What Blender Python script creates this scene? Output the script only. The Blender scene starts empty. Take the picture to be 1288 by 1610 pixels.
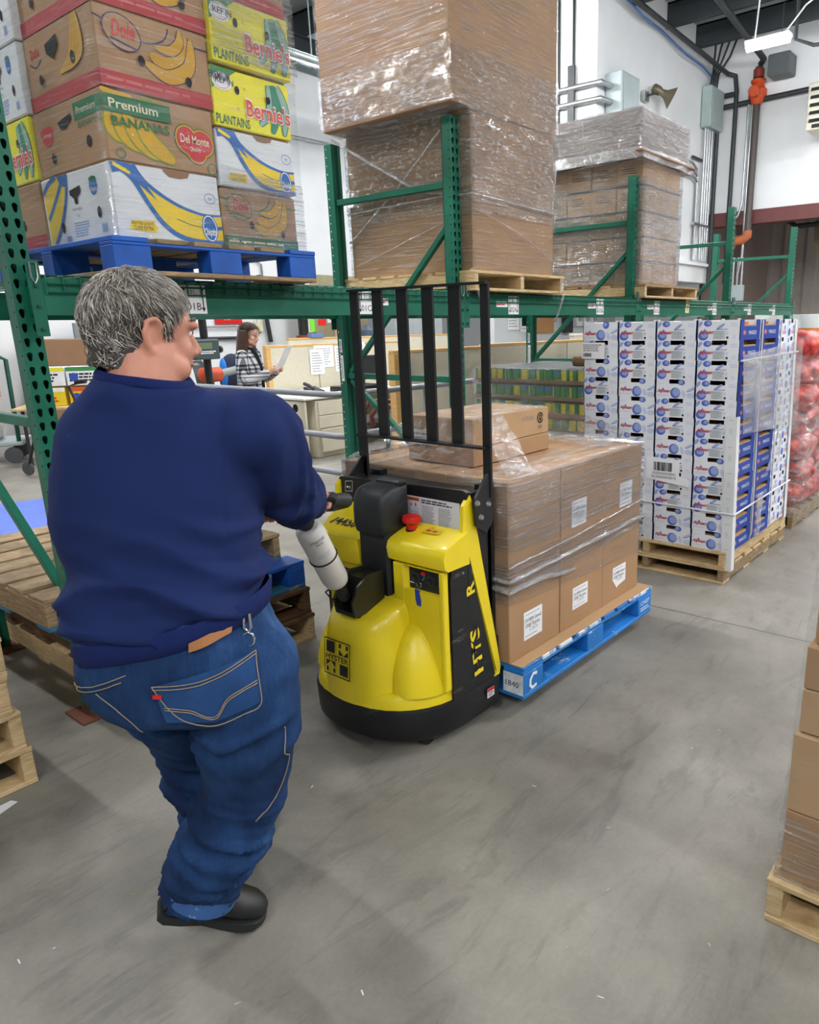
import bpy, bmesh, math, random
from mathutils import Vector, Matrix, noise as mnoise
random.seed(7)
S = bpy.context.scene
COL = S.collection
PI = math.pi
# ---------------------------------------------------------------- camera
FPX, YAW, PITCH, ROLL, PX, PY = 1134.9, 52.04, 15.37, -1.02, 771.0, 824.0
cy, sy = math.cos(math.radians(YAW)), math.sin(math.radians(YAW))
cp, sp = math.cos(math.radians(PITCH)), math.sin(math.radians(PITCH))
fwd = Vector((sy * cp, cy * cp, -sp)); rgt = Vector((cy, -sy, 0)); upv = rgt.cross(fwd)
cr, sr = math.cos(math.radians(ROLL)), math.sin(math.radians(ROLL))
rgt2 = rgt * cr + upv * sr; upv2 = upv * cr - rgt * sr
cam = bpy.data.cameras.new('camera'); camo = bpy.data.objects.new('camera', cam); COL.objects.link(camo)
m3 = Matrix((rgt2, upv2, -fwd)).transposed()
camo.matrix_world = Matrix.Translation((0, 0, 1.545)) @ m3.to_4x4()
cam.sensor_width = 36; cam.sensor_fit = 'AUTO'; cam.lens = FPX / 1610 * 36
cam.shift_x = (644 - PX) / 1610; cam.shift_y = (PY - 805) / 1610
cam.clip_end = 200
S.camera = camo
# ---------------------------------------------------------------- world, exposure
w = bpy.data.worlds.new('world'); S.world = w; w.use_nodes = True
w.node_tree.nodes['Background'].inputs[0].default_value = (0.93, 0.96, 1, 1)
w.node_tree.nodes['Background'].inputs[1].default_value = 0.16
S.view_settings.view_transform = 'Standard'; S.view_settings.look = 'None'
S.view_settings.gamma = 1; S.view_settings.use_curve_mapping = False
S.view_settings.exposure = 0.45
LAMP = 205.0            # strength of every ceiling tube

# ---------------------------------------------------------------- materials
def srgb(h):
    if isinstance(h, str):
        h = [int(h[i:i + 2], 16) / 255 for i in (0, 2, 4)]
        return tuple(c / 12.92 if c <= .04045 else ((c + .055) / 1.055) ** 2.4 for c in h)
    return h
class NT:
    def __init__(s, name):
        s.m = bpy.data.materials.new(name); s.m.use_nodes = True
        s.t = s.m.node_tree; s.n = s.t.nodes; s.n.clear(); s.out = s.new('ShaderNodeOutputMaterial')
    def new(s, typ, **kw):
        n = s.n.new(typ)
        for k, v in kw.items():
            if k.startswith('i_'):
                key = k[2:]; n.inputs[int(key) if key.isdigit() else key.replace('_', ' ')].default_value = v
            else: setattr(n, k, v)
        return n
    def ln(s, a, b): s.t.links.new(a, b)
    def coord(s, scale=(1, 1, 1), rnd=True):
        tc = s.new('ShaderNodeTexCoord'); mp = s.new('ShaderNodeMapping'); mp.inputs['Scale'].default_value = scale
        if rnd:
            oi = s.new('ShaderNodeObjectInfo'); mu = s.new('ShaderNodeVectorMath', operation='SCALE'); mu.inputs['Scale'].default_value = 17.3
            cx = s.new('ShaderNodeCombineXYZ'); s.ln(oi.outputs['Random'], cx.inputs[0]); s.ln(oi.outputs['Random'], cx.inputs[2])
            s.ln(cx.outputs[0], mu.inputs[0]); ad = s.new('ShaderNodeVectorMath', operation='ADD')
            s.ln(tc.outputs['Object'], ad.inputs[0]); s.ln(mu.outputs[0], ad.inputs[1]); s.ln(ad.outputs[0], mp.inputs[0])
        else: s.ln(tc.outputs['Object'], mp.inputs[0])
        return mp.outputs[0]
    def noise(s, vec, scale, detail=4, rough=.6, dist=0):
        n = s.new('ShaderNodeTexNoise'); n.inputs['Scale'].default_value = scale; n.inputs['Detail'].default_value = detail
        n.inputs['Roughness'].default_value = rough; n.inputs['Distortion'].default_value = dist
        s.ln(vec, n.inputs['Vector']); return n.outputs[0]
    def ramp(s, fac, stops):
        r = s.new('ShaderNodeValToRGB'); el = r.color_ramp.elements
        while len(el) < len(stops): el.new(.5)
        for e, (p, c) in zip(el, stops):
            e.position = p; e.color = (*srgb(c), 1) if not isinstance(c, (int, float)) else (c, c, c, 1)
        s.ln(fac, r.inputs[0]); return r.outputs[0]
    def mix(s, fac, a, b):
        x = s.new('ShaderNodeMix', data_type='RGBA')
        for i, v in ((0, fac), (6, a), (7, b)):
            if isinstance(v, (int, float)): x.inputs[i].default_value = v
            elif isinstance(v, (tuple, str)): x.inputs[i].default_value = (*srgb(v), 1)
            else: s.ln(v, x.inputs[i])
        return x.outputs[2]
def scale_col(c, k): return tuple(min(1, x * k) for x in c)
MATS = {}
def pm(name, col, rough=.5, metal=0., var=.06, scale=6., stretch=(1, 1, 1), bump=0., bscale=60., col2=None, at=(.35, .65), spec=.5, coat=0.):
    """procedural painted / paper / metal material: base colour with noise variation and an optional fine bump"""
    if name in MATS: return MATS[name]
    t = NT(name); c = srgb(col); p = t.new('ShaderNodeBsdfPrincipled'); t.ln(p.outputs[0], t.out.inputs[0])
    p.inputs['Roughness'].default_value = rough; p.inputs['Metallic'].default_value = metal
    p.inputs['Specular IOR Level'].default_value = spec; p.inputs['Coat Weight'].default_value = coat
    v = t.coord(stretch); n = t.noise(v, scale)
    t.ln(t.ramp(n, [(at[0], scale_col(c, 1 - var)), (at[1], srgb(col2) if col2 else scale_col(c, 1 + var))]), p.inputs['Base Color'])
    if bump:
        n2 = t.noise(v, bscale, 3); b = t.new('ShaderNodeBump'); b.inputs['Strength'].default_value = bump; b.inputs['Distance'].default_value = .01
        t.ln(n2, b.inputs['Height']); t.ln(b.outputs[0], p.inputs['Normal'])
    MATS[name] = t.m; return t.m
def em(name, col, k):
    if name in MATS: return MATS[name]
    t = NT(name); e = t.new('ShaderNodeEmission'); e.inputs[0].default_value = (*srgb(col), 1); e.inputs[1].default_value = k
    t.ln(e.outputs[0], t.out.inputs[0]); MATS[name] = t.m; return t.m
def wood(name, a, b, c, rough=.75):
    if name in MATS: return MATS[name]
    t = NT(name); p = t.new('ShaderNodeBsdfPrincipled'); t.ln(p.outputs[0], t.out.inputs[0]); p.inputs['Roughness'].default_value = rough
    p.inputs['Specular IOR Level'].default_value = .25
    v = t.coord((1, 1, 1)); v2 = t.coord((2.2, 2.2, 14)); n1 = t.noise(v, 2.2, 3); n2 = t.noise(v2, 6, 5, .65, .6)
    base = t.ramp(n2, [(.3, a), (.55, b), (.75, c)]); dark = t.ramp(n1, [(.3, .62), (.62, 1.0)])
    mx = t.new('ShaderNodeMix', data_type='RGBA', blend_type='MULTIPLY'); mx.inputs[0].default_value = .7
    t.ln(base, mx.inputs[6]); t.ln(dark, mx.inputs[7]); t.ln(mx.outputs[2], p.inputs['Base Color'])
    bp = t.new('ShaderNodeBump'); bp.inputs['Strength'].default_value = .25; bp.inputs['Distance'].default_value = .004
    t.ln(n2, bp.inputs['Height']); t.ln(bp.outputs[0], p.inputs['Normal']); MATS[name] = t.m; return t.m
def worn(name, paint, under, lo=.52, hi=.6, scale=7., rough=.55, stretch=(1, 1, 1), metal=0):
    """paint worn through to another colour in patches"""
    if name in MATS: return MATS[name]
    t = NT(name); p = t.new('ShaderNodeBsdfPrincipled'); t.ln(p.outputs[0], t.out.inputs[0]); p.inputs['Roughness'].default_value = rough
    v = t.coord(stretch); n = t.noise(v, scale, 6, .7); n3 = t.noise(v, scale * .35, 2)
    pc = t.ramp(n3, [(.3, scale_col(srgb(paint), .8)), (.7, scale_col(srgb(paint), 1.15))])
    f = t.ramp(n, [(lo, 0.), (hi, 1.)]); t.ln(t.mix(f, pc, under), p.inputs['Base Color']); MATS[name] = t.m; return t.m
def film(name, haze=.012, gloss=.13, stretch=(1.6, 1.6, 55), scale=2.6, bump=1., streak=.34, rough=.10):
    """clear stretch film: mostly see-through, glossy, with wrinkle highlights painted as whitish streaks"""
    if name in MATS: return MATS[name]
    t = NT(name); v = t.coord(stretch); n = t.noise(v, scale, 5, .6, .35)
    big = t.noise(t.coord((1, 1, 1)), 2.6, 2)
    tr = t.new('ShaderNodeBsdfTransparent'); tr.inputs[0].default_value = (.96, .97, .98, 1)
    di = t.new('ShaderNodeBsdfDiffuse'); di.inputs[0].default_value = (.86, .88, .93, 1)
    gl = t.new('ShaderNodeBsdfGlossy'); gl.inputs[0].default_value = (1, 1, 1, 1); gl.inputs['Roughness'].default_value = rough
    b = t.new('ShaderNodeBump'); b.inputs['Strength'].default_value = bump; b.inputs['Distance'].default_value = .06
    t.ln(n, b.inputs['Height']); t.ln(b.outputs[0], gl.inputs['Normal']); t.ln(b.outputs[0], di.inputs['Normal'])
    st = t.ramp(n, [(.5, haze), (.64, streak)]); bg = t.ramp(big, [(.4, .45), (.62, 1.3)])  # streak paints the wrinkles' white glints as diffuse colour
    mu = t.new('ShaderNodeMath', operation='MULTIPLY'); t.ln(st, mu.inputs[0]); t.ln(bg, mu.inputs[1])
    m1 = t.new('ShaderNodeMixShader'); t.ln(mu.outputs[0], m1.inputs[0]); t.ln(tr.outputs[0], m1.inputs[1]); t.ln(di.outputs[0], m1.inputs[2])
    g1 = t.new('ShaderNodeMath', operation='MULTIPLY_ADD'); t.ln(mu.outputs[0], g1.inputs[0]); g1.inputs[1].default_value = .9; g1.inputs[2].default_value = gloss * .75; g2 = t.new('ShaderNodeMath', operation='MULTIPLY'); t.ln(g1.outputs[0], g2.inputs[0]); g2.inputs[1].default_value = 1.
    m2 = t.new('ShaderNodeMixShader'); t.ln(g2.outputs[0], m2.inputs[0]); t.ln(m1.outputs[0], m2.inputs[1]); t.ln(gl.outputs[0], m2.inputs[2])
    t.ln(m2.outputs[0], t.out.inputs[0]); MATS[name] = t.m; return t.m

WHITE = pm('white_print', 'F2F3F5', .5, var=.02); BLACK = pm('black_print', '141416', .55, var=.1)
GREYP = pm('grey_print', '8A8F98', .6, var=.05); HOLE_SHADE = pm('painted_hole_shade', '0B0A0A', .9, var=.1)  # matte near-black painted flat for the shade inside openings
KRAFT = pm('kraft_cardboard', 'AC8967', .78, var=.05, scale=3, bump=.05, bscale=140, spec=.25)
KRAFT2 = pm('pale_cardboard', 'BA9974', .78, var=.05, scale=3, bump=.05, bscale=140, spec=.25)
KRAFTD = pm('brown_cardboard', '96755A', .8, var=.06, scale=3, bump=.05, bscale=140, spec=.25)
TAPE = pm('packing_tape', 'B79C78', .3, var=.04, spec=.5)
GREEN = pm('green_rack_paint', '126650', .42, var=.14, scale=4, bump=.03, bscale=50, spec=.4)
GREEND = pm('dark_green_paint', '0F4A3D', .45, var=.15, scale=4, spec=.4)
RUST = worn('rusted_steel', '6B3D2B', '3F6A5C', .6, .68, 6, .8)
STEEL = pm('zinc_steel', 'A9ADB0', .35, .85, var=.1); DSTEEL = pm('dark_pipe_steel', '33383B', .5, .2, var=.15)
GREYPAINT = pm('grey_box_paint', 'A3B0B3', .45, var=.04); RAILGREY = pm('rail_grey_paint', '8F9399', .4, var=.06)
W_NEW = wood('pale_pine', 'B99A6C', 'D8BE92', 'E6D2AC'); W_OLD = wood('weathered_pine', '7C6850', 'A38C6C', 'BCA684')
W_DK = wood('dark_old_wood', '4E3826', '6E5238', '87694A')
BLUEP = worn('worn_blue_paint', '1A5FA8', '7F8C98', .6, .7, 5, .6, (1, 1, 3)); BLUECLEAN = pm('bright_blue_paint', '0E56B4', .55, var=.22, scale=4)
TEALP = worn('faded_teal_paint', '2F6E8E', 'A9B2A6', .55, .68, 5, .7, (1, 1, 3))
BLUEW = worn('blue_paint_worn_white', '1E79C8', 'E4E9EC', .42, .52, 9, .6); BLUE2 = worn('blue_paint_scuffed', '1F7ACB', 'C9DCE8', .6, .68, 9, .55)
YEL = pm('machine_yellow', 'ECD51E', .38, var=.05, scale=3, spec=.5, coat=.15); BLK = pm('machine_black', '15171A', .42, var=.2, scale=9, bump=.06, bscale=70)
BLKP = pm('black_plastic', '1D2125', .5, var=.1, bump=.12, bscale=260); SCUFF = worn('scuffed_black_steel', '14171A', '6A6560', .6, .72, 5, .45, (1, 1, 5))
RED = pm('signal_red', 'D0201C', .35, var=.05); CHROME = pm('bright_chrome', 'C9CCD0', .2, 1., var=.03)
RUBBER = pm('black_rubber', '17181A', .7, var=.1); BEIGE = pm('office_beige', 'D9D3BF', .5, var=.03); BEIGEF = pm('panel_fabric', 'CDC7B4', .9, var=.04, scale=30, bump=.1, bscale=300)
OAK = pm('oak_trim', 'D2A868', .5, var=.08, stretch=(1, 1, 8)); PAPER = pm('white_paper', 'EEF0F5', .8, var=.02)
FILM = film('stretch_film'); FILMV = film('stretch_film_steep', stretch=(9, 9, 22), streak=.3, gloss=.2, bump=.9); ROPE = film('twisted_film', haze=.3, gloss=.3, stretch=(8, 8, 8), streak=.75)

# ---------------------------------------------------------------- mesh builder
class MB:
    def __init__(s): s.v = []; s.f = []; s.m = []; s.mats = []; s.X = None
    def mi(s, mat):
        if mat not in s.mats: s.mats.append(mat)
        return s.mats.index(mat)
    def add(s, vs, fs, mat):
        o = len(s.v); X = s.X
        s.v += [tuple(X @ Vector(p)) if X is not None else tuple(p) for p in vs]
        k = s.mi(mat)
        for f in fs: s.f.append(tuple(i + o for i in f)); s.m.append(k)
        return s
    def box(s, x0, y0, z0, x1, y1, z1, mat, b=0.):
        """box, chamfered by b"""
        if b <= 0:
            vs = [(x, y, z) for z in (z0, z1) for y in (y0, y1) for x in (x0, x1)]
            return s.add(vs, [(0, 2, 3, 1), (4, 5, 7, 6), (0, 1, 5, 4), (2, 6, 7, 3), (0, 4, 6, 2), (1, 3, 7, 5)], mat)
        lo = (x0, y0, z0); hi = (x1, y1, z1); vs = []; idx = {}
        for cx in (0, 1):
            for cyy in (0, 1):
                for cz in (0, 1):
                    c = (cx, cyy, cz)
                    for ax in range(3):
                        p = []
                        for k in range(3):
                            e = hi[k] if c[k] else lo[k]
                            p.append(e if k == ax else e + (-b if c[k] else b))
                        idx[c, ax] = len(vs); vs.append(p)
        fs = []
        for ax in range(3):
            o1, o2 = (ax + 1) % 3, (ax + 2) % 3
            for sd in (0, 1):
                q = []
                for a_, b_ in ((0, 0), (1, 0), (1, 1), (0, 1)):
                    c = [0, 0, 0]; c[ax] = sd; c[o1] = a_; c[o2] = b_; q.append(idx[tuple(c), ax])
                fs.append(tuple(q) if sd else tuple(reversed(q)))
            for a_ in (0, 1):
                for b_ in (0, 1):
                    c0 = [0, 0, 0]; c1 = [0, 0, 0]; c0[o1] = c1[o1] = a_; c0[o2] = c1[o2] = b_; c1[ax] = 1
                    q = (idx[tuple(c0), o1], idx[tuple(c1), o1], idx[tuple(c1), o2], idx[tuple(c0), o2])
                    fs.append(q if a_ == b_ else tuple(reversed(q)))
        for cx in (0, 1):
            for cyy in (0, 1):
                for cz in (0, 1):
                    c = (cx, cyy, cz); q = (idx[c, 0], idx[c, 1], idx[c, 2])
                    fs.append(q if (cx + cyy + cz) % 2 else tuple(reversed(q)))
        return s.add(vs, fs, mat)
    def prism(s, poly, axis, a, b, mat):
        """polygon in the two other axes (in xyz order) extruded from a to b along axis"""
        n = len(poly); mk = lambda p, t: {0: (t, p[0], p[1]), 1: (p[0], t, p[1]), 2: (p[0], p[1], t)}[axis]
        vs = [mk(p, a) for p in poly] + [mk(p, b) for p in poly]
        return s.add(vs, [tuple(range(n - 1, -1, -1)), tuple(range(n, 2 * n))] + [(i, (i + 1) % n, n + (i + 1) % n, n + i) for i in range(n)], mat)
    def loft(s, rings, mat, cap=True, closed=True):
        n = len(rings[0]); vs = [p for r in rings for p in r]; fs = []
        for k in range(len(rings) - 1):
            for i in range(n if closed else n - 1):
                j = (i + 1) % n; fs.append((k * n + i, k * n + j, (k + 1) * n + j, (k + 1) * n + i))
        if cap: fs += [tuple(range(n - 1, -1, -1)), tuple(range((len(rings) - 1) * n, len(rings) * n))]
        return s.add(vs, fs, mat)
    def tube(s, pts, r, mat, n=8, cap=True, closed=False, sq=1.):
        pts = [Vector(p) for p in pts]; rs = r if isinstance(r, (list, tuple)) else [r] * len(pts); rings = []; up = None; N = len(pts)
        for i, p in enumerate(pts):
            if closed: d = pts[(i + 1) % N] - pts[i - 1]
            else: d = pts[min(i + 1, N - 1)] - pts[max(i - 1, 0)]
            d = d.normalized() if d.length > 1e-9 else Vector((0, 0, 1))
            if up is None:
                up = Vector((0, 0, 1)) if abs(d.z) < .9 else Vector((1, 0, 0))
            x = d.cross(up)
            x = x.normalized() if x.length > 1e-6 else d.orthogonal().normalized()
            up = x.cross(d); up = up.normalized()
            rings.append([tuple(p + x * (math.cos(a) * rs[i]) + up * (math.sin(a) * rs[i] * sq)) for a in (2 * PI * k / n for k in range(n))])
        if closed: rings.append(rings[0]); cap = False
        return s.loft(rings, mat, cap)
    def cyl(s, a, b, r, mat, n=16): return s.tube([a, b], r, mat, n)
    def lathe(s, prof, c, mat, n=24, axis=2):
        """profile [(radius, height)] about a vertical (2) or horizontal axis through c"""
        rings = []
        for r, h in prof:
            ring = []
            for k in range(n):
                a = 2 * PI * k / n; u, v = math.cos(a) * max(r, 1e-4), math.sin(a) * max(r, 1e-4)
                q = {2: (u, v, h), 0: (h, u, v), 1: (v, h, u)}[axis]; ring.append((c[0] + q[0], c[1] + q[1], c[2] + q[2]))
            rings.append(ring)
        return s.loft(rings, mat)
    def ell(s, c, r, mat, n=16, m=10, R=None):
        rings = []
        for j in range(m + 1):
            t = PI * j / m; st = max(math.sin(t), 1e-3); ring = []
            for k in range(n):
                a = 2 * PI * k / n; p = Vector((r[0] * st * math.cos(a), r[1] * st * math.sin(a), -r[2] * math.cos(t)))
                if R is not None: p = R @ p
                ring.append((c[0] + p.x, c[1] + p.y, c[2] + p.z))
            rings.append(ring)
        return s.loft(rings, mat)
    # ---- flat printing on a face: F = (origin, u direction, v direction, outward normal)
    def P(s, F, u, v, lift): return tuple(Vector(F[0]) + Vector(F[1]) * u + Vector(F[2]) * v + Vector(F[3]) * lift)
    def poly(s, F, pts, mat, lift=.0012): return s.add([s.P(F, u, v, lift) for u, v in pts], [tuple(range(len(pts)))], mat)
    def rect(s, F, u0, v0, u1, v1, mat, lift=.0012): return s.poly(F, [(u0, v0), (u1, v0), (u1, v1), (u0, v1)], mat, lift)
    def oval(s, F, u, v, ru, rv, mat, lift=.0012, n=20, rot=0.):
        c, q = math.cos(rot), math.sin(rot)
        return s.poly(F, [(u + ru * math.cos(a) * c - rv * math.sin(a) * q, v + ru * math.cos(a) * q + rv * math.sin(a) * c) for a in (2 * PI * k / n for k in range(n))], mat, lift)
    def ring(s, F, u, v, ru, rv, t, mat, lift=.0012, n=24, rot=0.):
        c, q = math.cos(rot), math.sin(rot); vs = []
        for k in range(n):
            a = 2 * PI * k / n
            for rr in (1, 0):
                x, y = (ru - (0 if rr else t)) * math.cos(a), (rv - (0 if rr else t)) * math.sin(a)
                vs.append(s.P(F, u + x * c - y * q, v + x * q + y * c, lift))
        return s.add(vs, [(2 * k, 2 * ((k + 1) % n), 2 * ((k + 1) % n) + 1, 2 * k + 1) for k in range(n)], mat)
    def stroke(s, F, pts, wd, mat, lift=.0012):
        """poly-line of width wd (number or list)"""
        n = len(pts); ws = wd if isinstance(wd, (list, tuple)) else [wd] * n; vs = []
        for i, (u, v) in enumerate(pts):
            a = pts[max(i - 1, 0)]; b = pts[min(i + 1, n - 1)]; dx, dy = b[0] - a[0], b[1] - a[1]; l = math.hypot(dx, dy) or 1
            nx, ny = -dy / l * ws[i] / 2, dx / l * ws[i] / 2
            vs += [s.P(F, u + nx, v + ny, lift), s.P(F, u - nx, v - ny, lift)]
        return s.add(vs, [(2 * i, 2 * i + 1, 2 * i + 3, 2 * i + 2) for i in range(n - 1)], mat)
    def text(s, F, string, u, v, size, mat, lift=.0016, wide=None, shear=0., bold=0., align='L'):
        vs, fs = text_mesh(string, shear, bold)
        xs = [p[0] for p in vs]; x0, x1 = min(xs), max(xs); k = size / .7; kx = k if wide is None else wide / (x1 - x0)
        du = u - x0 * kx - (0 if align == 'L' else (x1 - x0) * kx / 2)
        return s.add([s.P(F, du + p[0] * kx, v + p[1] * k, lift) for p in vs], fs, mat)
    def lines(s, F, u0, v0, u1, v1, n, mat, seed=1, fill=.42, lift=.0014):
        """rows of word-like dashes for print too small to read"""
        rr = random.Random(seed); hh = (v1 - v0) / n
        for i in range(n):
            u = u0; vb = v1 - (i + .75) * hh
            end = u1 - rr.random() * (u1 - u0) * .3
            while u < end:
                l = (u1 - u0) * (.06 + rr.random() * .12); s.rect(F, u, vb, min(u + l, end), vb + hh * fill, mat, lift); u += l + (u1 - u0) * .025
    def barcode(s, F, u0, v0, u1, v1, mat, n=24, seed=3, lift=.0014):
        rr = random.Random(seed); u = u0; st = (u1 - u0) / n
        while u < u1 - st: l = st * (.3 + .6 * rr.random()); s.rect(F, u, v0, u + l, v1, mat, lift); u += st * (.8 + .5 * rr.random())
    def build(s, name, parent=None, smooth=38, loc=None, me=None):
        me = bpy.data.meshes.new(name); me.from_pydata(s.v, [], s.f); me.validate()
        for m in s.mats: me.materials.append(m)
        if len(me.polygons) == len(s.m): me.polygons.foreach_set('material_index', s.m)
        if smooth:
            me.polygons.foreach_set('use_smooth', [True] * len(me.polygons)); me.set_sharp_from_angle(angle=math.radians(smooth))
        me.update(); return link(name, me, parent, loc)
def link(name, me, parent=None, loc=None):
    o = bpy.data.objects.new(name, me); COL.objects.link(o)
    if parent is not None: o.parent = parent
    if loc is not None: o.location = loc
    return o
TXT = {}
def text_mesh(string, shear=0., bold=0.):
    key = (string, shear, bold)
    if key not in TXT:
        c = bpy.data.curves.new('t', 'FONT'); c.body = string; c.size = 1; c.shear = shear; c.offset = bold; c.resolution_u = 2; c.fill_mode = 'FRONT'
        o = bpy.data.objects.new('t', c); COL.objects.link(o); bpy.context.view_layer.update()
        me = bpy.data.meshes.new_from_object(o.evaluated_get(bpy.context.evaluated_depsgraph_get()))
        TXT[key] = ([tuple(v.co) for v in me.vertices], [tuple(p.vertices) for p in me.polygons])
        bpy.data.objects.remove(o); bpy.data.meshes.remove(me); bpy.data.curves.remove(c)
    return TXT[key]
def tag(o, label, cat, group=None):
    o['label'] = label; o['category'] = cat
    if group: o['group'] = group
    return o
def thing(name, label, cat, loc=(0, 0, 0), rz=0., group=None):
    o = bpy.data.objects.new(name, None); COL.objects.link(o); o.location = loc; o.rotation_euler = (0, 0, rz); o.empty_display_size = .1
    return tag(o, label, cat, group)
def dup(root, loc=None, rz=None, label=None, group=None):
    r = root.copy(); COL.objects.link(r)
    if loc is not None: r.location = loc
    if rz is not None: r.rotation_euler = (0, 0, rz)
    if label: r['label'] = label
    if group: r['group'] = group
    for ch in list(root.children):
        c = ch.copy(); COL.objects.link(c); c.parent = r
        for g in list(ch.children):
            d = g.copy(); COL.objects.link(d); d.parent = c
    return r
def struct(name, mb, smooth=38): o = mb.build(name, None, smooth); o['kind'] = 'structure'; return o
FX = lambda x, y0, z0: ((x, y0, z0), (0, -1, 0), (0, 0, 1), (-1, 0, 0))      # face looking towards -X, u runs to -Y (right as seen)
FY = lambda x0, y, z0: ((x0, y, z0), (1, 0, 0), (0, 0, 1), (0, -1, 0))       # face looking towards -Y, u runs to +X
FZ = lambda x0, y0, z: ((x0, y0, z), (1, 0, 0), (0, 1, 0), (0, 0, 1))        # face looking up

# ---------------------------------------------------------------- the hall
def floor_mat():
    t = NT('polished_concrete'); p = t.new('ShaderNodeBsdfPrincipled'); t.ln(p.outputs[0], t.out.inputs[0])
    v = t.coord((1, 1, 1), False); a = t.noise(v, .9, 6, .62, .4); b = t.noise(v, 3.2, 6, .7); c = t.noise(t.coord((1, 4, 1), False), 2.1, 5, .7, 1.2); d = t.noise(v, 70, 3, .7)
    base = t.ramp(a, [(.32, '79756E'), (.5, '8F8B83'), (.68, 'A29D93')])
    blotch = t.ramp(b, [(.35, .76), (.6, 1.0)]); scuff = t.ramp(c, [(.33, .6), (.47, 1.0)]); grain = t.ramp(d, [(.3, .93), (.7, 1.04)])
    cur = base
    for f, k in ((blotch, .8), (scuff, .55), (grain, 1.)):
        mx = t.new('ShaderNodeMix', data_type='RGBA', blend_type='MULTIPLY'); mx.inputs[0].default_value = k; t.ln(cur, mx.inputs[6]); t.ln(f, mx.inputs[7]); cur = mx.outputs[2]
    # saw-cut joint across the floor at x = 3.57
    tc = t.new('ShaderNodeTexCoord'); sx = t.new('ShaderNodeSeparateXYZ'); t.ln(tc.outputs['Object'], sx.inputs[0])
    wob = t.noise(v, 5, 3); m1 = t.new('ShaderNodeMath', operation='MULTIPLY_ADD'); t.ln(wob, m1.inputs[0]); m1.inputs[1].default_value = .03; t.ln(sx.outputs[0], m1.inputs[2])
    m2 = t.new('ShaderNodeMath', operation='SUBTRACT'); t.ln(m1.outputs[0], m2.inputs[0]); m2.inputs[1].default_value = 3.585
    m3 = t.new('ShaderNodeMath', operation='ABSOLUTE'); t.ln(m2.outputs[0], m3.inputs[0])
    j = t.ramp(m3.outputs[0], [(.004, .0), (.0065, 1.)]); cur = t.mix(j, '5E5C58', cur)
    t.ln(cur, p.inputs['Base Color']); t.ln(t.ramp(b, [(.3, .36), (.7, .56)]), p.inputs['Roughness']); p.inputs['Specular IOR Level'].default_value = .42
    bp = t.new('ShaderNodeBump'); bp.inputs['Strength'].default_value = .06; bp.inputs['Distance'].default_value = .01; t.ln(b, bp.inputs['Height']); t.ln(bp.outputs[0], p.inputs['Normal'])
    return t.m
WALLM = pm('white_wall_paint', 'E6E9EC', .6, var=.03, scale=1.2); WALLG = pm('grey_white_wall', 'C9CED2', .6, var=.04, scale=1.2)
struct('floor', MB().box(-9, -9, -.2, 26, 16, 0, floor_mat()))
struct('wall_back', MB().box(-9, 13, 0, 12.15, 13.2, 7.6, WALLM))
m = MB().box(12.15, 7, 2.43, 17.7, 13.2, 7.6, WALLM); struct('wall_mezzanine', m)
struct('wall_under_mezzanine', MB().box(12.3, 9.4, 0, 17.5, 9.6, 2.43, WALLG))
struct('trim_1', MB().box(12.1, 6.9, 2.79, 17.5, 6.998, 2.85, WALLM))
m = MB().box(17.5, -9, 3.95, 17.75, 7.0, 7.6, WALLM); struct('wall_dock', m)
struct('trim_2', MB().box(17.46, -9, 3.66, 17.8, 7.0, 3.95, pm('dark_red_lintel', '6A3B3A', .6)))
# the loading dock beyond the opening
m = MB(); DOCK = pm('beige_panel_wall', '8F8883', .65, var=.04)
for k in range(60): m.box(22.0 + (.03 if k % 2 else 0), 9.0 - k * .3 - .3, 0, 22.25, 9.0 - k * .3, 4.6, DOCK)
struct('wall_dock_far', m, 0)
struct('wall_dock_side', MB().box(17.75, 7.0, 0, 22.3, 7.2, 4.6, pm('dock_side_wall', '70625B', .7)))
struct('ceiling_dock', MB().box(17.75, -9, 4.55, 22.4, 7.2, 4.7, pm('dark_ceiling', '3C3B3A', .8)))
m = MB().box(21.93, 2.3, 0, 21.99, 4.5, 2.3, pm('white_door_paint', 'C8C4BE', .5)).box(21.9, 3.39, 0, 21.93, 3.41, 2.3, GREYP)
o = struct('door_1', m); MB().tube([(21.85, 3.55, 2.15), (21.84, 3.6, 1.7), (21.84, 3.9, 1.1), (21.86, 4.4, .8)], .012, DSTEEL, 6).build('door_chain', o)
# roof
DECK = pm('roof_deck', '9BA3A8', .6, var=.08, scale=1.5); JOIST = pm('joist_paint', '2C3337', .55, var=.1)
struct('ceiling', MB().box(-9, -9, 7.45, 26, 16, 7.6, DECK))
for k, x in enumerate([-4.5, -3, -1.5, 0, 1.5, 3, 4.5, 6, 7.5, 9, 10.5, 12, 13.4, 14.8, 16.2]):
    m = MB().box(x - .01, -9, 7.0, x + .01, 13, 7.45, JOIST).box(x - .08, -9, 7.0, x + .01, 13, 7.03, JOIST).box(x - .01, -9, 7.42, x + .08, 13, 7.45, JOIST)
    o = struct('trim_%d' % (k + 3), m); o.name = 'ceiling_joist'
for y in (12.7, -3.0):
    o = struct('trim_beam', MB().box(-9, y - .1, 6.55, 12.2, y - .085, 7.0, JOIST).box(-9, y - .2, 6.5, 12.2, y + .02, 6.55, JOIST).box(-9, y - .2, 6.97, 12.2, y + .02, 7.0, JOIST)); o.name = 'ceiling_beam'
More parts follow.
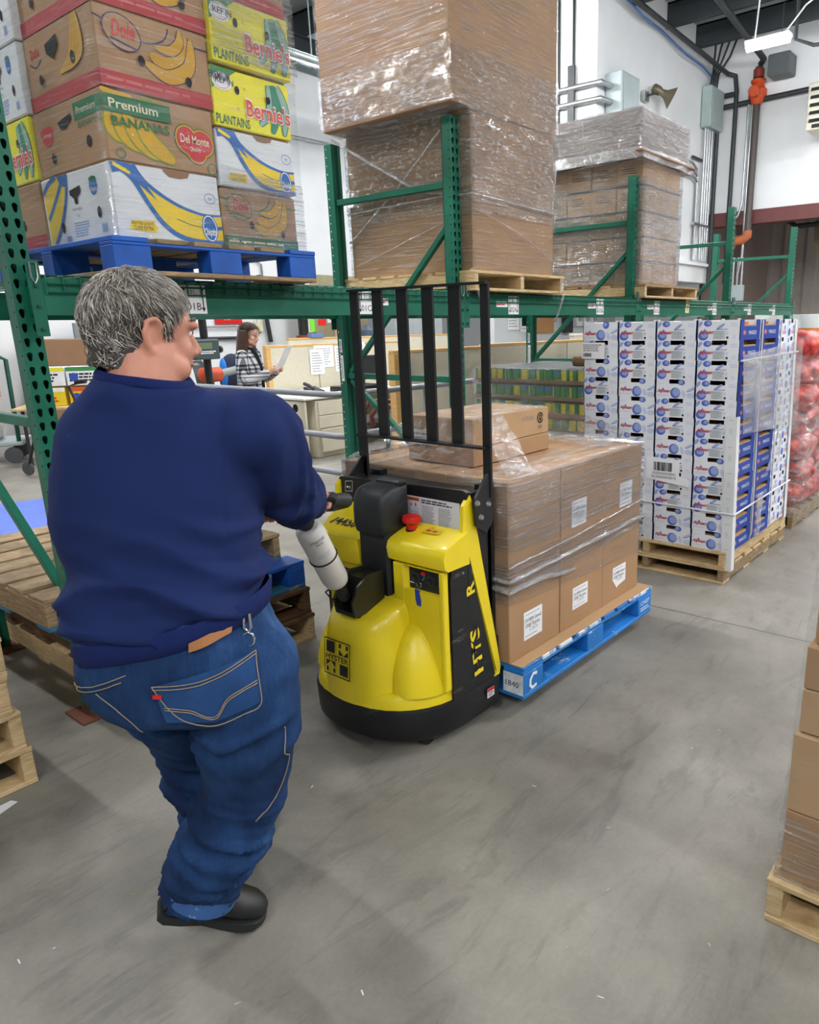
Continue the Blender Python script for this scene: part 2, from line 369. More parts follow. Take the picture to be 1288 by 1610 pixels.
# lamps: LED strip fixtures under the joists
TUBE = em('lit_tube', 'FFFFFF', LAMP)
def lamp(x, y, z, L, label, seen=True):
    t = thing('ceiling_light', label, 'ceiling light', (x, y, z), 0, 'strip lights under the roof')
    MB().box(-.09, -L / 2, .03, .09, L / 2, .09, WHITE, .01).build('housing', t)
    d = MB(); d.prism([(-.075, .03), (-.06, -.02), (-.02, -.045), (.02, -.045), (.06, -.02), (.075, .03)], 1, -L / 2 + .02, L / 2 - .02, TUBE); d.build('diffuser', t)
    h = MB()
    for s_ in (-1, 1): h.tube([(0, s_ * L * .3, .09), (0, s_ * L * .3, 7.45 - z)], .004, DSTEEL, 5)
    for k, p in enumerate((-1, 1)): MB().tube([(0, p * L * .3, .09), (0, p * L * .3, 7.4 - z)], .005, DSTEEL, 5).build('hanger', t)
    return t
lamp(12.36, 4.2, 5.55, .66, 'lit strip light hanging before the white wall above the opening')
lamp(20.6, 2.2, 3.95, .5, 'small bright light under the dark ceiling of the dock')
OFF = 'unseen strip light overhead, placed to light the hall'
for x, y in ((3, -5), (11, -5), (6.6, -1.6), (11.5, -1.2), (-.2, 6.5), (2.6, 4.8), (14.8, 1.2), (4.8, 9.4), (9.6, 8.6), (8.6, 5.0), (7, -7.5), (0, -6), (-3.5, -1.2), (-4.5, -4.5), (20.5, 0)):  # unseen; several on the camera side added to brighten the loads' near faces
    t = lamp(x, y, 5.9 if x < 18 else 4.2, 1.5, OFF)
# ---------------------------------------------------------------- pallet racking
def tear_pts(n=12):
    """keyhole outline as radius by angle: wide at the top, narrow at the bottom"""
    return [(a, .0115 if math.sin(a) > -.2 else .0115 + .006 * (-math.sin(a) - .2) ** 1.0) for a in (2 * PI * k / n for k in range(n))]
def hole_cell(mb, F, u0, v0, u1, v1, hu, hv, mat, tear=True, r=.004):
    """one cell of a punched face: rectangle with a real hole"""
    angs = []
    for cu, cv in ((u0, v0), (u1, v0), (u1, v1), (u0, v1)): angs.append(math.atan2(cv - hv, cu - hu) % (2 * PI))
    angs = sorted(angs + [2 * PI * (k + .5) / 10 for k in range(10)]); vs = []
    for a in angs:
        c, q = math.cos(a), math.sin(a); t = 9
        if c > 1e-9: t = min(t, (u1 - hu) / c)
        if c < -1e-9: t = min(t, (u0 - hu) / c)
        if q > 1e-9: t = min(t, (v1 - hv) / q)
        if q < -1e-9: t = min(t, (v0 - hv) / q)
        if tear:
            x, y = c * .0105, q * .0105
            if q < -.25: y = q * .0215; x = c * .0085
            elif q > .2: y = q * .0125
        else: x, y = c * r, q * r
        vs += [mb.P(F, hu + x, hv + y, 0), mb.P(F, hu + c * t, hv + q * t, 0)]
    n = len(angs); mb.add(vs, [(2 * i, 2 * ((i + 1) % n), 2 * ((i + 1) % n) + 1, 2 * i + 1) for i in range(n)], mat)
POSTW, POSTD, POSTH, PITCHZ = .076, .069, 2.75, .0508
def post_mesh():
    mb = MB(); F = FY(0, 0, .02); FL = ((0, POSTD, .02), (0, -1, 0), (0, 0, 1), (-1, 0, 0)); FR = ((POSTW, 0, .02), (0, 1, 0), (0, 0, 1), (1, 0, 0))
    n = int((POSTH - .02) / PITCHZ)
    for k in range(n):
        z0 = k * PITCHZ; z1 = z0 + PITCHZ; zm = (z0 + z1) / 2
        hole_cell(mb, F, 0, z0, POSTW / 2, z1, .019, zm, GREEN); hole_cell(mb, F, POSTW / 2, z0, POSTW, z1, .057, zm, GREEN)
        hole_cell(mb, FL, 0, z0, POSTD, z1, POSTD - .016, zm, GREEN, False); hole_cell(mb, FR, 0, z0, POSTD, z1, .016, zm, GREEN, False)
    zt = .02 + n * PITCHZ
    for x0, x1 in ((0, .026), (POSTW - .026, POSTW)): mb.box(x0, POSTD - .003, .02, x1, POSTD, zt, GREEN)
    mb.box(.03, .012, .02, .046, .016, zt, GREEND); mb.box(.004, POSTD - .012, .02, POSTW - .004, POSTD - .004, zt, GREEND)  # back plate added to close the channel so its holes stay dark
    mb.box(0, .0005, .0, POSTW, .004, .03, RUST).box(-.001, 0, 0, .004, POSTD, .05, RUST)
    return mb
POST = post_mesh().build('post')
BASE = MB().box(-.05, -.05, 0, POSTW + .05, POSTD + .05, .012, RUST, .003).build('foot_plate')
for s_ in (-1, 1): pass
RZ = [1.09, 3.51, 5.84, 8.11, 10.38]; RY0, RY1 = 2.98, 4.08
KINDS_ = ['behind the man in the blue sweatshirt', 'just before the tall wrapped cartons', 'before the shrink-wrapped brown cases with the grey cap',
          'second from the far end of the racking', 'at the far end of the racking']
def bar(name, parent, a, b, w, h, mat):
    a, b = Vector(a), Vector(b); d = (b - a); mb = MB(); L = d.length; ang = math.atan2(d.z, d.y)
    mb.box(-w / 2, 0, -h / 2, w / 2, L, h / 2, mat, .003); mb.X = None
    o = mb.build(name, parent); o.location = a; o.rotation_euler = (ang, 0, 0); return o
for k, x in enumerate(RZ):
    f = thing('rack_frame', 'green punched steel rack upright frame ' + KINDS_[k], 'rack upright', (x, RY0, 0), 0, 'upright frames of the green racking')
    if k == 0: p = POST; p.parent = f; q = BASE; q.parent = f
    else: p = link('post', POST.data, f); q = link('foot_plate', BASE.data, f)
    D = RY1 - RY0
    r = link('post', POST.data, f, (POSTW, D, 0)); r.rotation_euler = (0, 0, PI)
    r = link('foot_plate', BASE.data, f, (POSTW, D, 0)); r.rotation_euler = (0, 0, PI)
    for z in (.323, 1.218, 2.355): bar('horizontal_brace', f, (.03, POSTD - .01, z), (.03, D - POSTD + .01, z), .036, .038, GREEN)
    # diagonals rise towards the front post
    for z0, z1 in ((1.24, 2.13), (1.19, .48)):
        bar('diagonal_brace', f, (.032, D - POSTD - .02, z0 if z0 > z1 else z0 + .0), (.032, POSTD - .01, z1), .034, .034, GREEN) if z0 > z1 else bar('diagonal_brace', f, (.032, POSTD - .01, z1), (.032, D - POSTD - .02, z0), .034, .034, GREEN)
    if k in (1, 2):
        F = ((POSTW * .0, D - .02, 0), (0, -1, 0), (0, 0, 1), (-1, 0, 0)); mb = MB(); mb.rect(F, 0, 1.18, .03, 1.36, WHITE, .003); mb.rect(F, 0, 1.38, .025, 1.47, WHITE, .003)
        mb.lines(F, .008, 1.2, .02, 1.34, 10, BLACK, 4, .6, .0036); mb.lines(F, .006, 1.39, .02, 1.46, 5, BLACK, 5, .6, .0036); mb.build('inventory_sticker', f)
ZB0, ZB1 = 1.61, 1.738
def beam(x0, x1, y, front, label):
    t = thing('rack_beam', label, 'rack beam', (x0, y, ZB0), 0, 'beams of the green racking'); L = x1 - x0; g = -1 if front else 1
    mb = MB(); H = ZB1 - ZB0
    a, b = (-.042, .004) if front else (-.004, .042)
    mb.prism([(a, 0), (b, 0), (b, H - .03) if front else (b, H), (b - .018, H - .03) if front else (b, H), (b - .018, H) if front else (a + .018, H), (a, H) if front else (a + .018, H - .03)], 0, .046, L - .046 + POSTW, GREEN)
    mb.build('beam', t, 0)
    for xx in (0.038, L + POSTW - .038 - .046):
        pl = MB().box(xx, a - .004 if front else b, -.075, xx + .046, a if front else b + .004, H + .06, GREEN, .002)
        for zz in (-.05, .03, .1): pl.lathe([(.0, -.008), (.007, -.007), (.007, 0)], (xx + .023, a - .004, zz), GREEND, 8, 1) if front else None
        o = pl.build('end_connector', t)
        if front: MB().tube([(xx + .012, a - .01, H + .05), (xx + .034, a - .01, H + .05), (xx + .034, a - .01, H), (xx + .023, a - .01, H - .02), (xx + .012, a - .01, H), (xx + .012, a - .01, H + .05)], .003, STEEL, 6).build('safety_clip', o)
    return t
OR = ['first', 'second', 'third', 'last']
for k in range(4):
    what = ['under the banana cartons', 'under the tall wrapped cartons', 'under the brown cases with the grey cap', 'of the empty far bay'][k]
    fb = beam(RZ[k], RZ[k + 1], RY0, True, 'green front beam ' + what); beam(RZ[k], RZ[k + 1], RY1, False, 'green rear beam ' + what)
    lab = [[(.59, '01B'), (1.57, '01C')], [(.47, '02A'), (1.63, '02B')], [(.32, '02C'), (1.7, '03A')], [(.5, '03B'), (1.4, '03C')]][k]
    for dx, txt in lab:
        F = FY(dx + .02, -.0425, -.0); mb = MB(); mb.rect(F, 0, .005, .115, .12, WHITE, .0012)
        mb.text(F, txt, .0575, .02, .03, BLACK, .0018, align='C'); mb.text(F, txt[:2] + '.', .0575, .085, .018, BLACK, .0018, align='C')
        for u in (.015, .1): mb.rect(F, u - .0025, .03, u + .0025, .1, BLACK, .0018); mb.poly(F, [(u - .009, .1), (u + .009, .1), (u, .115)], BLACK, .0018); mb.poly(F, [(u - .009, .03), (u, .012), (u + .009, .03)], BLACK, .0018)
        mb.rect(F, -.13 if txt != '01C' else .13, .05, -.01 if txt != '01C' else .22, .085, WHITE, .0012); mb.lines(F, -.125 if txt != '01C' else .135, .055, -.015 if txt != '01C' else .215, .08, 1, RED, 6)
        mb.build('location_label', fb)
    if k == 2:
        F = FY(1.03, -.0425, 0); mb = MB(); mb.rect(F, 0, .02, .09, .14, pm('cream_tag', 'D9D6A4', .7)); mb.text(F, 'X', .045, .04, .04, BLACK, align='C'); mb.build('paper_tag', fb)
    x0, x1 = RZ[k] + POSTW + .02, RZ[k + 1] - .02; L = x1 - x0
    t = thing('wire_deck', 'green wire mesh deck laid over the beams ' + what, 'wire deck', (x0, RY0, ZB1), 0, 'wire decks of the green racking')
    mb = MB(); n = int(L / .06)
    for i in range(n + 1):
        x = i * L / n; mb.tube([(x, -.05, -.055), (x, -.05, .006), (x, RY1 - RY0 + .05, .006), (x, RY1 - RY0 + .05, -.05)], .0035, GREEN, 4)
    for y, z in ((-.054, -.05), (-.054, -.02), (.0, .011), (.14, .011), (.35, .011), (.55, .011), (.75, .011), (.95, .011), (1.1, .011)): mb.tube([(0, y, z), (L, y, z)], .0035, GREEN, 4)
    mb.build('wire_mesh', t, 60)
    for i in range(3): x = L * (.2 + .3 * i); MB().box(x - .03, .02, -.035, x + .03, RY1 - RY0 - .02, .0, GREEN, .002).build('support_channel', t)

# ---------------------------------------------------------------- pallets
def pallet(label, x0, y0, z0, L, W, H=.14, style='stringer', top=W_OLD, side=None, low=None, rz=0., group='wooden pallets', nb=7, name='wooden_pallet', seed=0, bt=.018, flip=False):
    """L along local X (the stringers), W along local Y; flip swaps the two so the stringers run along Y"""
    side = side or top; low = low or side; rr = random.Random(seed + 11)
    t = thing(name, label, 'pallet', (x0, y0, z0), rz, group)
    X = Matrix(((0, 1, 0, 0), (1, 0, 0, 0), (0, 0, 1, 0), (0, 0, 0, 1))) if flip else None
    def piece(nm, a, mat):
        mb = MB(); mb.X = X; mb.box(*a, mat, .0025); return mb.build(nm, t)
    if style == 'stringer':
        for i in range(3):
            y = i * (W - .04) / 2; piece('stringer', (0.004, y, bt, L - .004, y + .04, H - bt), side)
    else:
        bz = .09 * H / .14; bl = .145
        for i in range(3):
            for j in range(3):
                xx = i * (L - bl) / 2; yy = j * (W - .1) / 2; piece('block', (xx, yy, bt, xx + bl, yy + .1, bt + bz), side)
        for j in range(3): yy = j * (W - .1) / 2; piece('stringer_board', (0, yy, bt + bz, L, yy + .1, H - bt), side)
    g = (L - .0) / nb; bw = g * .8
    for i in range(nb):
        wd = bw if i not in (0, nb - 1) else min(g * 1.05, .14); x = (0 if i == 0 else L - wd if i == nb - 1 else i * g + (g - wd) / 2) + (rr.random() - .5) * .006 * (0 < i < nb - 1)
        piece('deck_board', (x, rr.random() * -.004, H - bt, x + wd, W + rr.random() * .004, H), top if rr.random() < .75 or side is top else side)
    if style == 'stringer':
        for i in range(4): x = [0, .3, .62, .91][i] * L; piece('bottom_board', (x, 0, 0, x + .09 * L, W, bt), low)
    else:
        for j in range(3): yy = j * (W - .1) / 2; piece('bottom_board', (0, yy, 0, L, yy + .1, bt), low)
        for i in range(2): xx = i * (L - .1); piece('bottom_board', (xx, .1, 0, xx + .1, W - .1, bt * .98), low)
    return t
# pile under the rack
B = 'in the pile of pallets behind the yellow truck'
pallet('old brown pallet, lowest ' + B, 1.2, 2.85, 0, 1.3, .97, .137, top=W_DK, side=W_NEW, seed=1, flip=True)
pallet('second pallet up, brown with teal boards, ' + B, 1.2, 2.87, .137, 1.28, .97, .137, 'stringer', TEALP, W_DK, W_DK, seed=2, flip=True)
pallet('third pallet up, faded blue and splintered, ' + B, 1.22, 2.9, .274, 1.26, .95, .137, 'block', TEALP, BLUECLEAN, TEALP, seed=3, flip=True)
pallet('topmost grey brown pallet ' + B, 1.0, 2.98, .411, 1.2, 1.12, .137, 'stringer', W_OLD, W_OLD, TEALP, seed=4, rz=.03, flip=True)
# light pine pile at the picture's lower left
B = ' of the light pine pile beside the front rack post'
for k, (dx, dy) in enumerate(((0, 0), (-.012, .0), (-.032, .0), (-.025, .0))):
    pallet(['lowest pallet', 'second pallet up', 'third pallet up', 'topmost pallet'][k] + B, -.44 + dx, 2.675 + dy, .142 * k, 1.0, 1.215, .142, 'stringer', W_NEW, W_NEW, W_NEW, seed=20 + k, group='pale pine pallets', flip=True)
# pallets of the loads
pallet('blue wooden block pallet on the rack under the banana cartons', 1.38, 2.80, 1.752, .93, 1.12, .135, 'block', W_OLD, BLUECLEAN, W_OLD, seed=30, group='load pallets', nb=6)
pallet('pale pine pallet on the rack under the tall wrapped cartons', 3.56, 2.86, 1.752, 1.16, 1.0, .118, 'stringer', W_NEW, W_NEW, W_NEW, seed=31, group='load pallets', flip=True)
pallet('pine pallet on the rack under the wrapped brown cases', 5.88, 2.88, 1.752, 1.12, 1.12, .108, 'stringer', W_OLD, W_NEW, W_NEW, seed=32, group='load pallets', flip=True)
pallet('upper wooden pallet right under the white fruit cartons', 4.12, 1.43, .1, 1.23, 1.04, .1, 'stringer', W_NEW, W_NEW, W_NEW, seed=33, group='load pallets', flip=False, bt=.015)
pallet('lower wooden pallet on the floor below the white fruit cartons', 4.12, 1.43, 0, 1.23, 1.04, .1, 'stringer', W_NEW, W_OLD, W_NEW, seed=34, group='load pallets', bt=.015)
pallet('wooden pallet on the floor under the red onion sacks', 5.62, 1.45, 0, 1.2, 1.0, .13, 'stringer', W_OLD, W_OLD, W_OLD, seed=35, group='load pallets')
pallet('wooden pallet under the trays of tinned vegetables', 4.58, 2.68, 0, 1.06, 1.06, .14, 'stringer', W_OLD, W_OLD, W_OLD, seed=36, group='load pallets')
pallet('pale pine pallet under the brown cartons at the aisle edge nearest the camera', 1.685, -.62, 0, 1.2, 1.03, .13, 'stringer', W_NEW, W_NEW, W_NEW, seed=37, group='load pallets')
cp_ = pallet('blue block pallet with worn white ends carried on the truck forks', 2.16, 1.53, .07, 1.17, 1.02, .142, 'block', BLUEW, BLUE2, BLUE2, seed=38, group='load pallets', nb=9)
for b_ in cp_.children:
    if b_.name.startswith('block') and abs(min(v.co[1] for v in b_.data.vertices)) < .01:
        xm = min(v.co[0] for v in b_.data.vertices); F = FY(xm, 0, .018); mb = MB()
        if xm < .01:
            F2 = FX(-.0, .1, .018); mb.rect(F2, 0, 0, .1, .09, pm('chalk_white', 'DDE3E8', .7, var=.15, scale=30), .0015); mb.text(F2, '1840', .012, .03, .026, BLACK, .0022)
            mb.stroke(F, [(.098, .07), (.07, .076), (.05, .055), (.048, .03), (.066, .014), (.094, .02)], .014, PAPER)
        elif xm > .9: mb.text(F, 'CHEP', .02, .05, .022, PAPER, wide=.1); mb.lines(F, .02, .015, .125, .04, 2, PAPER, 5)
        if mb.v: mb.build('painted_mark', b_)

# ---------------------------------------------------------------- cartons
CM = {}
def carton_mesh(w, d, h, mat, tape=True, b=.003):
    key = (round(w, 3), round(d, 3), round(h, 3), mat.name, tape)
    if key not in CM:
        mb = MB().box(0, 0, 0, w, d, h, mat, b); F = FZ(0, 0, h); sm = pm('carton_crease', '6E5238', .9)
        if w > d: mb.rect(F, .004, d / 2 - .0012, w - .004, d / 2 + .0012, sm, .0006)
        else: mb.rect(F, w / 2 - .0012, .004, w / 2 + .0012, d - .004, sm, .0006)
        if tape:
            tw = .024
            if w > d:
                mb.rect(F, 0, d / 2 - tw, w, d / 2 + tw, TAPE, .001); mb.rect(FX(0, d, 0), d / 2 - tw, h - .06, d / 2 + tw, h, TAPE, .001)
            else:
                mb.rect(F, w / 2 - tw, 0, w / 2 + tw, d, TAPE, .001); mb.rect(FY(0, 0, 0), w / 2 - tw, h - .06, w / 2 + tw, h, TAPE, .001)
        o = mb.build('carton'); CM[key] = o.data; bpy.data.objects.remove(o)
    return CM[key]
def carton(label, x, y, z, w, d, h, mat=KRAFT, group=None, tape=False, rz=0., name='cardboard_carton'):
    o = link(name, carton_mesh(w, d, h, mat, tape), None, (x, y, z)); o.rotation_euler = (0, 0, rz); return tag(o, label, 'carton', group)
def label_on(o, F, w, h, seed, main=True, torn=False):
    mb = MB(); pts = [(0, 0), (w, 0), (w, h), (0, h)]
    if torn: pts = [(w * .35, -.01), (w * .42, 0), (w, h * .1), (w, h), (0, h), (0, h * .42)]
    mb.poly(F, pts, PAPER, .0012)
    if main:
        mb.lines(F, w * .1, h * .84, w * .9, h * .93, 1, GREYP, seed, .3)
        mb.text(F, 'CA N00H Canned', w * .06, h * .62, h * .13, BLACK, .0018, wide=w * .86)
        mb.text(F, '220@ 78 grams', w * .08, h * .43, h * .13, BLACK, .0018, wide=w * .78); mb.text(F, '6 .228 CE', w * .3, h * .27, h * .1, GREYP, .0018, wide=w * .45)
        if not torn: mb.lines(F, w * .08, h * .08, w * .9, h * .18, 1, GREYP, seed + 3, .3)
    else: mb.lines(F, w * .06, h * .06, w * .94, h * .94, 7, BLACK, seed)
    return mb.build('shipping_label', o)
# ---- load on the pallet truck: 3 x 3 x 2 cartons
LX, LY, LZ = 2.152, 1.592, .216
cols = ['nearest the truck', 'in the middle', 'at the far end']; rws = ['aisle side', 'centre', 'rack side']; lvl = ['lower layer', 'upper layer']
sheet = tag(MB().box(2.16, 1.535, .2125, 3.325, 2.54, .2155, KRAFT2).build('slip_sheet'), 'brown cardboard sheet lying on the blue pallet under the wrapped load', 'cardboard sheet')
for L_ in range(2):
    for j in range(3):
        for i in range(3):
            o = carton('brown carton %s, %s, %s of the truck load' % (cols[i], rws[j], lvl[L_]), LX + i * .379 + (.003 * (i % 2)), LY + j * .308, LZ + L_ * .377, .374, .304, .375, KRAFT, 'cartons on the truck forks', True, name='brown_carton')
            if j == 0:
                F = FY(0, 0, 0)
                if L_ == 0: label_on(o, ((.10, 0, .065 + .01 * (i == 1)), F[1], F[2], F[3]), .135, .105 + .02 * (i == 0), 3 + i, True, i == 2)
                elif i > 0: label_on(o, ((.085 if i == 1 else .15, 0, .09), F[1], F[2], F[3]), .125, .12, 8 + i)
a = carton('flat brown carton lying on the wrapped load, under another one', 2.31, 1.885, .972, .575, .375, .078, KRAFT, 'flat cartons on the load', name='flat_carton')
b = carton('flat brown carton with a round black mark, topmost on the wrapped load', 2.315, 1.89, 1.052, .57, .365, .12, KRAFT2, 'flat cartons on the load', name='flat_carton')
F = FY(0, 0, 0); mb = MB(); mb.ring(F, .5, .075, .026, .026, .0075, BLACK); mb.rect(F, .52, .067, .53, .083, KRAFT2, .0016); mb.ring(F, .5, .078, .012, .012, .006, BLACK, .0018, 12); mb.poly(F, [(.49, .07), (.51, .07), (.5, .056)], BLACK, .0018)
mb.lines(F, .482, .025, .518, .042, 2, BLACK, 4); mb.build('printed_mark', b); mb = MB(); mb.text(F, 'T1-TC1-3603', .355, .072, .02, GREYP, .0016, wide=.09); mb.build('printed_number', b)
F = FX(0, .365, 0); mb = MB(); mb.rect(F, .02, -.03, .17, .06, PAPER, .004); mb.lines(F, .03, -.02, .16, .05, 4, GREYP, 4, .5, .005); mb.build('paper_label', b)
# ---- tall cartons on the rack
Z0 = 1.872
G = 'tall cartons on the rack'
carton('large brown carton, bottom of the tall stack on the rack', 3.6, 2.905, Z0, .885, 1.06, .385, KRAFT, G); carton('large brown carton, second up in the tall stack on the rack', 3.6, 2.905, Z0 + .387, .885, 1.06, .49, KRAFT, G)
carton('huge brown carton, topmost and overhanging in the tall stack on the rack', 3.42, 2.89, 2.752, 1.075, 1.08, 1.15, KRAFT, G)
# ---- brown cases with grey cap
for L_ in range(5):
    z = 1.862 + L_ * .198
    tag(MB().box(5.9, 2.94, z + .186, 6.64, 3.93, z + .1975, pm('slate_sheet', '565A62', .6)).build('slip_sheet'), 'dark grey sheet above layer %s of the wrapped brown cases on the rack' % ['one', 'two', 'three', 'four', 'five'][L_], 'cardboard sheet', 'grey sheets between the cases')
    for i in range(4):
        o = carton('small brown case, layer %s, %s along the end facing the camera on the rack' % (['one', 'two', 'three', 'four', 'five'][L_], ['front corner', 'second', 'third', 'rear corner'][i]), 5.905 + .006 * ((i + L_) % 2), 2.95 + i * .245, z, .24, .238, .185, KRAFT2, 'small cases on the rack', name='brown_case')
        mb = MB(); F = FX(0, .238, 0); mb.lines(F, .05, .08, .19, .15, 4, pm('brown_print', '6A4D33', .8), 2); mb.build('printed_mark', o)
    for i in range(2):
        carton('small brown case, layer %s, %s along the aisle side on the rack' % (['one', 'two', 'three', 'four', 'five'][L_], ['middle', 'far corner'][i]), 6.155 + i * .243, 2.95, z, .238, .24, .185, KRAFT2, 'small cases on the rack', name='brown_case')
    carton('long brown case filling layer %s behind the small cases on the rack' % ['one', 'two', 'three', 'four', 'five'][L_], 6.155, 3.2, z, .47, .72, .185, KRAFTD, 'inner cases on the rack', name='brown_case')
GREYB = pm('grey_brown_cardboard', '9B8B80', .8, var=.06)
mb = MB().box(0, 0, 0, .93, 1.03, .32, GREYB, .006); o = mb.build('capping_carton', None, 38, (5.76, 2.91, 2.866)); tag(o, 'wide flat grey brown carton capping the wrapped brown cases on the rack', 'carton')
mb = MB().box(-.05, -.04, 0, 1.04, .02, .01, KRAFTD).box(.9, .0, 0, 1.04, 1.05, .01, KRAFTD); mb.build('loose_flap', o)
# ---- cartons at the right edge of the picture
yl = [.40, .39, .395, .40, .37]; zl = [.132, .345, .56, .68, .8, 1.03, 1.26, 1.5]
txt = ['lowest', 'second up', 'third up', 'fourth up', 'fifth up', 'sixth up', 'topmost']
offs = [0, .0, .012, .012, .03, .045, .05]; zed = [.132, .335, .555, .675, .79, 1.02, 1.25, 1.5]
for k in range(6):
    h = zed[k + 1] - zed[k] - .003
    o = carton('brown carton, %s of the stack at the aisle edge nearest the camera' % txt[k], 1.715 + offs[k], -.3, zed[k], .5, .69 - offs[k] * .6, h, [KRAFT, KRAFT2, KRAFT2, KRAFT, KRAFT, KRAFT2][k], 'cartons at the aisle edge', True)
    mb = MB(); F = FX(0, .69 - offs[k] * .6, 0)
    if k == 1: mb.rect(F, .125, .02, .3, .12, PAPER); mb.lines(F, .135, .03, .29, .11, 3, GREYP, 4); mb.build('shipping_label', o)
# ---------------------------------------------------------------- banana cartons with their printing
NAVY = pm('navy_print', '2A2A5E', .7); CHIB = pm('fruit_blue', '1667B4', .5); CHIY = pm('fruit_yellow', 'F0CE1E', .5); MUST = pm('mustard_print', 'C99A2E', .75)
DMG = pm('leaf_green_print', '1C7048', .65); DMY = pm('gold_print', 'D2A528', .7); LOGR = pm('logo_red', 'C8323A', .6); BANDR = pm('red_band_print', 'B23A40', .7); CREAM = pm('cream_print', 'E9DFC2', .7)
BERY = pm('lemon_carton', 'EDE312', .55, var=.03); BERR = pm('orange_red_print', 'E0482A', .6); PLG = pm('plantain_green', '2E8C6A', .6); PLG2 = pm('plantain_pale', '93B9A8', .6); WCART = pm('white_carton', 'DFE2E6', .6, var=.03, spec=.3)
GREENP = pm('green_corner_print', '1E8A3C', .6)
def sc(w, h, pts): return [(u * w, v * h) for u, v in pts]
def curve(pts, n=6):
    """Catmull-Rom through points"""
    out = []; P_ = [pts[0]] + list(pts) + [pts[-1]]
    for i in range(1, len(P_) - 2):
        p0, p1, p2, p3 = P_[i - 1:i + 3]
        for k in range(n):
            t = k / n; out.append(tuple(.5 * (2 * p1[j] + (p2[j] - p0[j]) * t + (2 * p0[j] - 5 * p1[j] + 4 * p2[j] - p3[j]) * t * t + (3 * p1[j] - p0[j] - 3 * p2[j] + p3[j]) * t ** 3) for j in (0, 1)))
    return out + [pts[-1]]
def banana(mb, F, pts, wd, fill, edge=None, ew=.004, lift=.0012):
    c = curve(pts, 6); n = len(c); ws = [max(wd * math.sin(PI * (.06 + .9 * i / (n - 1))) ** .7, .003) for i in range(n)]
    if edge: mb.stroke(F, c, [x + ew * 2 for x in ws], edge, lift)
    mb.stroke(F, c, ws, fill, lift + .0005)
def d_chi(mb, F, w, h):
    lo = curve(sc(w, h, [(.02, .97), (.12, .9), (.2, .78), (.3, .5), (.42, .24), (.56, .09), (.75, .03), (1, .04)])); up = curve(sc(w, h, [(1, .44), (.82, .43), (.62, .5), (.45, .62), (.3, .78), (.2, .95), (.06, .99)]))
    mb.poly(F, lo + up, CHIY, .0012); mb.stroke(F, lo, .018, CHIB, .0018); mb.stroke(F, up, [.008 + .012 * (i / len(up)) for i in range(len(up))], CHIB, .0018)
    mb.stroke(F, curve(sc(w, h, [(.17, .97), (.24, .82), (.29, .72), (.38, .56)])), [.05 - .0028 * i for i in range(19)], CHIB, .0022)
    mb.poly(F, sc(w, h, [(0, 1), (.14, 1), (.1, .9), (.02, .86)]), CHIB, .0022); mb.stroke(F, sc(w, h, [(.03, .98), (.1, .93), (.17, .88)]), [.012, .014, .01], CHIY, .0028)
    mb.stroke(F, curve(sc(w, h, [(.55, .33), (.7, .26), (.82, .25)])), .003, DMG, .002); mb.stroke(F, sc(w, h, [(.93, .24), (1, .26)]), .014, CHIB, .002)
    mb.oval(F, .87 * w, .24 * h, .075 * w, .2 * h, CHIB, .0024, 24, .12); mb.ring(F, .87 * w, .24 * h, .072 * w, .19 * h, .004, PAPER, .003, 24, .12); mb.ring(F, .87 * w, .24 * h, .08 * w, .208 * h, .004, CHIB, .003, 24, .12)
    mb.text(F, 'Chiquita', .87 * w, .14 * h, .1 * h, PAPER, .0034, wide=.125 * w, shear=.2, bold=.02, align='C')
    mb.poly(F, sc(w, h, [(.1, .12), (.13, .25), (.33, .27), (.34, .22), (.36, .16), (.33, .1)]), CHIY, .0012); mb.text(F, 'SELECTED QUALITY', .125 * w, .2 * h, .045 * h, BLACK, wide=.2 * w); mb.text(F, 'CLASS EXTRA', .14 * w, .125 * h, .06 * h, BLACK, wide=.18 * w, bold=.01)
    mb.ring(F, .9 * w, .68 * h, .025, .02, .002, CHIB); mb.text(F, 'H', .9 * w, .65 * h, .014, CHIB, align='C')
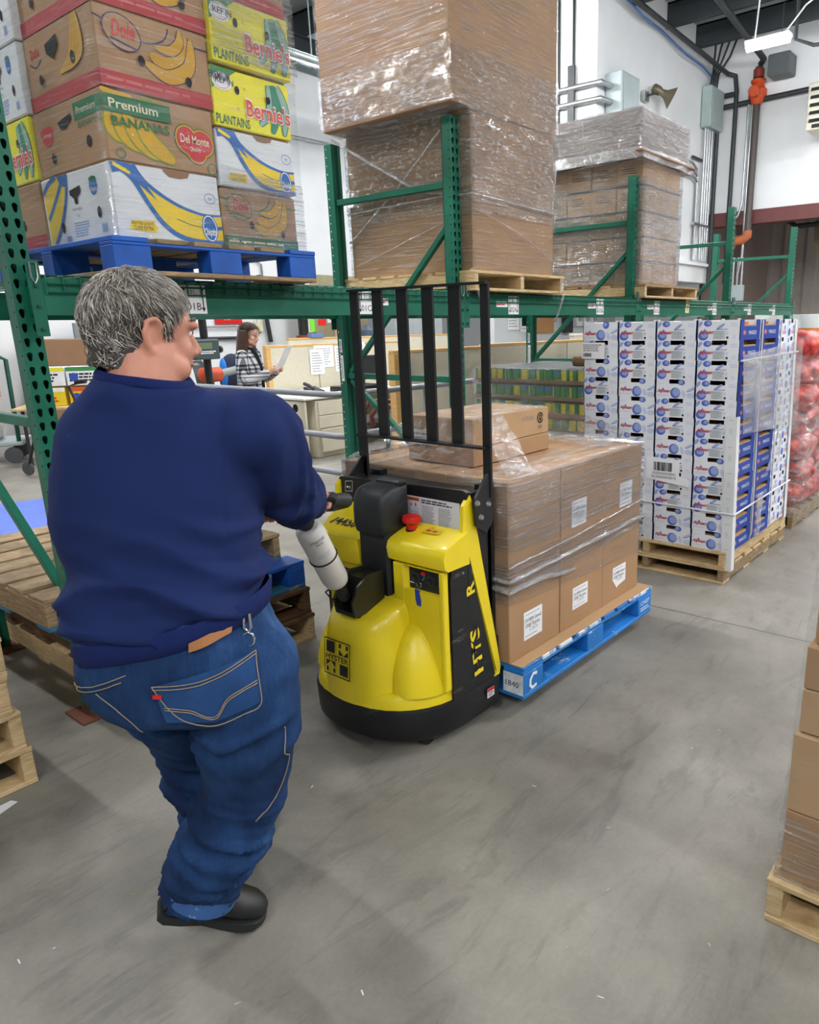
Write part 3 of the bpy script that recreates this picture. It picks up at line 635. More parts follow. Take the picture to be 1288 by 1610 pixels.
def d_chi_end(mb, F, w, h):
    mb.poly(F, curve(sc(w, h, [(.02, .86), (.12, .95), (.26, 1)])) + curve(sc(w, h, [(.4, 1), (.36, .7), (.22, .3), (.08, .02)])) + [(.04 * w, 0)], CHIY)
    for a in ([(.02, .8), (.12, .93), (.24, 1)], [(.05, .42), (.2, .68), (.34, .95)], [(.4, 1), (.36, .7), (.24, .33), (.1, .05)]): mb.stroke(F, curve(sc(w, h, a)), .02, CHIB, .0018)
    mb.poly(F, sc(w, h, [(.26, 1), (.42, 1), (.38, .82), (.3, .86)]), CHIB, .002); mb.poly(F, sc(w, h, [(.42, .76), (.58, .8), (.58, .7), (.52, .64), (.52, .56), (.48, .56), (.47, .64), (.42, .7)]), HOLE_SHADE, .0024)
    mb.oval(F, .76 * w, .75 * h, .055 * w, .13 * h, CHIB); mb.oval(F, .76 * w, .84 * h, .05 * w, .035 * h, DMG, .0018); mb.text(F, 'Chiquita', .76 * w, .68 * h, .05 * h, PAPER, wide=.09 * w, align='C')
    mb.oval(F, .25 * w, .27 * h, .025 * w, .08 * h, HOLE_SHADE, .0024); mb.oval(F, .8 * w, .38 * h, .028 * w, .08 * h, HOLE_SHADE, .0024)
    mb.lines(F, .42 * w, .1 * h, .65 * w, .32 * h, 6, pm('light_blue_print', '86A6D8', .6), 3, .4); mb.barcode(F, .8 * w, .1 * h, .88 * w, .22 * h, pm('light_blue_print', '86A6D8', .6)); mb.barcode(F, .27 * w, .03 * h, .35 * w, .14 * h, pm('light_blue_print', '86A6D8', .6))
    mb.text(F, 'Saturday', .42 * w, .48 * h, .04 * h, GREYP, wide=.14 * w, shear=.3); mb.text(F, 'Top', .48 * w, .38 * h, .045 * h, GREYP, shear=.3)
def d_dm(mb, F, w, h):
    for i, (a, b) in enumerate([((.05, .72), (.16, .3)), ((.1, .7), (.3, .2)), ((.18, .7), (.44, .12)), ((.28, .62), (.58, .1))]): banana(mb, F, sc(w, h, [a, ((a[0] + b[0]) / 2 - .03, (a[1] + b[1]) / 2 - .05), b]), .26 * h, DMY, pm('olive_print', '7E9A3C', .7), .006, .001 + .001 * i)
    banana(mb, F, sc(w, h, [(0, .99), (.12, .93), (.26, .95)]), .12 * h, DMY); banana(mb, F, sc(w, h, [(.34, .96), (.46, .9), (.58, .82)]), .1 * h, pm('olive_print', '7E9A3C', .7))
    mb.rect(F, 0, .68 * h, .585 * w, .93 * h, DMG, .006); mb.text(F, 'Premium', .05 * w, .745 * h, .13 * h, CREAM, .0066, wide=.42 * w, bold=.012); mb.text(F, 'BANANAS', .06 * w, .5 * h, .13 * h, DMG, .0066, wide=.5 * w, bold=.02)
    for k, (mat, g) in enumerate(((DMG, .012), (DMY, .007), (LOGR, 0))):
        c, r = (.8 * w, .43 * h), 1 + g * 8; L = .0016 + .0006 * k
        for du, dv, ru, rv in ((-.08, .06, .095, .2), (.07, .04, .105, .19), (0, -.0, .15, .18), (.01, -.12, .085, .15)): mb.oval(F, c[0] + du * w, c[1] + dv * h, ru * w + g * .8, rv * h + g * .8, mat, L + .0001 * abs(du))
    mb.text(F, 'Del Monte', .8 * w, .44 * h, .13 * h, CREAM, .0042, wide=.28 * w, bold=.012, align='C'); mb.text(F, 'Quality', .8 * w, .33 * h, .07 * h, CREAM, .0036, wide=.11 * w, shear=.3, align='C')
    mb.ring(F, .95 * w, .09 * h, .022, .022, .004, DMG); mb.ring(F, .1 * w, .1 * h, .018, .018, .004, DMG, .007)
def d_dm_end(mb, F, w, h):
    mb.rect(F, .62 * w, .68 * h, w, .93 * h, DMG); mb.text(F, 'Premium', .66 * w, .76 * h, .1 * h, CREAM, .0018, wide=.26 * w); mb.text(F, 'BANANAS', .66 * w, .56 * h, .1 * h, DMG, .0016, wide=.32 * w)
    for du in (-.03, .03): mb.oval(F, (.2 + du) * w, .66 * h, .07 * w, .09 * h, LOGR, .0012 + du * .002)
    mb.oval(F, .2 * w, .58 * h, .075 * w, .13 * h, LOGR, .0013); mb.text(F, 'DelMonte', .2 * w, .6 * h, .05 * h, CREAM, .0018, wide=.11 * w, align='C')
    mb.poly(F, sc(w, h, [(.38, .74), (.58, .82), (.58, .72), (.5, .62), (.42, .62)]), HOLE_SHADE, .0024); mb.oval(F, .25 * w, .25 * h, .03 * w, .08 * h, HOLE_SHADE, .0024); mb.oval(F, .78 * w, .33 * h, .035 * w, .085 * h, HOLE_SHADE, .0024)
def d_dole(mb, F, w, h, band=BANDR, ink=NAVY, full=True):
    mb.rect(F, 0, 0, w, .2 * h, band); mb.lines(F, .05 * w, .07 * h, .95 * w, .14 * h, 1, pm('pale_red_print', 'C8686A', .7) if band is BANDR else CREAM, 5, .5, .0016)
    banana(mb, F, sc(w, h, [(.45, .55), (.62, .45), (.76, .62), (.78, .92)]), .26 * h, MUST, ink, .003, .001); banana(mb, F, sc(w, h, [(.4, .42), (.6, .3), (.8, .5), (.84, .9)]), .2 * h, MUST, ink, .003, .002); banana(mb, F, sc(w, h, [(.5, .66), (.64, .66), (.73, .8), (.74, .97)]), .14 * h, MUST, ink, .003, .003)
    if full: mb.stroke(F, curve(sc(w, h, [(.0, .86), (.2, .78), (.38, .68), (.5, .7), (.6, .8), (.64, .95)])), .005, ink, .0012)
    mb.oval(F, .22 * w, .72 * h, .16 * w, .22 * h, KRAFT, .0045, 24, -.35); mb.ring(F, .22 * w, .72 * h, .165 * w, .225 * h, .004, ink, .005, 24, -.35); mb.text(F, 'Dole', .23 * w, .66 * h, .2 * h, LOGR, .0056, wide=.2 * w, shear=.25, bold=.03, align='C'); mb.stroke(F, sc(w, h, [(.12, .62), (.34, .54)]), .007, ink, .0054)
    mb.stroke(F, sc(w, h, [(.87, .8), (1, .8)]), .006, ink, .0012)
    if band is BANDR: mb.text(F, 'PREMIUM', .99 * w, .47 * h, .1 * h, NAVY, .006, wide=.21 * w, bold=.02); mb.v and None
    mb.oval(F, .36 * w, .42 * h, .03 * w, .07 * h, HOLE_SHADE, .0062); mb.oval(F, .78 * w, .3 * h, .03 * w, .07 * h, HOLE_SHADE, .0062)
def d_dole_front(mb, F, w, h):
    d_dole(mb, F, w, h, BANDR); 
def d_bern(mb, F, w, h):
    mb.poly(F, [(0, h), (.32 * w, h), (.0, .62 * h)], GREENP); mb.oval(F, .13 * w, .77 * h, .12 * w, .15 * h, PAPER, .0018); mb.ring(F, .13 * w, .78 * h, .1 * w, .13 * h, .002, BERR, .0022)
    mb.text(F, 'REF', .05 * w, .74 * h, .1 * h, BLACK, .0026, wide=.13 * w, bold=.01); mb.text(F, 'IN', .2 * w, .73 * h, .1 * h, BLACK, .0026, wide=.07 * w, bold=.01)
    for k, (a, b, c) in enumerate([((.72, .92), (.73, .5), (.58, .16)), ((.78, .94), (.82, .5), (.74, .06)), ((.84, .95), (.93, .55), (.9, .06))]): banana(mb, F, sc(w, h, [a, b, c]), .09 * w, PLG2 if k != 1 else PLG, PLG, .005, .0012 + .0008 * k)
    mb.text(F, "Bernie's", .4 * w, .27 * h, .3 * h, PAPER, .005, wide=.6 * w, bold=.05); mb.text(F, "Bernie's", .405 * w, .275 * h, .28 * h, BERR, .0056, wide=.585 * w, bold=.022)
    mb.text(F, 'PLANTAINS', .02 * w, .05 * h, .16 * h, DMG, .002, wide=.42 * w, bold=.014)
    for u, v in ((.4, .73), (.3, .36), (.9, .86), (.68, .68), (.9, .48)): 
        for q in range(3): mb.rect(F, u * w - .001 - .006 * (q == 0), v * h - .001 - .006 * (q == 1), u * w + .001 + .006 * (q == 0), v * h + .001 + .006 * (q == 1), BERR, .0062)
    mb.oval(F, .31 * w, .68 * h, .03 * w, .075 * h, HOLE_SHADE, .0024); mb.oval(F, .7 * w, .64 * h, .03 * w, .07 * h, HOLE_SHADE, .0062)
def d_bern_end(mb, F, w, h): mb.X = None; d_bern(mb, F, w, h)
def fruit_box(label, kind, x, y, z, w, d, h, front=True, end=True, cut=False):
    base = {'chi': WCART, 'bern': BERY}.get(kind, KRAFT)
    mb = MB().box(0, 0, .0, w, d, h - .008, base, .004).box(.01, .01, h - .01, w - .01, d - .01, h - .002, KRAFTD)
    if front:
        F = FY(0, 0, .0)
        {'chi': d_chi, 'dm': d_dm, 'dole': d_dole_front, 'bern': d_bern, 'doleg': lambda m_, f_, a, b: d_dole(m_, f_, a, b, DMG, DMG)}[kind](mb, F, w, h - .01)
        if kind == 'chi': mb.poly(F, sc(w, h, [(.46, .965), (.72, .965), (.7, .9), (.62, .87), (.52, .88)]), KRAFTD, .0026)
    if end:
        F = FX(0, d, .0)
        if kind in ('chi', 'dm'): {'chi': d_chi_end, 'dm': d_dm_end}[kind](mb, F, d, h - .01)
        elif kind == 'dole':
            mb.rect(F, 0, 0, d, .2 * h, BANDR)
            for i in range(4): banana(mb, F, sc(d, h, [(.5 + .04 * i, .34), (.66 + .05 * i, .5), (.74 + .02 * i, .95)]), .13 * h, MUST, NAVY, .002, .001 + .0008 * i)
            mb.text(F, 'Dole', .1 * d, .68 * h, .12 * h, LOGR, .0018, wide=.13 * d, bold=.02); mb.stroke(F, curve(sc(d, h, [(.08, .62), (.16, .55), (.25, .62)])), .006, NAVY)
            mb.poly(F, sc(d, h, [(.34, .76), (.52, .82), (.52, .68), (.44, .55), (.35, .64)]), HOLE_SHADE, .005); mb.oval(F, .22 * d, .36 * h, .025 * d, .07 * h, HOLE_SHADE, .005); mb.oval(F, .7 * d, .45 * h, .03 * d, .08 * h, HOLE_SHADE, .006)
        elif kind == 'bern': d_bern(mb, F, d, h - .01)
        elif kind == 'doleg': mb.rect(F, 0, 0, d, .22 * h, BANDR); mb.oval(F, .5 * d, .4 * h, .04 * d, .08 * h, HOLE_SHADE, .003)
    o = mb.build('fruit_carton', None, 38, (x, y, z)); return tag(o, label, 'fruit carton', 'fruit cartons on the rack')
BX, BY = 1.44, 2.86
zL = [1.888, 2.158, 2.402, 2.668, 2.93, 3.19]; zR = [1.888, 2.125, 2.352, 2.582, 2.826, 3.08]
for k, (kind, lab) in enumerate((('chi', 'white banana carton with big yellow banana print, front corner of the bottom layer'), ('dm', 'brown banana carton with green banner and red badge, second layer of the banana pallet'), ('dole', 'brown banana carton with a red lower band, third layer of the banana pallet'), ('dole', 'brown banana carton with red band, fourth layer and cut by the picture edge'))):
    fruit_box(lab, kind, BX + .008 * k, BY + .004 * (k % 2), zL[k], .44, .585, zL[k + 1] - zL[k])
for k, (kind, lab) in enumerate((('doleg', 'brown banana carton with a green lower band at the right of the bottom layer'), ('chi', 'white carton with yellow banana print above the green banded carton'), ('bern', 'lower of the two stacked yellow plantain cartons'), ('bern', 'upper of the two stacked yellow plantain cartons under a glaring film'), ('dole', 'brown carton topmost over the yellow plantain cartons'))):
    o = fruit_box(lab, kind, BX + .45 + .006 * k, BY + .003 * ((k + 1) % 2) - (.02 if k == 3 else 0), zR[k], .378, .55, zR[k + 1] - zR[k] - .004, True, False)
for k, (kind, lab) in enumerate((('doleg', 'brown carton behind the white banana carton by the rack post, bottom layer'), ('bern', 'yellow plantain carton by the rack post behind the badge carton'), ('chi', 'white carton by the rack post behind the red banded carton'), ('chi', 'topmost white carton by the rack post'))):
    fruit_box(lab, kind, BX - .005, BY + .595, zL[k] + .0, .44, .4, zL[k + 1] - zL[k], False, True)
MBX = MB().box(0, 0, 0, .36, .42, 1.1, KRAFTD); 
for k in range(4): carton('inner brown carton, layer %s behind the yellow plantain cartons' % ['one', 'two', 'three', 'four'][k], BX + .46, BY + .565, 1.888 + k * .26, .37, .42, .255, KRAFTD, 'inner fruit cartons', name='fruit_carton')

# ---------------------------------------------------------------- white and blue fruit cartons
FB = pm('royal_blue_carton', '17409E', .5, var=.05); VB1 = pm('ink_blue_print', '5069C2', .5); VB2 = pm('mid_blue_print', '93A6DA', .5); VB3 = pm('pale_blue_print', 'C8D1EA', .5); SCR = pm('crimson_print', 'B83648', .6); WBOX = pm('white_tray_board', 'E6EAF2', .55, var=.02)
def tray_mesh(var, top=False):
    """open fruit tray, long printed side towards -X, blue end towards -Y"""
    d, w, h = .249, .335, .1125; mb = MB(); a0, a1, dep = .085, .175, .025
    mb.box(.004, .003, .0, w - .003, d - .003, .085, KRAFT2)                       # fruit and liner inside
    F = FX(0, d, 0)
    mb.box(0, 0, 0, .004, d, h - dep, WBOX); mb.box(0, d - a0, h - dep, .004, d, h, WBOX); mb.box(0, 0, h - dep, .004, d - a1, h, WBOX)
    if top: mb.box(0, d - a1, h - dep, .004, d - a0, h - .006, WBOX)
    mb.box(0, d - .004, 0, w, d, h, WBOX); mb.box(w - .004, 0, 0, w, d, h, WBOX)
    # blue end with its wide opening
    mb.box(.0, 0, 0, w, .004, h - .035, FB); mb.box(0, 0, h - .035, .06, .004, h, FB); mb.box(w - .06, 0, h - .035, w, .004, h, FB); mb.box(.06, .05, .01, w - .06, .054, h - .012, pm('orange_fruit', 'C9762C', .5, var=.4, scale=20))
    G = FY(0, 0, 0); mb.text(G, 'MANGOS', .14, .03, .022, PAPER, .001, wide=.13); mb.poly(G, [(.05, .03), (.09, .03), (.09, .05), (.072, .052), (.07, .075), (.068, .052), (.05, .05)], pm('salmon_print', 'C98A92', .6), .001); mb.text(G, 'Alphaan', .045, .025, .014, SCR, .0016, wide=.055, shear=.3)
    L = .0008
    if var == 0:
        mb.oval(F, .128, .034, .032, .032, VB1, L); mb.oval(F, .134, .038, .025, .025, VB2, L + .0004); mb.oval(F, .164, .096, .022, .024 if top else .016, VB1, L); mb.oval(F, .16, .098, .013, .012, VB2, L + .0004)
        mb.oval(F, .18, .03, .011, .023, VB3, L, 16, .3); mb.oval(F, .225, .058, .03, .009, VB2, L, 16, .5); mb.oval(F, .225, .062, .026, .005, VB3, L + .0004, 16, .5); mb.oval(F, .222, .02, .024, .016, VB3, L)
        mb.text(F, 'Alphaan', .01, .036, .019, SCR, L + .001, wide=.084, shear=.35, bold=.03); mb.poly(F, [(.04, .05), (.056, .05), (.05, .06), (.048, .068), (.046, .06)], VB1, L); mb.text(F, 'M A N G O S', .014, .014, .008, VB2, L, wide=.066); mb.lines(F, .014, .08, .055, .09, 2, VB3, 4)
    else:
        mb.oval(F, .036, .026, .03, .026, VB1, L); mb.oval(F, .042, .03, .02, .016, VB2, L + .0004); mb.oval(F, .06, .094, .024, .017, VB1, L); mb.oval(F, .066, .096, .012, .01, VB2, L + .0004); mb.oval(F, .015, .09, .02, .01, VB2, L, 16, .9); mb.oval(F, .135, .076, .03, .008, VB2, L, 16, .6)
        mb.text(F, 'Alphaan', .01, .038, .019, SCR, L + .001, wide=.086, shear=.35, bold=.03); mb.poly(F, [(.036, .052), (.052, .052), (.046, .062), (.044, .07), (.042, .062)], VB1, L)
        mb.rect(F, .095, .008, .165, .055, pm('pale_grey_print', 'C6D0D6', .6), L); mb.lines(F, .1, .01, .16, .053, 5, GREYP, 5, .4, L + .0004); mb.lines(F, .115, .058, .18, .066, 1, BLACK, 3); mb.rect(F, .172, .01, .184, .022, BLACK, L); mb.lines(F, .17, .03, .185, .05, 3, VB2, 7); mb.lines(F, .195, .075, .24, .098, 2, VB3, 5); mb.lines(F, .205, .01, .235, .03, 3, VB3, 6)
    # corner tabs
    for y in (0, d - .02): mb.box(0, y, h, .004, y + .02, h + (.008 if top else .001), WBOX)
    return mb
def side_mesh(top=False):
    w, d, h = .185, .249, .1125; mb = MB().box(.004, .006, 0, w - .004, d, .1, KRAFT2)
    mb.box(0, 0, 0, w, .004, h - .025, WBOX).box(0, 0, h - .025, .07, .004, h, WBOX).box(.115, 0, h - .025, w, .004, h, WBOX).box(0, .004, 0, .004, d, h, WBOX).box(w - .004, .004, 0, w, d, h, WBOX)
    G = FY(0, 0, 0); mb.rect(G, .07, h - .03, .115, h - .001, HOLE_SHADE, -.0005); mb.oval(G, .04, .03, .025, .025, VB1, .001); mb.oval(G, .13, .06, .02, .015, VB2, .001); mb.oval(G, .03, .09, .018, .015, VB2, .001); mb.lines(G, .08, .02, .16, .045, 2, SCR, 3); mb.oval(G, .155, .03, .02, .012, VB3, .001)
    return mb
TR = {}
for var in (0, 1):
    for tp in (False, True): o = tray_mesh(var, tp).build('fruit_tray'); TR[var, tp] = o.data; bpy.data.objects.remove(o)
o = side_mesh().build('s'); SIDE = o.data; bpy.data.objects.remove(o)
ORD = ['bottom', 'second', 'third', 'fourth', 'fifth', 'sixth', 'seventh', 'eighth', 'ninth', 'tenth', 'eleventh', 'top']
CLN = ['nearest the corner board', 'second from the corner board', 'third from the corner board', 'furthest from the corner board']
PAT = ['001111001100', '000110111111', '000111011011', '001110100110'][::1]
vis = [[0, 0, 1, 1, 0, 1, 1, 1, 1, 1, 1, 1], [0, 0, 1, 1, 1, 0, 1, 1, 0, 1, 1, 1], [1, 1, 1, 1, 0, 1, 0, 0, 0, 1, 1, 1], [0, 1, 1, 0, 0, 0, 0, 0, 1, 0, 1, 0]]
for c in range(4):
    for r in range(12):
        lean = -.003 * (11 - r) * (1 - c * .0) + .0015 * ((r * 7 + c * 3) % 3)
        o = link('fruit_tray', TR[vis[c][r], r == 11], None, (4.15 + .002 * ((r + c) % 2), 1.442 + c * .2535 + lean, .2 + r * .1128))
        tag(o, 'white fruit tray, %s row, in the column %s' % (ORD[r], CLN[c]), 'fruit tray', 'white fruit trays')
for r in range(12):
    o = link('fruit_tray', TR[1, r == 11], None, (4.51, 1.442 - .003 * (11 - r), .2 + r * .1128)); tag(o, 'blue ended fruit tray, %s row, second along the aisle side' % ORD[r], 'fruit tray', 'white fruit trays')
    for i in range(2): tag(link('fruit_tray', SIDE, None, (4.865 + .19 * i, 1.45 - .003 * (11 - r), .2 + r * .1128)), 'white fruit tray end, %s row, %s along the aisle side' % (ORD[r], ['third', 'furthest'][i]), 'fruit tray', 'white fruit trays')
mb = MB().box(-.062, -.006, 0, 0, 0, .92, WBOX).box(-.006, -.0, 0, 0, .05, .92, WBOX); mb.X = None
mb = MB(); mb.box(-.004, .0, 0, 0, .062, .93, WCART).box(-.004, -.004, 0, .045, 0, .93, WCART); F = FX(-.004, .062, 0)
for k in range(6):
    v = .06 + .155 * k
    for q in range(3): mb.ring(F, .031, v + .012 * q, .011 - .003 * q, .012, .0018, pm('mint_print', '6FA898', .6), .001, 3, PI / 2)
    mb.rect(F, .018, v + .075, .045, v + .077, GREYP, .001)
o = mb.build('corner_board', None, 38, (4.145, 1.398, .085)); tag(o, 'white corner board with green tree marks at the near corner of the white trays', 'corner board'); o.rotation_euler = (-.03, 0, 0)
o = MB().box(0, 0, 0, .004, .05, 1.36, WCART).box(-.045, 0, 0, .004, .004, 1.36, WCART).build('corner_board', None, 38, (5.252, 1.404, .19)); o.rotation_euler = (-.03, 0, 0); tag(o, 'white corner board at the far aisle corner of the white trays', 'corner board')
for z, nm in ((.44, 'low white strap around the white fruit trays'), (1.33, 'high white strap around the white fruit trays')):
    y0 = 1.39 + (z - .2) * .028; tag(MB().tube(([(4.135, 2.46, z + .02), (4.135, y0, z), (5.275, y0 + .01, z + .01)] if z < 1 else [(4.14, y0, z), (5.275, y0 + .01, z + .01)]), .006, WCART, 6).build('strap'), nm, 'strap')
for x in (4.49, 4.85): tag(MB().tube([(x, 1.43, 1.55), (x, 1.43, 1.5), (x, 1.4, .25), (x, 1.418, .19)], .005, WCART, 6).build('strap'), 'upright white strap on the blue tray ends, %s the near corner board' % ('nearer' if x < 4.6 else 'further from'), 'strap')
mb = MB(); F = FX(4.143, 1.975, .58); mb.poly(F, [(0, .02), (.29, -.01), (.28, .04), (.22, .055), (.22, .15), (0, .16)], PAPER, .002); mb.barcode(F, .05, .075, .18, .13, BLACK, 26, 3, .003); mb.text(F, '0102050020041', .045, .052, .016, BLACK, .003, wide=.15); mb.text(F, 'RC00064954010', .04, .028, .018, BLACK, .003, wide=.16)
tag(mb.build('paper_label', None), 'large white barcode label hanging on the white fruit trays', 'label')
mb = MB(); F = FX(4.14, 2.455, 1.33); mb.rect(F, 0, 0, .165, .1, PAPER, .002); mb.barcode(F, .012, .012, .07, .035, BLACK, 24, 3, .003); mb.lines(F, .01, .045, .155, .092, 4, BLACK, 4, .35, .003); tag(mb.build('paper_label', None), 'white printed label on the second tray down, furthest from the corner board', 'label')

# ---------------------------------------------------------------- tinned vegetables on trays
CANG = pm('can_green', '2F9048', .4, var=.15, scale=60); CANY = pm('can_yellow', 'EAD92C', .4, var=.12, scale=60); CANB = pm('can_blue', '3E7FD0', .4); CANM = pm('can_lid_metal', 'A7ADAE', .3, .9)
def can_mesh():
    mb = MB(); n = 16; R = .036
    for k in range(n):
        a0, a1 = 2 * PI * k / n, 2 * PI * (k + 1) / n; c0, s0, c1, s1 = math.cos(a0), math.sin(a0), math.cos(a1), math.sin(a1)
        q = lambda z0, z1, m_: mb.add([(c0 * R, s0 * R, z0), (c1 * R, s1 * R, z0), (c1 * R, s1 * R, z1), (c0 * R, s0 * R, z1)], [(0, 1, 2, 3)], m_)
        if k in (2, 3, 4, 5, 6): q(.004, .1, CANY)
        elif k in (11, 12, 13, 14): q(.004, .03, CANY); q(.03, .068, CANG); q(.068, .09, CANB); q(.09, .1, CANG)
        else: q(.004, .1, CANG)
    mb.lathe([(R, 0), (R + .0006, .004)], (0, 0, 0), CANM, n); mb.lathe([(R, .1), (R + .001, .104), (R - .003, .105), (R - .004, .102), (.001, .102)], (0, 0, 0), CANM, n); return mb
o = can_mesh().build('tin_can'); CAN = o.data; bpy.data.objects.remove(o)
CX0, CY0, PT, LH = 4.6, 2.70, .073, .1215; rr = random.Random(5)
for L_ in range(9):
    z = .142 + L_ * LH
    for j in range(2):
        for i in range(2):
            x0, y0 = CX0 + i * .515, CY0 + j * .513; mb = MB().box(x0, y0, z, x0 + .511, y0 + .51, z + .003, KRAFTD)
            for a in ((x0, y0, x0 + .003, y0 + .51), (x0 + .508, y0, x0 + .511, y0 + .51), (x0, y0, x0 + .511, y0 + .003), (x0, y0 + .507, x0 + .511, y0 + .51)): mb.box(a[0], a[1], z, a[2], a[3], z + .03, KRAFTD)
            if L_ < 8: mb.box(x0 + (.09 if i == 0 else .004), y0 + .004, z + .003, x0 + .507, y0 + .506, z + LH - .012, KRAFTD)
            tag(mb.build('can_tray'), 'brown cardboard tray of tins, %s layer, %s' % (ORD[L_], [['front half nearest the white trays', 'front half furthest from the white trays'], ['rear half nearest the white trays', 'rear half furthest from the white trays']][i][j]), 'tray', 'trays of tins')
    for k in range(14 if L_ >= 3 else 0):
        for i in range(14 if L_ == 8 else 1):
            x = CX0 + .04 + i * PT + (.006 if i > 6 else 0); y = CY0 + .04 + k * PT + (.006 if k > 6 else 0)
            o = link('tin_can', CAN, None, (x, y, z + .0035)); o.rotation_euler = (0, 0, rr.random() * 6.28)
            tag(o, 'green yellow vegetable tin, %s layer, %s row back, %s from the white trays' % (ORD[L_], (['front'] + ORD[1:11] + ['twelfth', 'thirteenth', 'rear'])[i], (['first'] + ORD[1:11] + ['twelfth', 'thirteenth', 'fourteenth'])[k]), 'tin', 'vegetable tins')
mb = MB().lathe([(.028, 0), (.036, 0), (.036, .3), (.028, .3)], (0, 0, 0), KRAFTD, 20, 1); o = mb.build('cardboard_tube', None, 38, (4.75, 2.58, 1.277)); tag(o, 'brown cardboard tube lying on the tins beside the white trays', 'tube')

# ---------------------------------------------------------------- red onion sacks
def onion_mat():
    t = NT('onion_net'); p = t.new('ShaderNodeBsdfPrincipled'); t.ln(p.outputs[0], t.out.inputs[0]); p.inputs['Roughness'].default_value = .45
    v = t.coord((1, 1, 1)); vo = t.new('ShaderNodeTexVoronoi'); vo.inputs['Scale'].default_value = 15; t.ln(v, vo.inputs['Vector'])
    t.ln(t.ramp(vo.outputs['Distance'], [(.1, 'E5775F'), (.45, 'CE3A34'), (.8, '7E1418')]), p.inputs['Base Color']); return t.m
ONION = onion_mat()
def sack_mesh(seed):
    mb = MB(); n, m_ = 56, 34; rings = []
    for j in range(m_ + 1):
        t = PI * j / m_; ring = []
        for k in range(n):
            a = 2 * PI * k / n; st = max(math.sin(t), .02); ex = lambda q, e: math.copysign(abs(q) ** e, q)
            d = Vector((ex(math.cos(a), .75) * st ** .7, ex(math.sin(a), .75) * st ** .7, -math.cos(t))); p = Vector((d.x * .29, d.y * .21, d.z * .105))
            q = p * 15 + Vector((seed * 9.1, 0, 0)); vd = mnoise.voronoi(q)[0][0]; p += d.normalized() * (.017 * (1 - min(vd * 1.6, 1)) + .012 * mnoise.noise(p * 6 + Vector((seed, 2, 1)))); ring.append(tuple(p))
        rings.append(ring)
    mb.loft(rings, ONION); mb.ell((.3, 0, 0), (.035, .02, .018), pm('net_red', 'B02A28', .6)); return mb
SK = []
for s_ in range(3): o = sack_mesh(s_).build('onion_sack', None, 70); SK.append(o.data); bpy.data.objects.remove(o)
for L_ in range(7):
    for i in range(2):
        for j in range(2):
            if L_ == 6 and (i == 1 and j == 0): continue
            o = link('onion_sack', SK[(L_ + i * 2 + j) % 3], None, (5.92 + i * .57 + .05 * ((L_ + j) % 2), 1.66 + j * .42 + .03 * ((L_ * 3 + i) % 3 - 1), .235 + L_ * .187)); o.rotation_euler = (.1 * ((L_ + j) % 3 - 1), .06 * ((L_ + i) % 2), .25 * ((L_ * 2 + i + j) % 3 - 1) + PI * ((L_ + i) % 2))
            tag(o, 'red net sack of onions, %s layer, %s %s' % (ORD[L_], ['aisle side', 'rack side'][j], ['next to the white trays', 'further along the aisle'][i]), 'sack', 'onion sacks')
# ---------------------------------------------------------------- stretch film
def wrap(label, prof, mat=FILM, amp=.004, step=.03, seed=0, group='stretch film', zlow=None, open_=None, name='stretch_wrap', parent=None, rows=.03, tight=.01):
    """film shell: prof = [(z, (x0, y0, x1, y1))] from bottom to top, wrinkled; zlow(x, y) shifts the lower edge"""
    def loop(r):
        x0, y0, x1, y1 = r; nx = max(2, int((x1 - x0) / step)); ny = max(2, int((y1 - y0) / step)); L = []
        L += [(x0 + (x1 - x0) * i / nx, y0, 0, -1) for i in range(nx)] + [(x1, y0 + (y1 - y0) * i / ny, 1, 0) for i in range(ny)]
        L += [(x1 - (x1 - x0) * i / nx, y1, 0, 1) for i in range(nx)] + [(x0, y1 - (y1 - y0) * i / ny, -1, 0) for i in range(ny)]; return L
    # same number of points on every level
    base = prof[0][1]; nx = max(2, int((base[2] - base[0]) / step)); ny = max(2, int((base[3] - base[1]) / step))
    def loopn(r):
        x0, y0, x1, y1 = r; L = []
        L += [(x0 + (x1 - x0) * i / nx, y0, 0, -1) for i in range(nx)] + [(x1, y0 + (y1 - y0) * i / ny, 1, 0) for i in range(ny)]
        L += [(x1 - (x1 - x0) * i / nx, y1, 0, 1) for i in range(nx)] + [(x0, y1 - (y1 - y0) * i / ny, -1, 0) for i in range(ny)]; return L
    lv = []
    for (za, ra), (zb, rb) in zip(prof, prof[1:]):
        n = max(1, int(math.hypot(zb - za, max(abs(ra[i] - rb[i]) for i in range(4))) / rows))
        for i in range(n): t = i / n; lv.append((za + (zb - za) * t, tuple(ra[k] + (rb[k] - ra[k]) * t for k in range(4))))
    lv.append(prof[-1]); rings = []; N = len(lv); zb0, zt0 = lv[0][0], lv[-1][0]
    for k, (z, r) in enumerate(lv):
        ring = []
        for x, y, nx_, ny_ in loopn(r):
            zz = z
            if zlow: f = max(0, 1 - k / (N * .6)); zz = z + zlow(x, y) * f
            q = Vector((x * 2.5 + seed * 7, y * 2.5, zz * 11)); d = abs(mnoise.noise(q)) * amp * 1.6 + mnoise.noise(q * 3.1) * amp * .7
            ring.append((x + nx_ * (tight * .4 + d), y + ny_ * (tight * .4 + d), zz))
        rings.append(ring)
    mb = MB().loft(rings, mat, cap=False); o = mb.build(name, parent, 180)
    return tag(o, label, 'stretch film', group) if parent is None else o
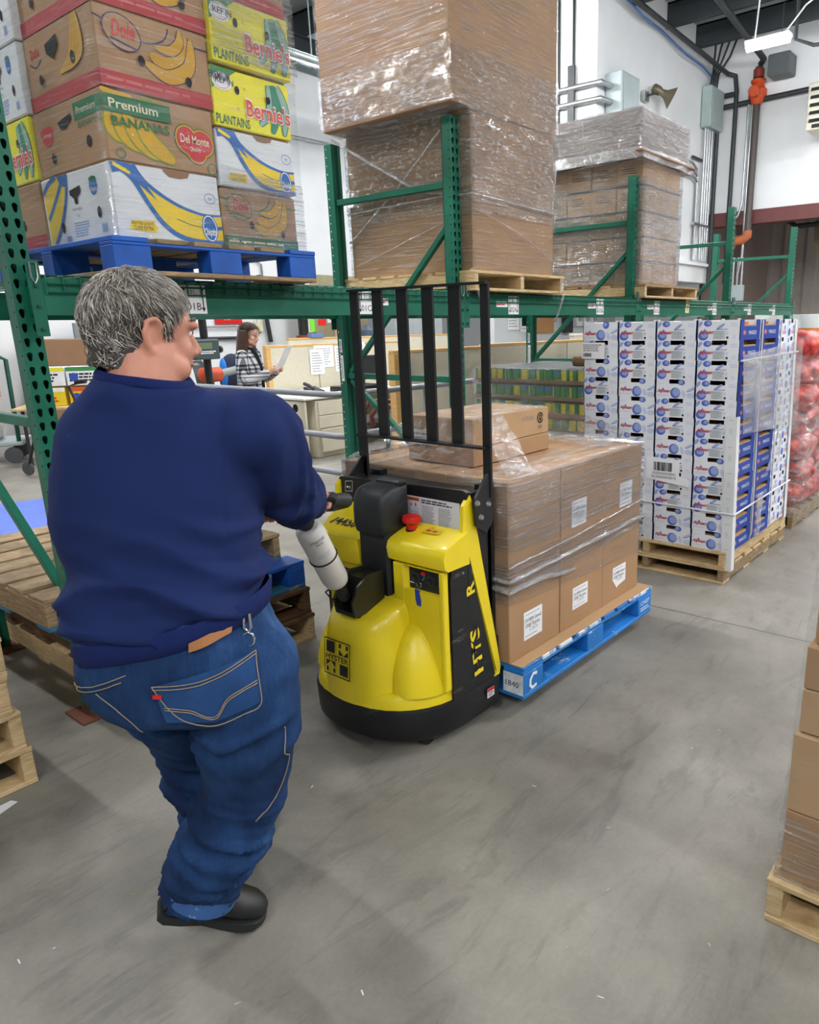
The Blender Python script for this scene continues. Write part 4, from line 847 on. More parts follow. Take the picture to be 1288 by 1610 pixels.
def sheet(parent, c, mat=FILMV, nu=14, nv=14, amp=.01, seed=1, name='film_sheet', sag=0.):
    """slack sheet between four corners"""
    c = [Vector(p) for p in c]; n = (c[1] - c[0]).cross(c[3] - c[0]).normalized(); rows = []
    for j in range(nv + 1):
        v = j / nv; r = []
        for i in range(nu + 1):
            u = i / nu; p = (c[0] * (1 - u) + c[1] * u) * (1 - v) + (c[3] * (1 - u) + c[2] * u) * v
            q = Vector((u * 6 + seed * 3, v * 2, seed)); p = p + n * (abs(mnoise.noise(q)) * amp * 2 - amp * .5 + sag * 4 * v * (1 - v)); r.append(tuple(p))
        rows.append(r)
    return MB().loft(rows, mat, cap=False, closed=False).build(name, parent, 180)
def rope(parent, pts, r, name='film_rope', seed=2):
    c = []; P3 = [Vector(p) for p in pts]
    for a, b in zip(P3, P3[1:]):
        n = max(2, int((b - a).length / .025))
        for i in range(n): p = a.lerp(b, i / n); c.append(p + Vector((mnoise.noise(p * 9), mnoise.noise(p * 9 + Vector((5, 0, 0))), mnoise.noise(p * 9 + Vector((0, 7, 0))))) * r * .6)
    c.append(P3[-1]); return MB().tube(c, [r * (.65 + .5 * abs(mnoise.noise(p * 14))) for p in c], ROPE, 6).build(name, parent, 180)
# load on the truck
b = (2.147, 1.587, 3.292, 2.52)
w1 = wrap('wrinkled stretch film round the brown cartons carried on the truck forks', [(.47, b), (.973, b), (.978, (2.18, 1.62, 3.26, 2.49))], FILM, .0045, zlow=lambda x, y: -.065 * (x - 2.15) / 1.14, seed=1)
wrap('', [(.70, b), (.975, b)], FILM, .006, seed=4, parent=w1, name='film_layer', tight=.022)
wrap('', [(.50, b), (.64, b)], FILM, .007, seed=9, parent=w1, name='film_layer', tight=.02, zlow=lambda x, y: .05 * (x - 2.15))
rope(w1, [(2.13, 2.3, .57), (2.133, 1.575, .575), (2.5, 1.575, .585), (3.31, 1.572, .60)], .012); rope(w1, [(2.135, 1.9, .56), (2.135, 1.58, .535), (2.35, 1.575, .53), (2.62, 1.578, .5)], .016)
rope(w1, [(2.14, 1.58, .63), (2.6, 1.574, .65), (3.3, 1.575, .69)], .006)
sheet(w1, [(2.885, 1.89, 1.172), (2.885, 2.255, 1.172), (3.27, 2.45, .982), (3.285, 1.6, .982)], FILMV, seed=3, sag=-.02)
sheet(w1, [(2.31, 1.885, 1.174), (2.31, 2.255, 1.174), (2.15, 2.5, .985), (2.15, 1.75, .985)], FILMV, seed=5, sag=-.02)
sheet(w1, [(2.31, 1.882, 1.174), (2.5, 1.882, 1.174), (2.33, 1.6, .98), (2.15, 1.6, .985)], FILMV, seed=7, sag=-.015)
sheet(w1, [(2.305, 1.88, 1.178), (2.885, 1.88, 1.178), (2.885, 2.26, 1.178), (2.305, 2.26, 1.178)], FILMV, seed=8, amp=.003)
sheet(w1, [(2.15, 1.59, .978), (3.29, 1.59, .978), (3.29, 1.8, .982), (2.15, 1.8, .982)], FILM, 20, 6, .006, 11)
sheet(w1, [(3.0, 1.7, .983), (3.29, 1.6, .983), (3.29, 2.5, .985), (3.1, 2.45, .985)], FILMV, 12, 12, .01, 12)
# tall cartons
bl = (3.592, 2.897, 4.49, 3.97); bt_ = (3.414, 2.884, 4.5, 3.975)
w2 = wrap('glossy stretch film round the tall brown cartons on the rack', [(1.88, bl), (2.735, bl), (2.757, bt_), (3.9, bt_)], FILM, .006, seed=21, step=.035, rows=.035)
wrap('', [(2.2, bl), (2.735, bl), (2.762, bt_), (3.05, bt_)], FILMV, .009, seed=25, parent=w2, name='film_layer', tight=.02)
for pts, r in (([(3.42, 3.9, 2.7), (3.575, 3.3, 2.35), (3.58, 3.05, 2.3)], .012), ([(3.578, 3.96, 2.1), (3.575, 3.5, 2.38), (3.56, 3.1, 2.66)], .008), ([(3.578, 3.97, 2.28), (3.57, 3.3, 2.3), (3.58, 2.89, 2.3), (4.49, 2.88, 2.27)], .008), ([(3.58, 3.9, 1.95), (3.58, 2.95, 2.2)], .004), ([(4.42, 2.875, 2.28), (4.46, 2.875, 2.5), (4.49, 2.87, 2.7)], .008), ([(3.6, 2.88, 2.22), (4.1, 2.88, 2.1), (4.49, 2.88, 1.95)], .003)): rope(w2, pts, r)
rope(w2, [(3.585, 2.9, 1.88), (3.6, 2.87, 1.8), (3.63, 2.86, 1.68)], .016); rope(w2, [(4.5, 2.84, 1.86), (4.51, 2.83, 1.74), (4.49, 2.85, 1.64), (4.48, 2.88, 1.56)], .010)
# grey capped cases
bb = (5.89, 2.93, 6.65, 3.945); bc = (5.752, 2.902, 6.7, 3.95)
w3 = wrap('crinkled stretch film round the brown cases and their grey cap on the rack', [(1.875, bb), (2.6, bb), (2.83, bb), (2.87, bc), (3.19, bc)], film('film_crinkled', .05, .2, (2, 2, 30), 3, 1., .55, .12), .006, seed=41, step=.04, rows=.035)
wrap('', [(1.88, bb), (2.42, bb)], FILMV, .01, seed=44, parent=w3, name='film_layer', tight=.02); wrap('', [(2.86, bc), (3.19, bc)], FILMV, .008, seed=47, parent=w3, name='film_layer', tight=.016); wrap('', [(2.82, (5.75, 2.9, 6.75, 3.95)), (2.9, (5.752, 2.9, 6.76, 3.95))], ROPE, .02, seed=49, parent=w3, name='film_layer', tight=.02)
wrap('', [(2.3, bb), (2.5, bb), (2.7, bb)], FILM, .01, seed=55, parent=w3, name='film_layer', tight=.03)
rope(w3, [(5.75, 3.44, 3.17), (5.75, 3.43, 3.0), (5.75, 3.42, 2.9)], .006)
# banana cartons
bbn = (1.428, 2.835, 2.285, 3.87)
w4 = wrap('shiny stretch film round the banana and plantain cartons on the rack', [(1.875, bbn), (2.42, (1.432, 2.835, 2.29, 3.87)), (3.25, (1.45, 2.835, 2.31, 3.87))], film('film_banana', .006, .07, (1.6, 1.6, 40), 3, .5, .12, .08), .004, seed=61)
FB2 = film('film_glare', .02, .16, (1.5, 1.5, 70), 2.2, .9, .5, .1)
sheet(w4, [(1.9, 2.822, 2.60), (2.31, 2.825, 2.60), (2.31, 2.825, 2.95), (1.9, 2.822, 2.95)], FB2, 16, 20, .006, 13); sheet(w4, [(1.88, 2.825, 1.87), (2.29, 2.825, 1.87), (2.29, 2.825, 2.16), (1.88, 2.825, 2.2)], FB2, 16, 20, .006, 15)
# fruit trays and onions
fm = film('film_hazy', .22, .12, (3, 3, 14), 2.5, .4, .4, .2)
w5 = thing('stretch_wrap', 'torn hazy stretch film on the blue ends of the fruit trays', 'stretch film', (0, 0, 0), 0, 'stretch film')
sheet(w5, [(4.15, 1.385, .92), (5.25, 1.385, .85), (5.25, 1.395, 1.42), (4.15, 1.415, 1.36)], fm, 24, 12, .005, 17); sheet(w5, [(4.62, 1.37, .62), (4.86, 1.37, .66), (4.9, 1.375, .9), (4.75, 1.378, .86)], fm, 8, 8, .02, 19); sheet(w5, [(4.46, 1.37, .24), (4.56, 1.37, .22), (4.6, 1.375, .5), (4.5, 1.378, .5)], fm, 6, 8, .012, 21)
bo = (5.6, 1.42, 6.78, 2.4)
wrap('loose stretch film round the stacked red onion sacks', [(.14, bo), (.75, (5.6, 1.40, 6.8, 2.4)), (1.3, (5.62, 1.42, 6.78, 2.4))], film('film_onion', .06, .12, (4, 4, 10), 2.2, .6, .3, .15), .02, seed=71, step=.04, rows=.04, zlow=lambda x, y: .12 * math.sin(x * 4))
# cans
fc = film('film_cans', .08, .1, (3, 3, 20), 3, .4, .22, .12); bk = (4.592, 2.692, 5.64, 3.735)
w6 = wrap('hazy stretch film round the trays of vegetable tins', [(.15, bk), (1.222, bk)], fc, .004, seed=81, step=.05, rows=.05); sheet(w6, [(4.592, 2.692, 1.232), (5.64, 2.692, 1.232), (5.64, 3.735, 1.232), (4.592, 3.735, 1.232)], fc, 12, 12, .004, 23)
# right-hand cartons
w7 = wrap('stretch film round the lowest brown carton at the aisle edge nearest the camera', [(.12, (1.708, -.31, 2.22, .4)), (.33, (1.708, -.31, 2.22, .4))], FILM, .005, seed=91); wrap('', [(.335, (1.71, -.31, 2.22, .395)), (.8, (1.722, -.31, 2.22, .388)), (1.02, (1.738, -.31, 2.22, .38)), (1.5, (1.758, -.31, 2.22, .372))], film('film_thin', .004, .03, (3, 3, 20), 3, .3, .05, .15), .003, seed=93, parent=w7, name='film_layer')
# ---------------------------------------------------------------- yellow walkie pallet truck (front towards -X)
TC = 1.97
T = thing('pallet_truck', 'yellow and black walkie pallet truck carrying wrapped cartons', 'pallet truck', (0, 0, 0))
def dshape(x0, xb, hw, n=18, e=2.6):
    """plan outline: straight sides, bulging front; returns loop of (x, y)"""
    pts = []
    for k in range(n + 1):
        a = -PI / 2 + PI * k / n; c, s_ = math.cos(a), math.sin(a)
        pts.append((xb - 0 - (xb - x0) * abs(c) ** (2 / e), TC + hw * math.copysign(abs(s_) ** (2 / e), s_)))
    return pts
def dloop(x0, xb, xe, hw, z, e=2.6, n=18): p = dshape(x0, xb, hw, n, e); return [(x, y, z) for x, y in p] + [(xe, TC + hw, z), (xe, TC - hw, z)]
m = MB(); m.loft([dloop(1.64, 1.92, 2.1, .325, .035, 2.3), dloop(1.60, 1.92, 2.115, .345, .06, 2.3), dloop(1.595, 1.92, 2.12, .348, .165, 2.3), dloop(1.6, 1.92, 2.12, .343, .178, 2.3), dloop(1.61, 1.92, 2.12, .335, .18, 2.3)], SCUFF)
sk = m.build('skirt', T, 50)
m = MB()
for y in (TC - .25, TC + .25): m.lathe([(.03, -.02), (.045, -.018), (.045, .018), (.03, .02)], (1.78, y, .046), RUBBER, 16, 1)
m.build('caster', T); MB().lathe([(.06, -.05), (.1, -.048), (.1, .048), (.06, .05)], (1.9, TC, .101), RUBBER, 24, 1).build('drive_wheel', T)
# yellow lower body: base rim, bench, bulges and nose hood
m = MB(); m.loft([dloop(1.602, 1.92, 1.95, .338, .18, 2.3), dloop(1.612, 1.92, 1.95, .335, .215, 2.3), dloop(1.63, 1.92, 1.95, .333, .232, 2.3)], YEL)
lb = m.build('lower_shell', T, 50)
m = MB()
m.loft([[(1.84 - .0, TC + .335, .23), (1.84, TC - .335, .23), (1.98, TC - .335, .23), (1.98, TC + .335, .23)], [(1.86, TC + .33, .8), (1.86, TC - .33, .8), (1.98, TC - .33, .8), (1.98, TC + .33, .8)]], YEL)
m.build('rear_shell', T, 30)
for sgn in (-1, 1):
    m = MB(); rings = []
    for j in range(11):
        t = j / 10; z = .225 + .26 * t; k = math.sqrt(max(1 - t ** 1.7, 0)); r = []
        for i in range(15):
            a = PI * i / 14; r.append((1.85 - .17 * k * math.sin(a), TC + sgn * .21 + .125 * k * math.cos(a) * (1 - .15 * t) - sgn * .02 * t, z))
        rings.append(r)
    m.loft(rings, YEL, True, True); m.build('wheel_bulge', T, 60)
# nose hood: lofted cross sections in plan from z .18 to its domed top
def nose(x0, xb, hw, z, e=3.2, n=16):
    pts = []
    for k in range(n + 1):
        a = -PI / 2 + PI * k / n; c, s_ = math.cos(a), math.sin(a); pts.append((xb - (xb - x0) * abs(c) ** (2 / e), TC + hw * math.copysign(abs(s_) ** (2 / e), s_), z))
    return pts
def nz(x, z): return z
m = MB(); R_ = []
for z, x0, hw, e in ((.18, 1.598, .235, 2.4), (.3, 1.606, .205, 2.7), (.40, 1.615, .18, 3.2), (.455, 1.622, .165, 3.4), (.485, 1.632, .155, 3.4), (.502, 1.655, .14, 3.2)):
    lp = nose(x0, 1.88, hw, z, e); R_.append([(x, y, zz + max(0, (x - 1.65)) * .34 * (z > .44)) for x, y, zz in lp])
m.loft(R_, YEL); nh = m.build('nose_hood', T, 44)
m = MB(); m.box(1.66, TC - .05, .497, 1.86, TC + .075, .515, BLK, .004); m.build('tiller_boot', T)
F = ((1.6225, TC + .085, .245), (0, -1, 0), (.07, 0, 1), (-1, 0, .07)); m = MB(); q = lambda a, b, c, d: m.rect(F, a, b, c, d, BLACK, .003)
W_, H_, e_ = .145, .145, .0045
F = ((1.603, TC + .1, .27), (0, -1, 0), (.09, 0, 1), (-1, 0, .09)); m = MB()
for a in ((0, 0, W_, e_), (0, H_ - e_, W_, H_), (0, 0, e_, H_), (W_ - e_, 0, W_, H_)): m.rect(F, *a, BLACK, .004)
m.rect(F, .012, .09, .058, .135, BLACK, .004); m.rect(F, .087, .012, .133, .055, BLACK, .004)
m.rect(F, .082, .118, .094, .135, BLACK, .004); m.rect(F, .121, .118, .133, .135, BLACK, .004); m.poly(F, [(.082, .113), (.107, .09), (.082, .09)], BLACK, .004); m.poly(F, [(.133, .113), (.133, .09), (.108, .09)], BLACK, .004)
m.rect(F, .012, .012, .024, .03, BLACK, .004); m.rect(F, .051, .012, .063, .03, BLACK, .004); m.poly(F, [(.012, .033), (.037, .057), (.012, .057)], BLACK, .004); m.poly(F, [(.063, .033), (.063, .057), (.038, .057)], BLACK, .004)
m.text(F, 'HYSTER', .01, .0625, .021, BLACK, .0045, wide=.126, bold=.02); m.build('emblem', nh, 0)
# pods on either side of the column
def cap(y0, y1, nm, top=.80, zf=.70, lip=.775):
    m = MB(); prof = [(1.815, zf), (1.797, zf + .012), (1.790, .755), (1.800, lip + .004), (1.815, lip + .014), (1.93, top + .028), (1.94, top + .02), (1.94, zf)]
    yin = [(y0, .012), (y0 + .012, 0), (y1 - .012, 0), (y1, .012)]; rings = []
    for y, ins in yin:
        cx, cz = 1.88, .75; rings.append([(cx + (x - cx) * (1 - ins * 4), y, cz + (z - cz) * (1 - ins * 5)) for x, z in prof])
    m.loft(rings, YEL); return m.build(nm, T, 40)
c1 = cap(TC - .36, TC - .075, 'control_pod'); c2 = cap(TC + .085, TC + .325, 'battery_pod', .83, .64, .75)
# face of the control pod with its recessed panel
def frame_face(y0, y1, z0, z1, ya, yb, za, zb, x, xr):
    m = MB(); m.box(x, yb, z0, x + .03, y1, z1, YEL, .004).box(x, y0, z0, x + .03, ya, z1, YEL, .004).box(x, ya, z0, x + .03, yb, za, YEL).box(x, ya, zb, x + .03, yb, z1, YEL)
    for s_, yy in ((1, ya), (-1, yb)): m.prism([(x + .002, yy), (x + .03, yy), (x + .03, yy + s_ * .0), (x + .03, yy + s_ * .018)], 2, za, zb, YEL)
    return m
fm_ = frame_face(TC - .345, TC - .095, .23, .70, TC - .325, TC - .15, .605, .697, 1.802, 1.84); fm_.build('control_fascia', T, 40)
m = MB().box(1.822, TC - .325, .605, 1.835, TC - .15, .697, BLKP, .003); cpn = m.build('control_panel', T)
F = FX(1.822, TC - .155, .612); m = MB()
m.lathe([(.024, 0), (.022, -.008), (.014, -.01), (.012, -.004)], (1.822, TC - .2, .652), BLKP, 20, 0); m.lathe([(.024, 0), (.022, -.008), (.014, -.01), (.012, -.004)], (1.822, TC - .275, .652), BLKP, 20, 0); m.build('gauge_ring', cpn)
m = MB(); m.oval(F, .078, .06, .012, .008, RED, .002); m.stroke(F, curve([(.07, .035), (.08, .04), (.085, .055)]), .004, pm('teal_mark', '2D8C80', .5), .002); m.lines(F, .01, .012, .04, .022, 1, PAPER, 3); m.build('panel_marking', cpn)
m = MB(); m.tube([(1.815, TC - .215 + .011 * math.cos(a), .628 + .011 * math.sin(a)) for a in (2 * PI * k / 14 for k in range(14))], .0016, CHROME, 6, closed=True); kr = m.build('key_ring', T)
m = MB(); m.loft([[(1.802, TC - .205, .612), (1.802, TC - .228, .608), (1.808, TC - .228, .608), (1.808, TC - .205, .612)], [(1.801, TC - .207, .575), (1.801, TC - .236, .57), (1.807, TC - .236, .57), (1.807, TC - .207, .575)], [(1.80, TC - .214, .552), (1.80, TC - .234, .55), (1.806, TC - .234, .55), (1.806, TC - .214, .552)]], pm('key_blue', '1C3FA8', .4)); m.build('key_tag', T)
m = MB().box(1.82, TC + .09, .5, 1.85, TC + .325, .66, YEL, .006).box(1.815, TC + .16, .5, 1.822, TC + .3, .615, pm('grey_panel', '4A4C50', .5), .002); m.build('battery_cover', T)
F = ((1.805, TC + .31, .765), (0, -1, 0), (.75, 0, .42), (-.42, 0, .75)); m = MB(); m.text(F, '74450', .02, .04, .05, BLACK, .006, wide=.15, shear=.22, bold=.03); m.build('fleet_number', c2, 0)
# emergency button
m = MB(); c_ = (1.885, TC - .125, .80)
m.lathe([(.024, -.02), (.024, .012), (.0, .012)], c_, BLK, 18); eb = m.build('button_base', T); m = MB(); m.lathe([(.02, .012), (.022, .03), (.024, .034), (.035, .04), (.038, .05), (.034, .062), (.02, .068), (.001, .069)], c_, RED, 24); m.build('emergency_button', T)
F = ((1.87, TC - .19, .805), (.98, 0, .15), (0, -1, 0), (-.15, 0, .98)); m = MB(); m.rect(F, 0, 0, .06, .075, pm('sticker_yellow', 'DCC21C', .5), .01); m.ring(F, .045, .02, .008, .008, .002, BLACK, .0115, 12); m.rect(F, .01, .01, .025, .03, RED, .0115); m.rect(F, .01, .04, .025, .062, RED, .0115); m.build('warning_sticker', c1)
# column and its rounded head
m = MB(); m.box(1.80, TC - .075, .5, 1.93, TC + .085, .83, BLKP, .012); m.build('column', T)
m = MB(); rings = []
for y, k in ((TC + .075, .82), (TC + .068, .95), (TC + .055, 1), (TC - .062, 1), (TC - .077, .95), (TC - .087, .8)):
    prof = [(1.775, .80), (1.768, .83), (1.768, .89), (1.775, .935), (1.795, .963), (1.83, .975), (1.92, .985), (1.92, .80)]; rings.append([(1.85 + (x - 1.85) * k, y, .89 + (z - .89) * k) for x, z in prof])
m.loft(rings, BLKP); m.build('column_head', T, 50); MB().box(1.87, TC - .085, .965, 1.915, TC + .045, .992, BLK, .008).build('column_cap', T)
# black back panel with the warning plate
m = MB(); m.prism([(TC - .345, .55), (TC + .345, .55), (TC + .345, .94), (TC + .335, .952), (TC - .33, .972), (TC - .345, .965)], 0, 1.945, 1.965, BLK); bp_ = m.build('back_panel', T)
m = MB(); F = FX(1.945, TC - .045, .815); m.rect(F, 0, 0, .27, .108, pm('warning_plate', 'D5D9E2', .5, var=.02), .003); m.rect(F, .006, .09, .07, .103, pm('warning_orange', 'C8642C', .5), .0038); m.text(F, 'WARNING', .038, .0925, .008, BLACK, .0044, align='C', wide=.05)
for u in (.028, .05): m.ring(F, u, .076, .008, .008, .001, RED, .0042, 14); m.oval(F, u, .08, .002, .002, BLACK, .0044, 8); m.rect(F, u - .002, .07, u + .002, .078, BLACK, .0044)
m.rect(F, .006, .06, .07, .0608, BLACK, .0042); m.lines(F, .01, .008, .068, .055, 7, GREYP, 3, .45, .0042); m.lines(F, .08, .084, .235, .102, 2, BLACK, 5, .5, .0042); m.lines(F, .082, .008, .15, .078, 10, GREYP, 7, .45, .0042); m.lines(F, .165, .008, .235, .078, 10, GREYP, 9, .45, .0042); m.build('warning_plate', bp_, 0)
m = MB(); F = FX(1.945, TC + .31, .895); m.ring(F, .028, .022, .035, .028, .0025, PAPER, .003, 4, PI / 4); m.rect(F, .014, .014, .026, .022, PAPER, .003); m.rect(F, .032, .012, .036, .024, PAPER, .003); m.rect(F, .215, .018, .27, .045, PAPER, .003); m.build('white_marking', bp_, 0)
# side plates, both sides: yellow slanting band in front of black guard plate
for sgn, nm in ((-1, 'r'), (1, 'l')):
    y = TC + sgn * .338; ya, yb = (y - .006, y + .006)
    m = MB(); m.prism([(1.845, .18), (1.845, .66), (1.855, .7), (1.915, .765), (1.94, .765), (1.95, .73), (2.1, .18)], 1, ya, yb, SCUFF); sp_ = m.build('side_plate', T)
    m = MB(); m.prism([(1.912, .765), (1.94, .765), (1.953, .72), (2.105, .2), (2.09, .18), (2.125, .18), (2.13, .22), (1.972, .935), (1.962, .955), (1.925, .92)], 1, ya - .004 * (sgn < 0), yb + .004 * (sgn > 0), YEL); m.build('slant_band', T)
    m = MB(); m.prism([(1.96, .15), (2.12, .15), (2.12, .95), (1.98, .95)], 1, y - sgn * .03 - .01, y - sgn * .03 + .01, BLK); m.prism([(2.1, .1), (2.14, .1), (2.14, .96), (2.1, .96)], 1, y - sgn * .05 - .03, y - sgn * .05 + .03, BLK); m.box(2.06, min(y - sgn * .005, y - sgn * .05), .1, 2.142, max(y - sgn * .005, y - sgn * .05), .34, BLK, .005); m.build('mast_side', T)
    if sgn < 0:
        F = ((1.965, ya, .24), (0, 0, 1), (-1, 0, 0), (0, -1, 0)); F = ((2.02, ya, .235), (-.12, 0, .99), (-.99, 0, -.12), (0, -1, 0)); m = MB()
        m.text(F, 'HYS', 0, 0, .052, YEL, .002, wide=.2, bold=.03); m.build('worn_lettering', sp_, 0); m = MB(); m.text(F, 'R', .345, .0, .045, YEL, .002, wide=.05, bold=.03)
        m.build('worn_lettering', sp_, 0); m = MB()
        for u, v, a, b in ((.02, .02, .06, .028), (.1, .0, .11, .05), (.07, .035, .14, .042), (.15, .01, .2, .017)): m.poly(F, [(u, v), (a, v - .004), (a + .006, b), (u + .004, b + .004)], BLK, .0028)
        m.build('paint_wear', sp_, 0)
        F = FY(2.03, ya, .11); m = MB(); m.rect(F, 0, .0, .045, .04, PAPER, .0125); m.rect(F, 0, .026, .045, .04, RED, .0135); m.lines(F, .005, .004, .04, .024, 2, BLACK, 4, .5, .0135); m.build('safety_sticker', sk, 0)
        for x_, z_ in ((1.95, .74), (1.945, .7), (1.915, .67), (1.97, .66)): MB().lathe([(.0, -.004), (.005, -.003), (.006, 0)], (x_, ya, z_), STEEL, 8, 1).build('screw', sp_)
# battery box and load backrest
m = MB().box(1.98, TC - .3, .15, 2.13, TC + .3, .94, BLK, .008); m.build('battery_case', T)
BX_ = 2.06
def flat(y, z0, z1, w_, nm='backrest_bar', x=BX_): return MB().box(x - .006, y - w_ / 2, z0, x + .006, y + w_ / 2, z1, BLK, .001).build(nm, T)
for y, w_ in ((1.614, .036), (2.277, .046)):
    flat(y, .93, 1.69, w_, 'backrest_upright')
for y in (2.146, 2.013, 1.882, 1.752): flat(y, 1.118, 1.685, .054)
MB().box(BX_ - .02, 1.597, 1.683, BX_ + .006, 2.30, 1.692, BLK).build('backrest_top_rail', T); MB().box(BX_ - .035, 1.61, 1.112, BX_ + .006, 2.28, 1.12, BLK).build('backrest_lower_rail', T)
for y, s_ in ((1.607, 1), (2.283, -1)):
    m = MB(); m.prism([(BX_ + .012, 1.03), (BX_ + .012, .84), (BX_ - .03, .8), (BX_ - .088, .84), (BX_ - .1, .93), (BX_ - .02, 1.02)], 1, y - .006, y + .006, BLK); gs = m.build('gusset_plate', T)
    for dx, z in ((-.085, .925), (-.02, .91), (-.065, .868)): MB().lathe([(.0, -.012), (.008, -.01), (.01, -.005), (.012, 0)], (BX_ + dx, y - .006, z), STEEL, 8, 1).build('bolt', gs)
    if s_ < 0: m = MB(); m.prism([(2.30, .93), (2.26, .93), (2.26, 1.03), (2.255, 1.0)], 0, BX_ - .006, BX_ + .006, BLK); m.build('upright_foot', T)
# forks
for y in (TC - .18 + .07, TC + .18 + .07 - .07):
    m = MB(); m.prism([(2.1, .1), (3.2, .1), (3.28, .09), (3.28, .075), (2.1, .075)], 1, y - .085, y + .085, BLK); m.build('fork', T)
# tiller: pivot housing, arm in white pouch, head with grips
P0, P1 = Vector((1.63, 1.962, .605)), Vector((1.44, 1.90, .93)); dr = (P1 - P0).normalized()
m = MB(); m.prism([(1.64, .515), (1.79, .515), (1.79, .66), (1.72, .665), (1.66, .63), (1.63, .57)], 1, TC - .055, TC - .045, pm('olive_black_steel', '2A2A22', .35)); m.prism([(1.64, .515), (1.79, .515), (1.79, .66), (1.72, .665), (1.66, .63), (1.63, .57)], 1, TC + .045, TC + .055, pm('olive_black_steel', '2A2A22', .35)); m.box(1.64, TC - .046, .515, 1.79, TC + .046, .53, BLK).box(1.7, TC - .046, .53, 1.785, TC + .046, .65, BLK); m.build('tiller_bracket', T)
m = MB(); m.cyl(P0 - dr * .02, P1, .022, BLK, 14); ta = m.build('tiller_arm', T)
PCH = worn('white_pouch', 'D9D8D6', '4A4845', .66, .72, 9, .5); m = MB(); m.tube([P0 + dr * (.06 + .3 * t) for t in (0, .04, .12, .5, .88, .96, 1)], [.03, .042, .047, .047, .048, .046, .036], PCH, 22); po = m.build('manual_pouch', T, 60)
m = MB(); A_ = P0 + dr * .21; m.tube([A_ + (dr.orthogonal().normalized() * math.cos(a) + dr.cross(dr.orthogonal().normalized()) * math.sin(a)) * .049 for a in (2 * PI * k / 20 for k in range(20))], .003, BLK, 6, closed=True); m.build('pouch_tie', po)
# print on the pouch (curved with it)
sx_ = dr.cross(Vector((0, 0, 1))).normalized(); front = sx_.cross(dr).normalized()
front = (Vector((-1.0, -.75, .35)) - dr * Vector((-1.0, -.75, .35)).dot(dr)).normalized(); sx_ = dr.cross(front)
def wrap_text(mb, s_, u, v, size, wide, mat):
    vs, fs = text_mesh(s_); xs = [p[0] for p in vs]; x0, x1 = min(xs), max(xs); kx = wide / (x1 - x0); out = []
    for p in vs: a = (u + (p[0] - x0) * kx) / .0475; q = P0 + dr * (v + p[1] * size / .7) + (front * math.cos(a) + sx_ * math.sin(a)) * .0488; out.append(q)
    mb.add(out, fs, mat)
m = MB(); wrap_text(m, 'LITERATURE', -.005, .315, .011, .055, BLACK); wrap_text(m, 'PACK', .012, .3, .011, .025, BLACK); wrap_text(m, 'operator manual', .0, .255, .006, .045, GREYP); wrap_text(m, 'keep with truck', .0, .245, .006, .04, GREYP); m.build('pouch_print', po, 0)
m = MB(); m.tube([P0 + Vector((-.02, .03, .03)), P0 + Vector((-.045, .045, .01)), P0 + Vector((-.03, .03, -.02)), P0 + Vector((.0, .02, -.01))], .004, BLK, 6); m.tube([P0 + Vector((-.03, .03, -.02)), P0 + Vector((-.035, .03, -.05))], .004, BLK, 6); m.build('tie_cord', T)
HD = P1 + dr * .04
m = MB(); m.tube([P1 - dr * .01, P1 + dr * .03, P1 + dr * .06], [.03, .036, .032], BLKP, 14); m.build('tiller_neck', T)
HX = Vector((.25, -.95, .22)).normalized()
m = MB(); hc = HD + dr * .035; m.ell(hc, (.05, .075, .035), BLKP, 18, 10, Matrix.Rotation(math.atan2(HX.x, -HX.y), 3, 'Z')); m.build('tiller_head', T)
GR = hc + HX * .14 + Vector((.0, 0, .012))
for k in (-1, 1):
    m = MB(); m.tube([hc + HX * .05 * k, hc + HX * .075 * k + Vector((0, 0, .008)), hc + HX * .11 * k + Vector((0, 0, .01)), hc + HX * .15 * k + Vector((0, 0, .008)), hc + HX * .16 * k + Vector((0, 0, .008))], [.016, .017, .0185, .0175, .01], BLKP, 14); m.build('handle_grip', T)
    m = MB(); m.tube([hc + HX * .14 * k + Vector((0, 0, .0)), hc + HX * .16 * k + Vector((.06, .03, -.02)), hc + HX * .09 * k + Vector((.085, .03, -.03)), hc + Vector((.05, .02, -.02))], [.02, .026, .022, .018], BLKP, 12); m.build('knuckle_guard', T)
# ---------------------------------------------------------------- wall equipment, upper right
def put(name, mb, label, cat, group=None, smooth=38): return tag(mb.build(name, None, smooth), label, cat, group)
WB = 6.985
m = MB().box(12.42, WB - .32, 5.05, 13.1, WB, 5.72, GREYPAINT, .02); o = put('electrical_cabinet', m, 'large pale grey electrical cabinet high on the white wall beside the rack load', 'electrical cabinet')
MB().box(12.5, WB - .335, 5.1, 13.05, WB - .32, 5.67, GREYPAINT, .01).build('door', o)
for k, z in enumerate((5.5, 5.25)): put('conduit', MB().tube([(12.42, WB - .12, z), (12.1, WB - .1, z), (12.08, 7.3, z), (12.08, 10, z)], .045, STEEL, 10), 'thick grey conduit running sideways into the electrical cabinet, %s of two' % ('upper', 'lower')[k], 'conduit', 'conduits at the electrical cabinet')
for k, y in enumerate((7.45, 7.75, 8.05)): put('conduit', MB().tube([(12.12, y, 4.6), (12.12, y, 7.3)], .022, DSTEEL if k != 2 else STEEL, 8), 'thin upright conduit behind the tall carton stack, %s from the electrical cabinet' % ('first', 'second', 'third')[k], 'conduit', 'upright conduits')
put('strut_channel', MB().box(12.06, 7.4, 4.75, 12.11, 7.46, 5.85, DSTEEL).box(12.06, 7.5, 4.75, 12.11, 7.53, 5.85, DSTEEL).box(12.06, 7.46, 4.75, 12.075, 7.5, 5.85, DSTEEL), 'short upright dark strut behind the conduits of the electrical cabinet', 'strut')
HORN = pm('bronze_horn', '6A6350', .4, .3)
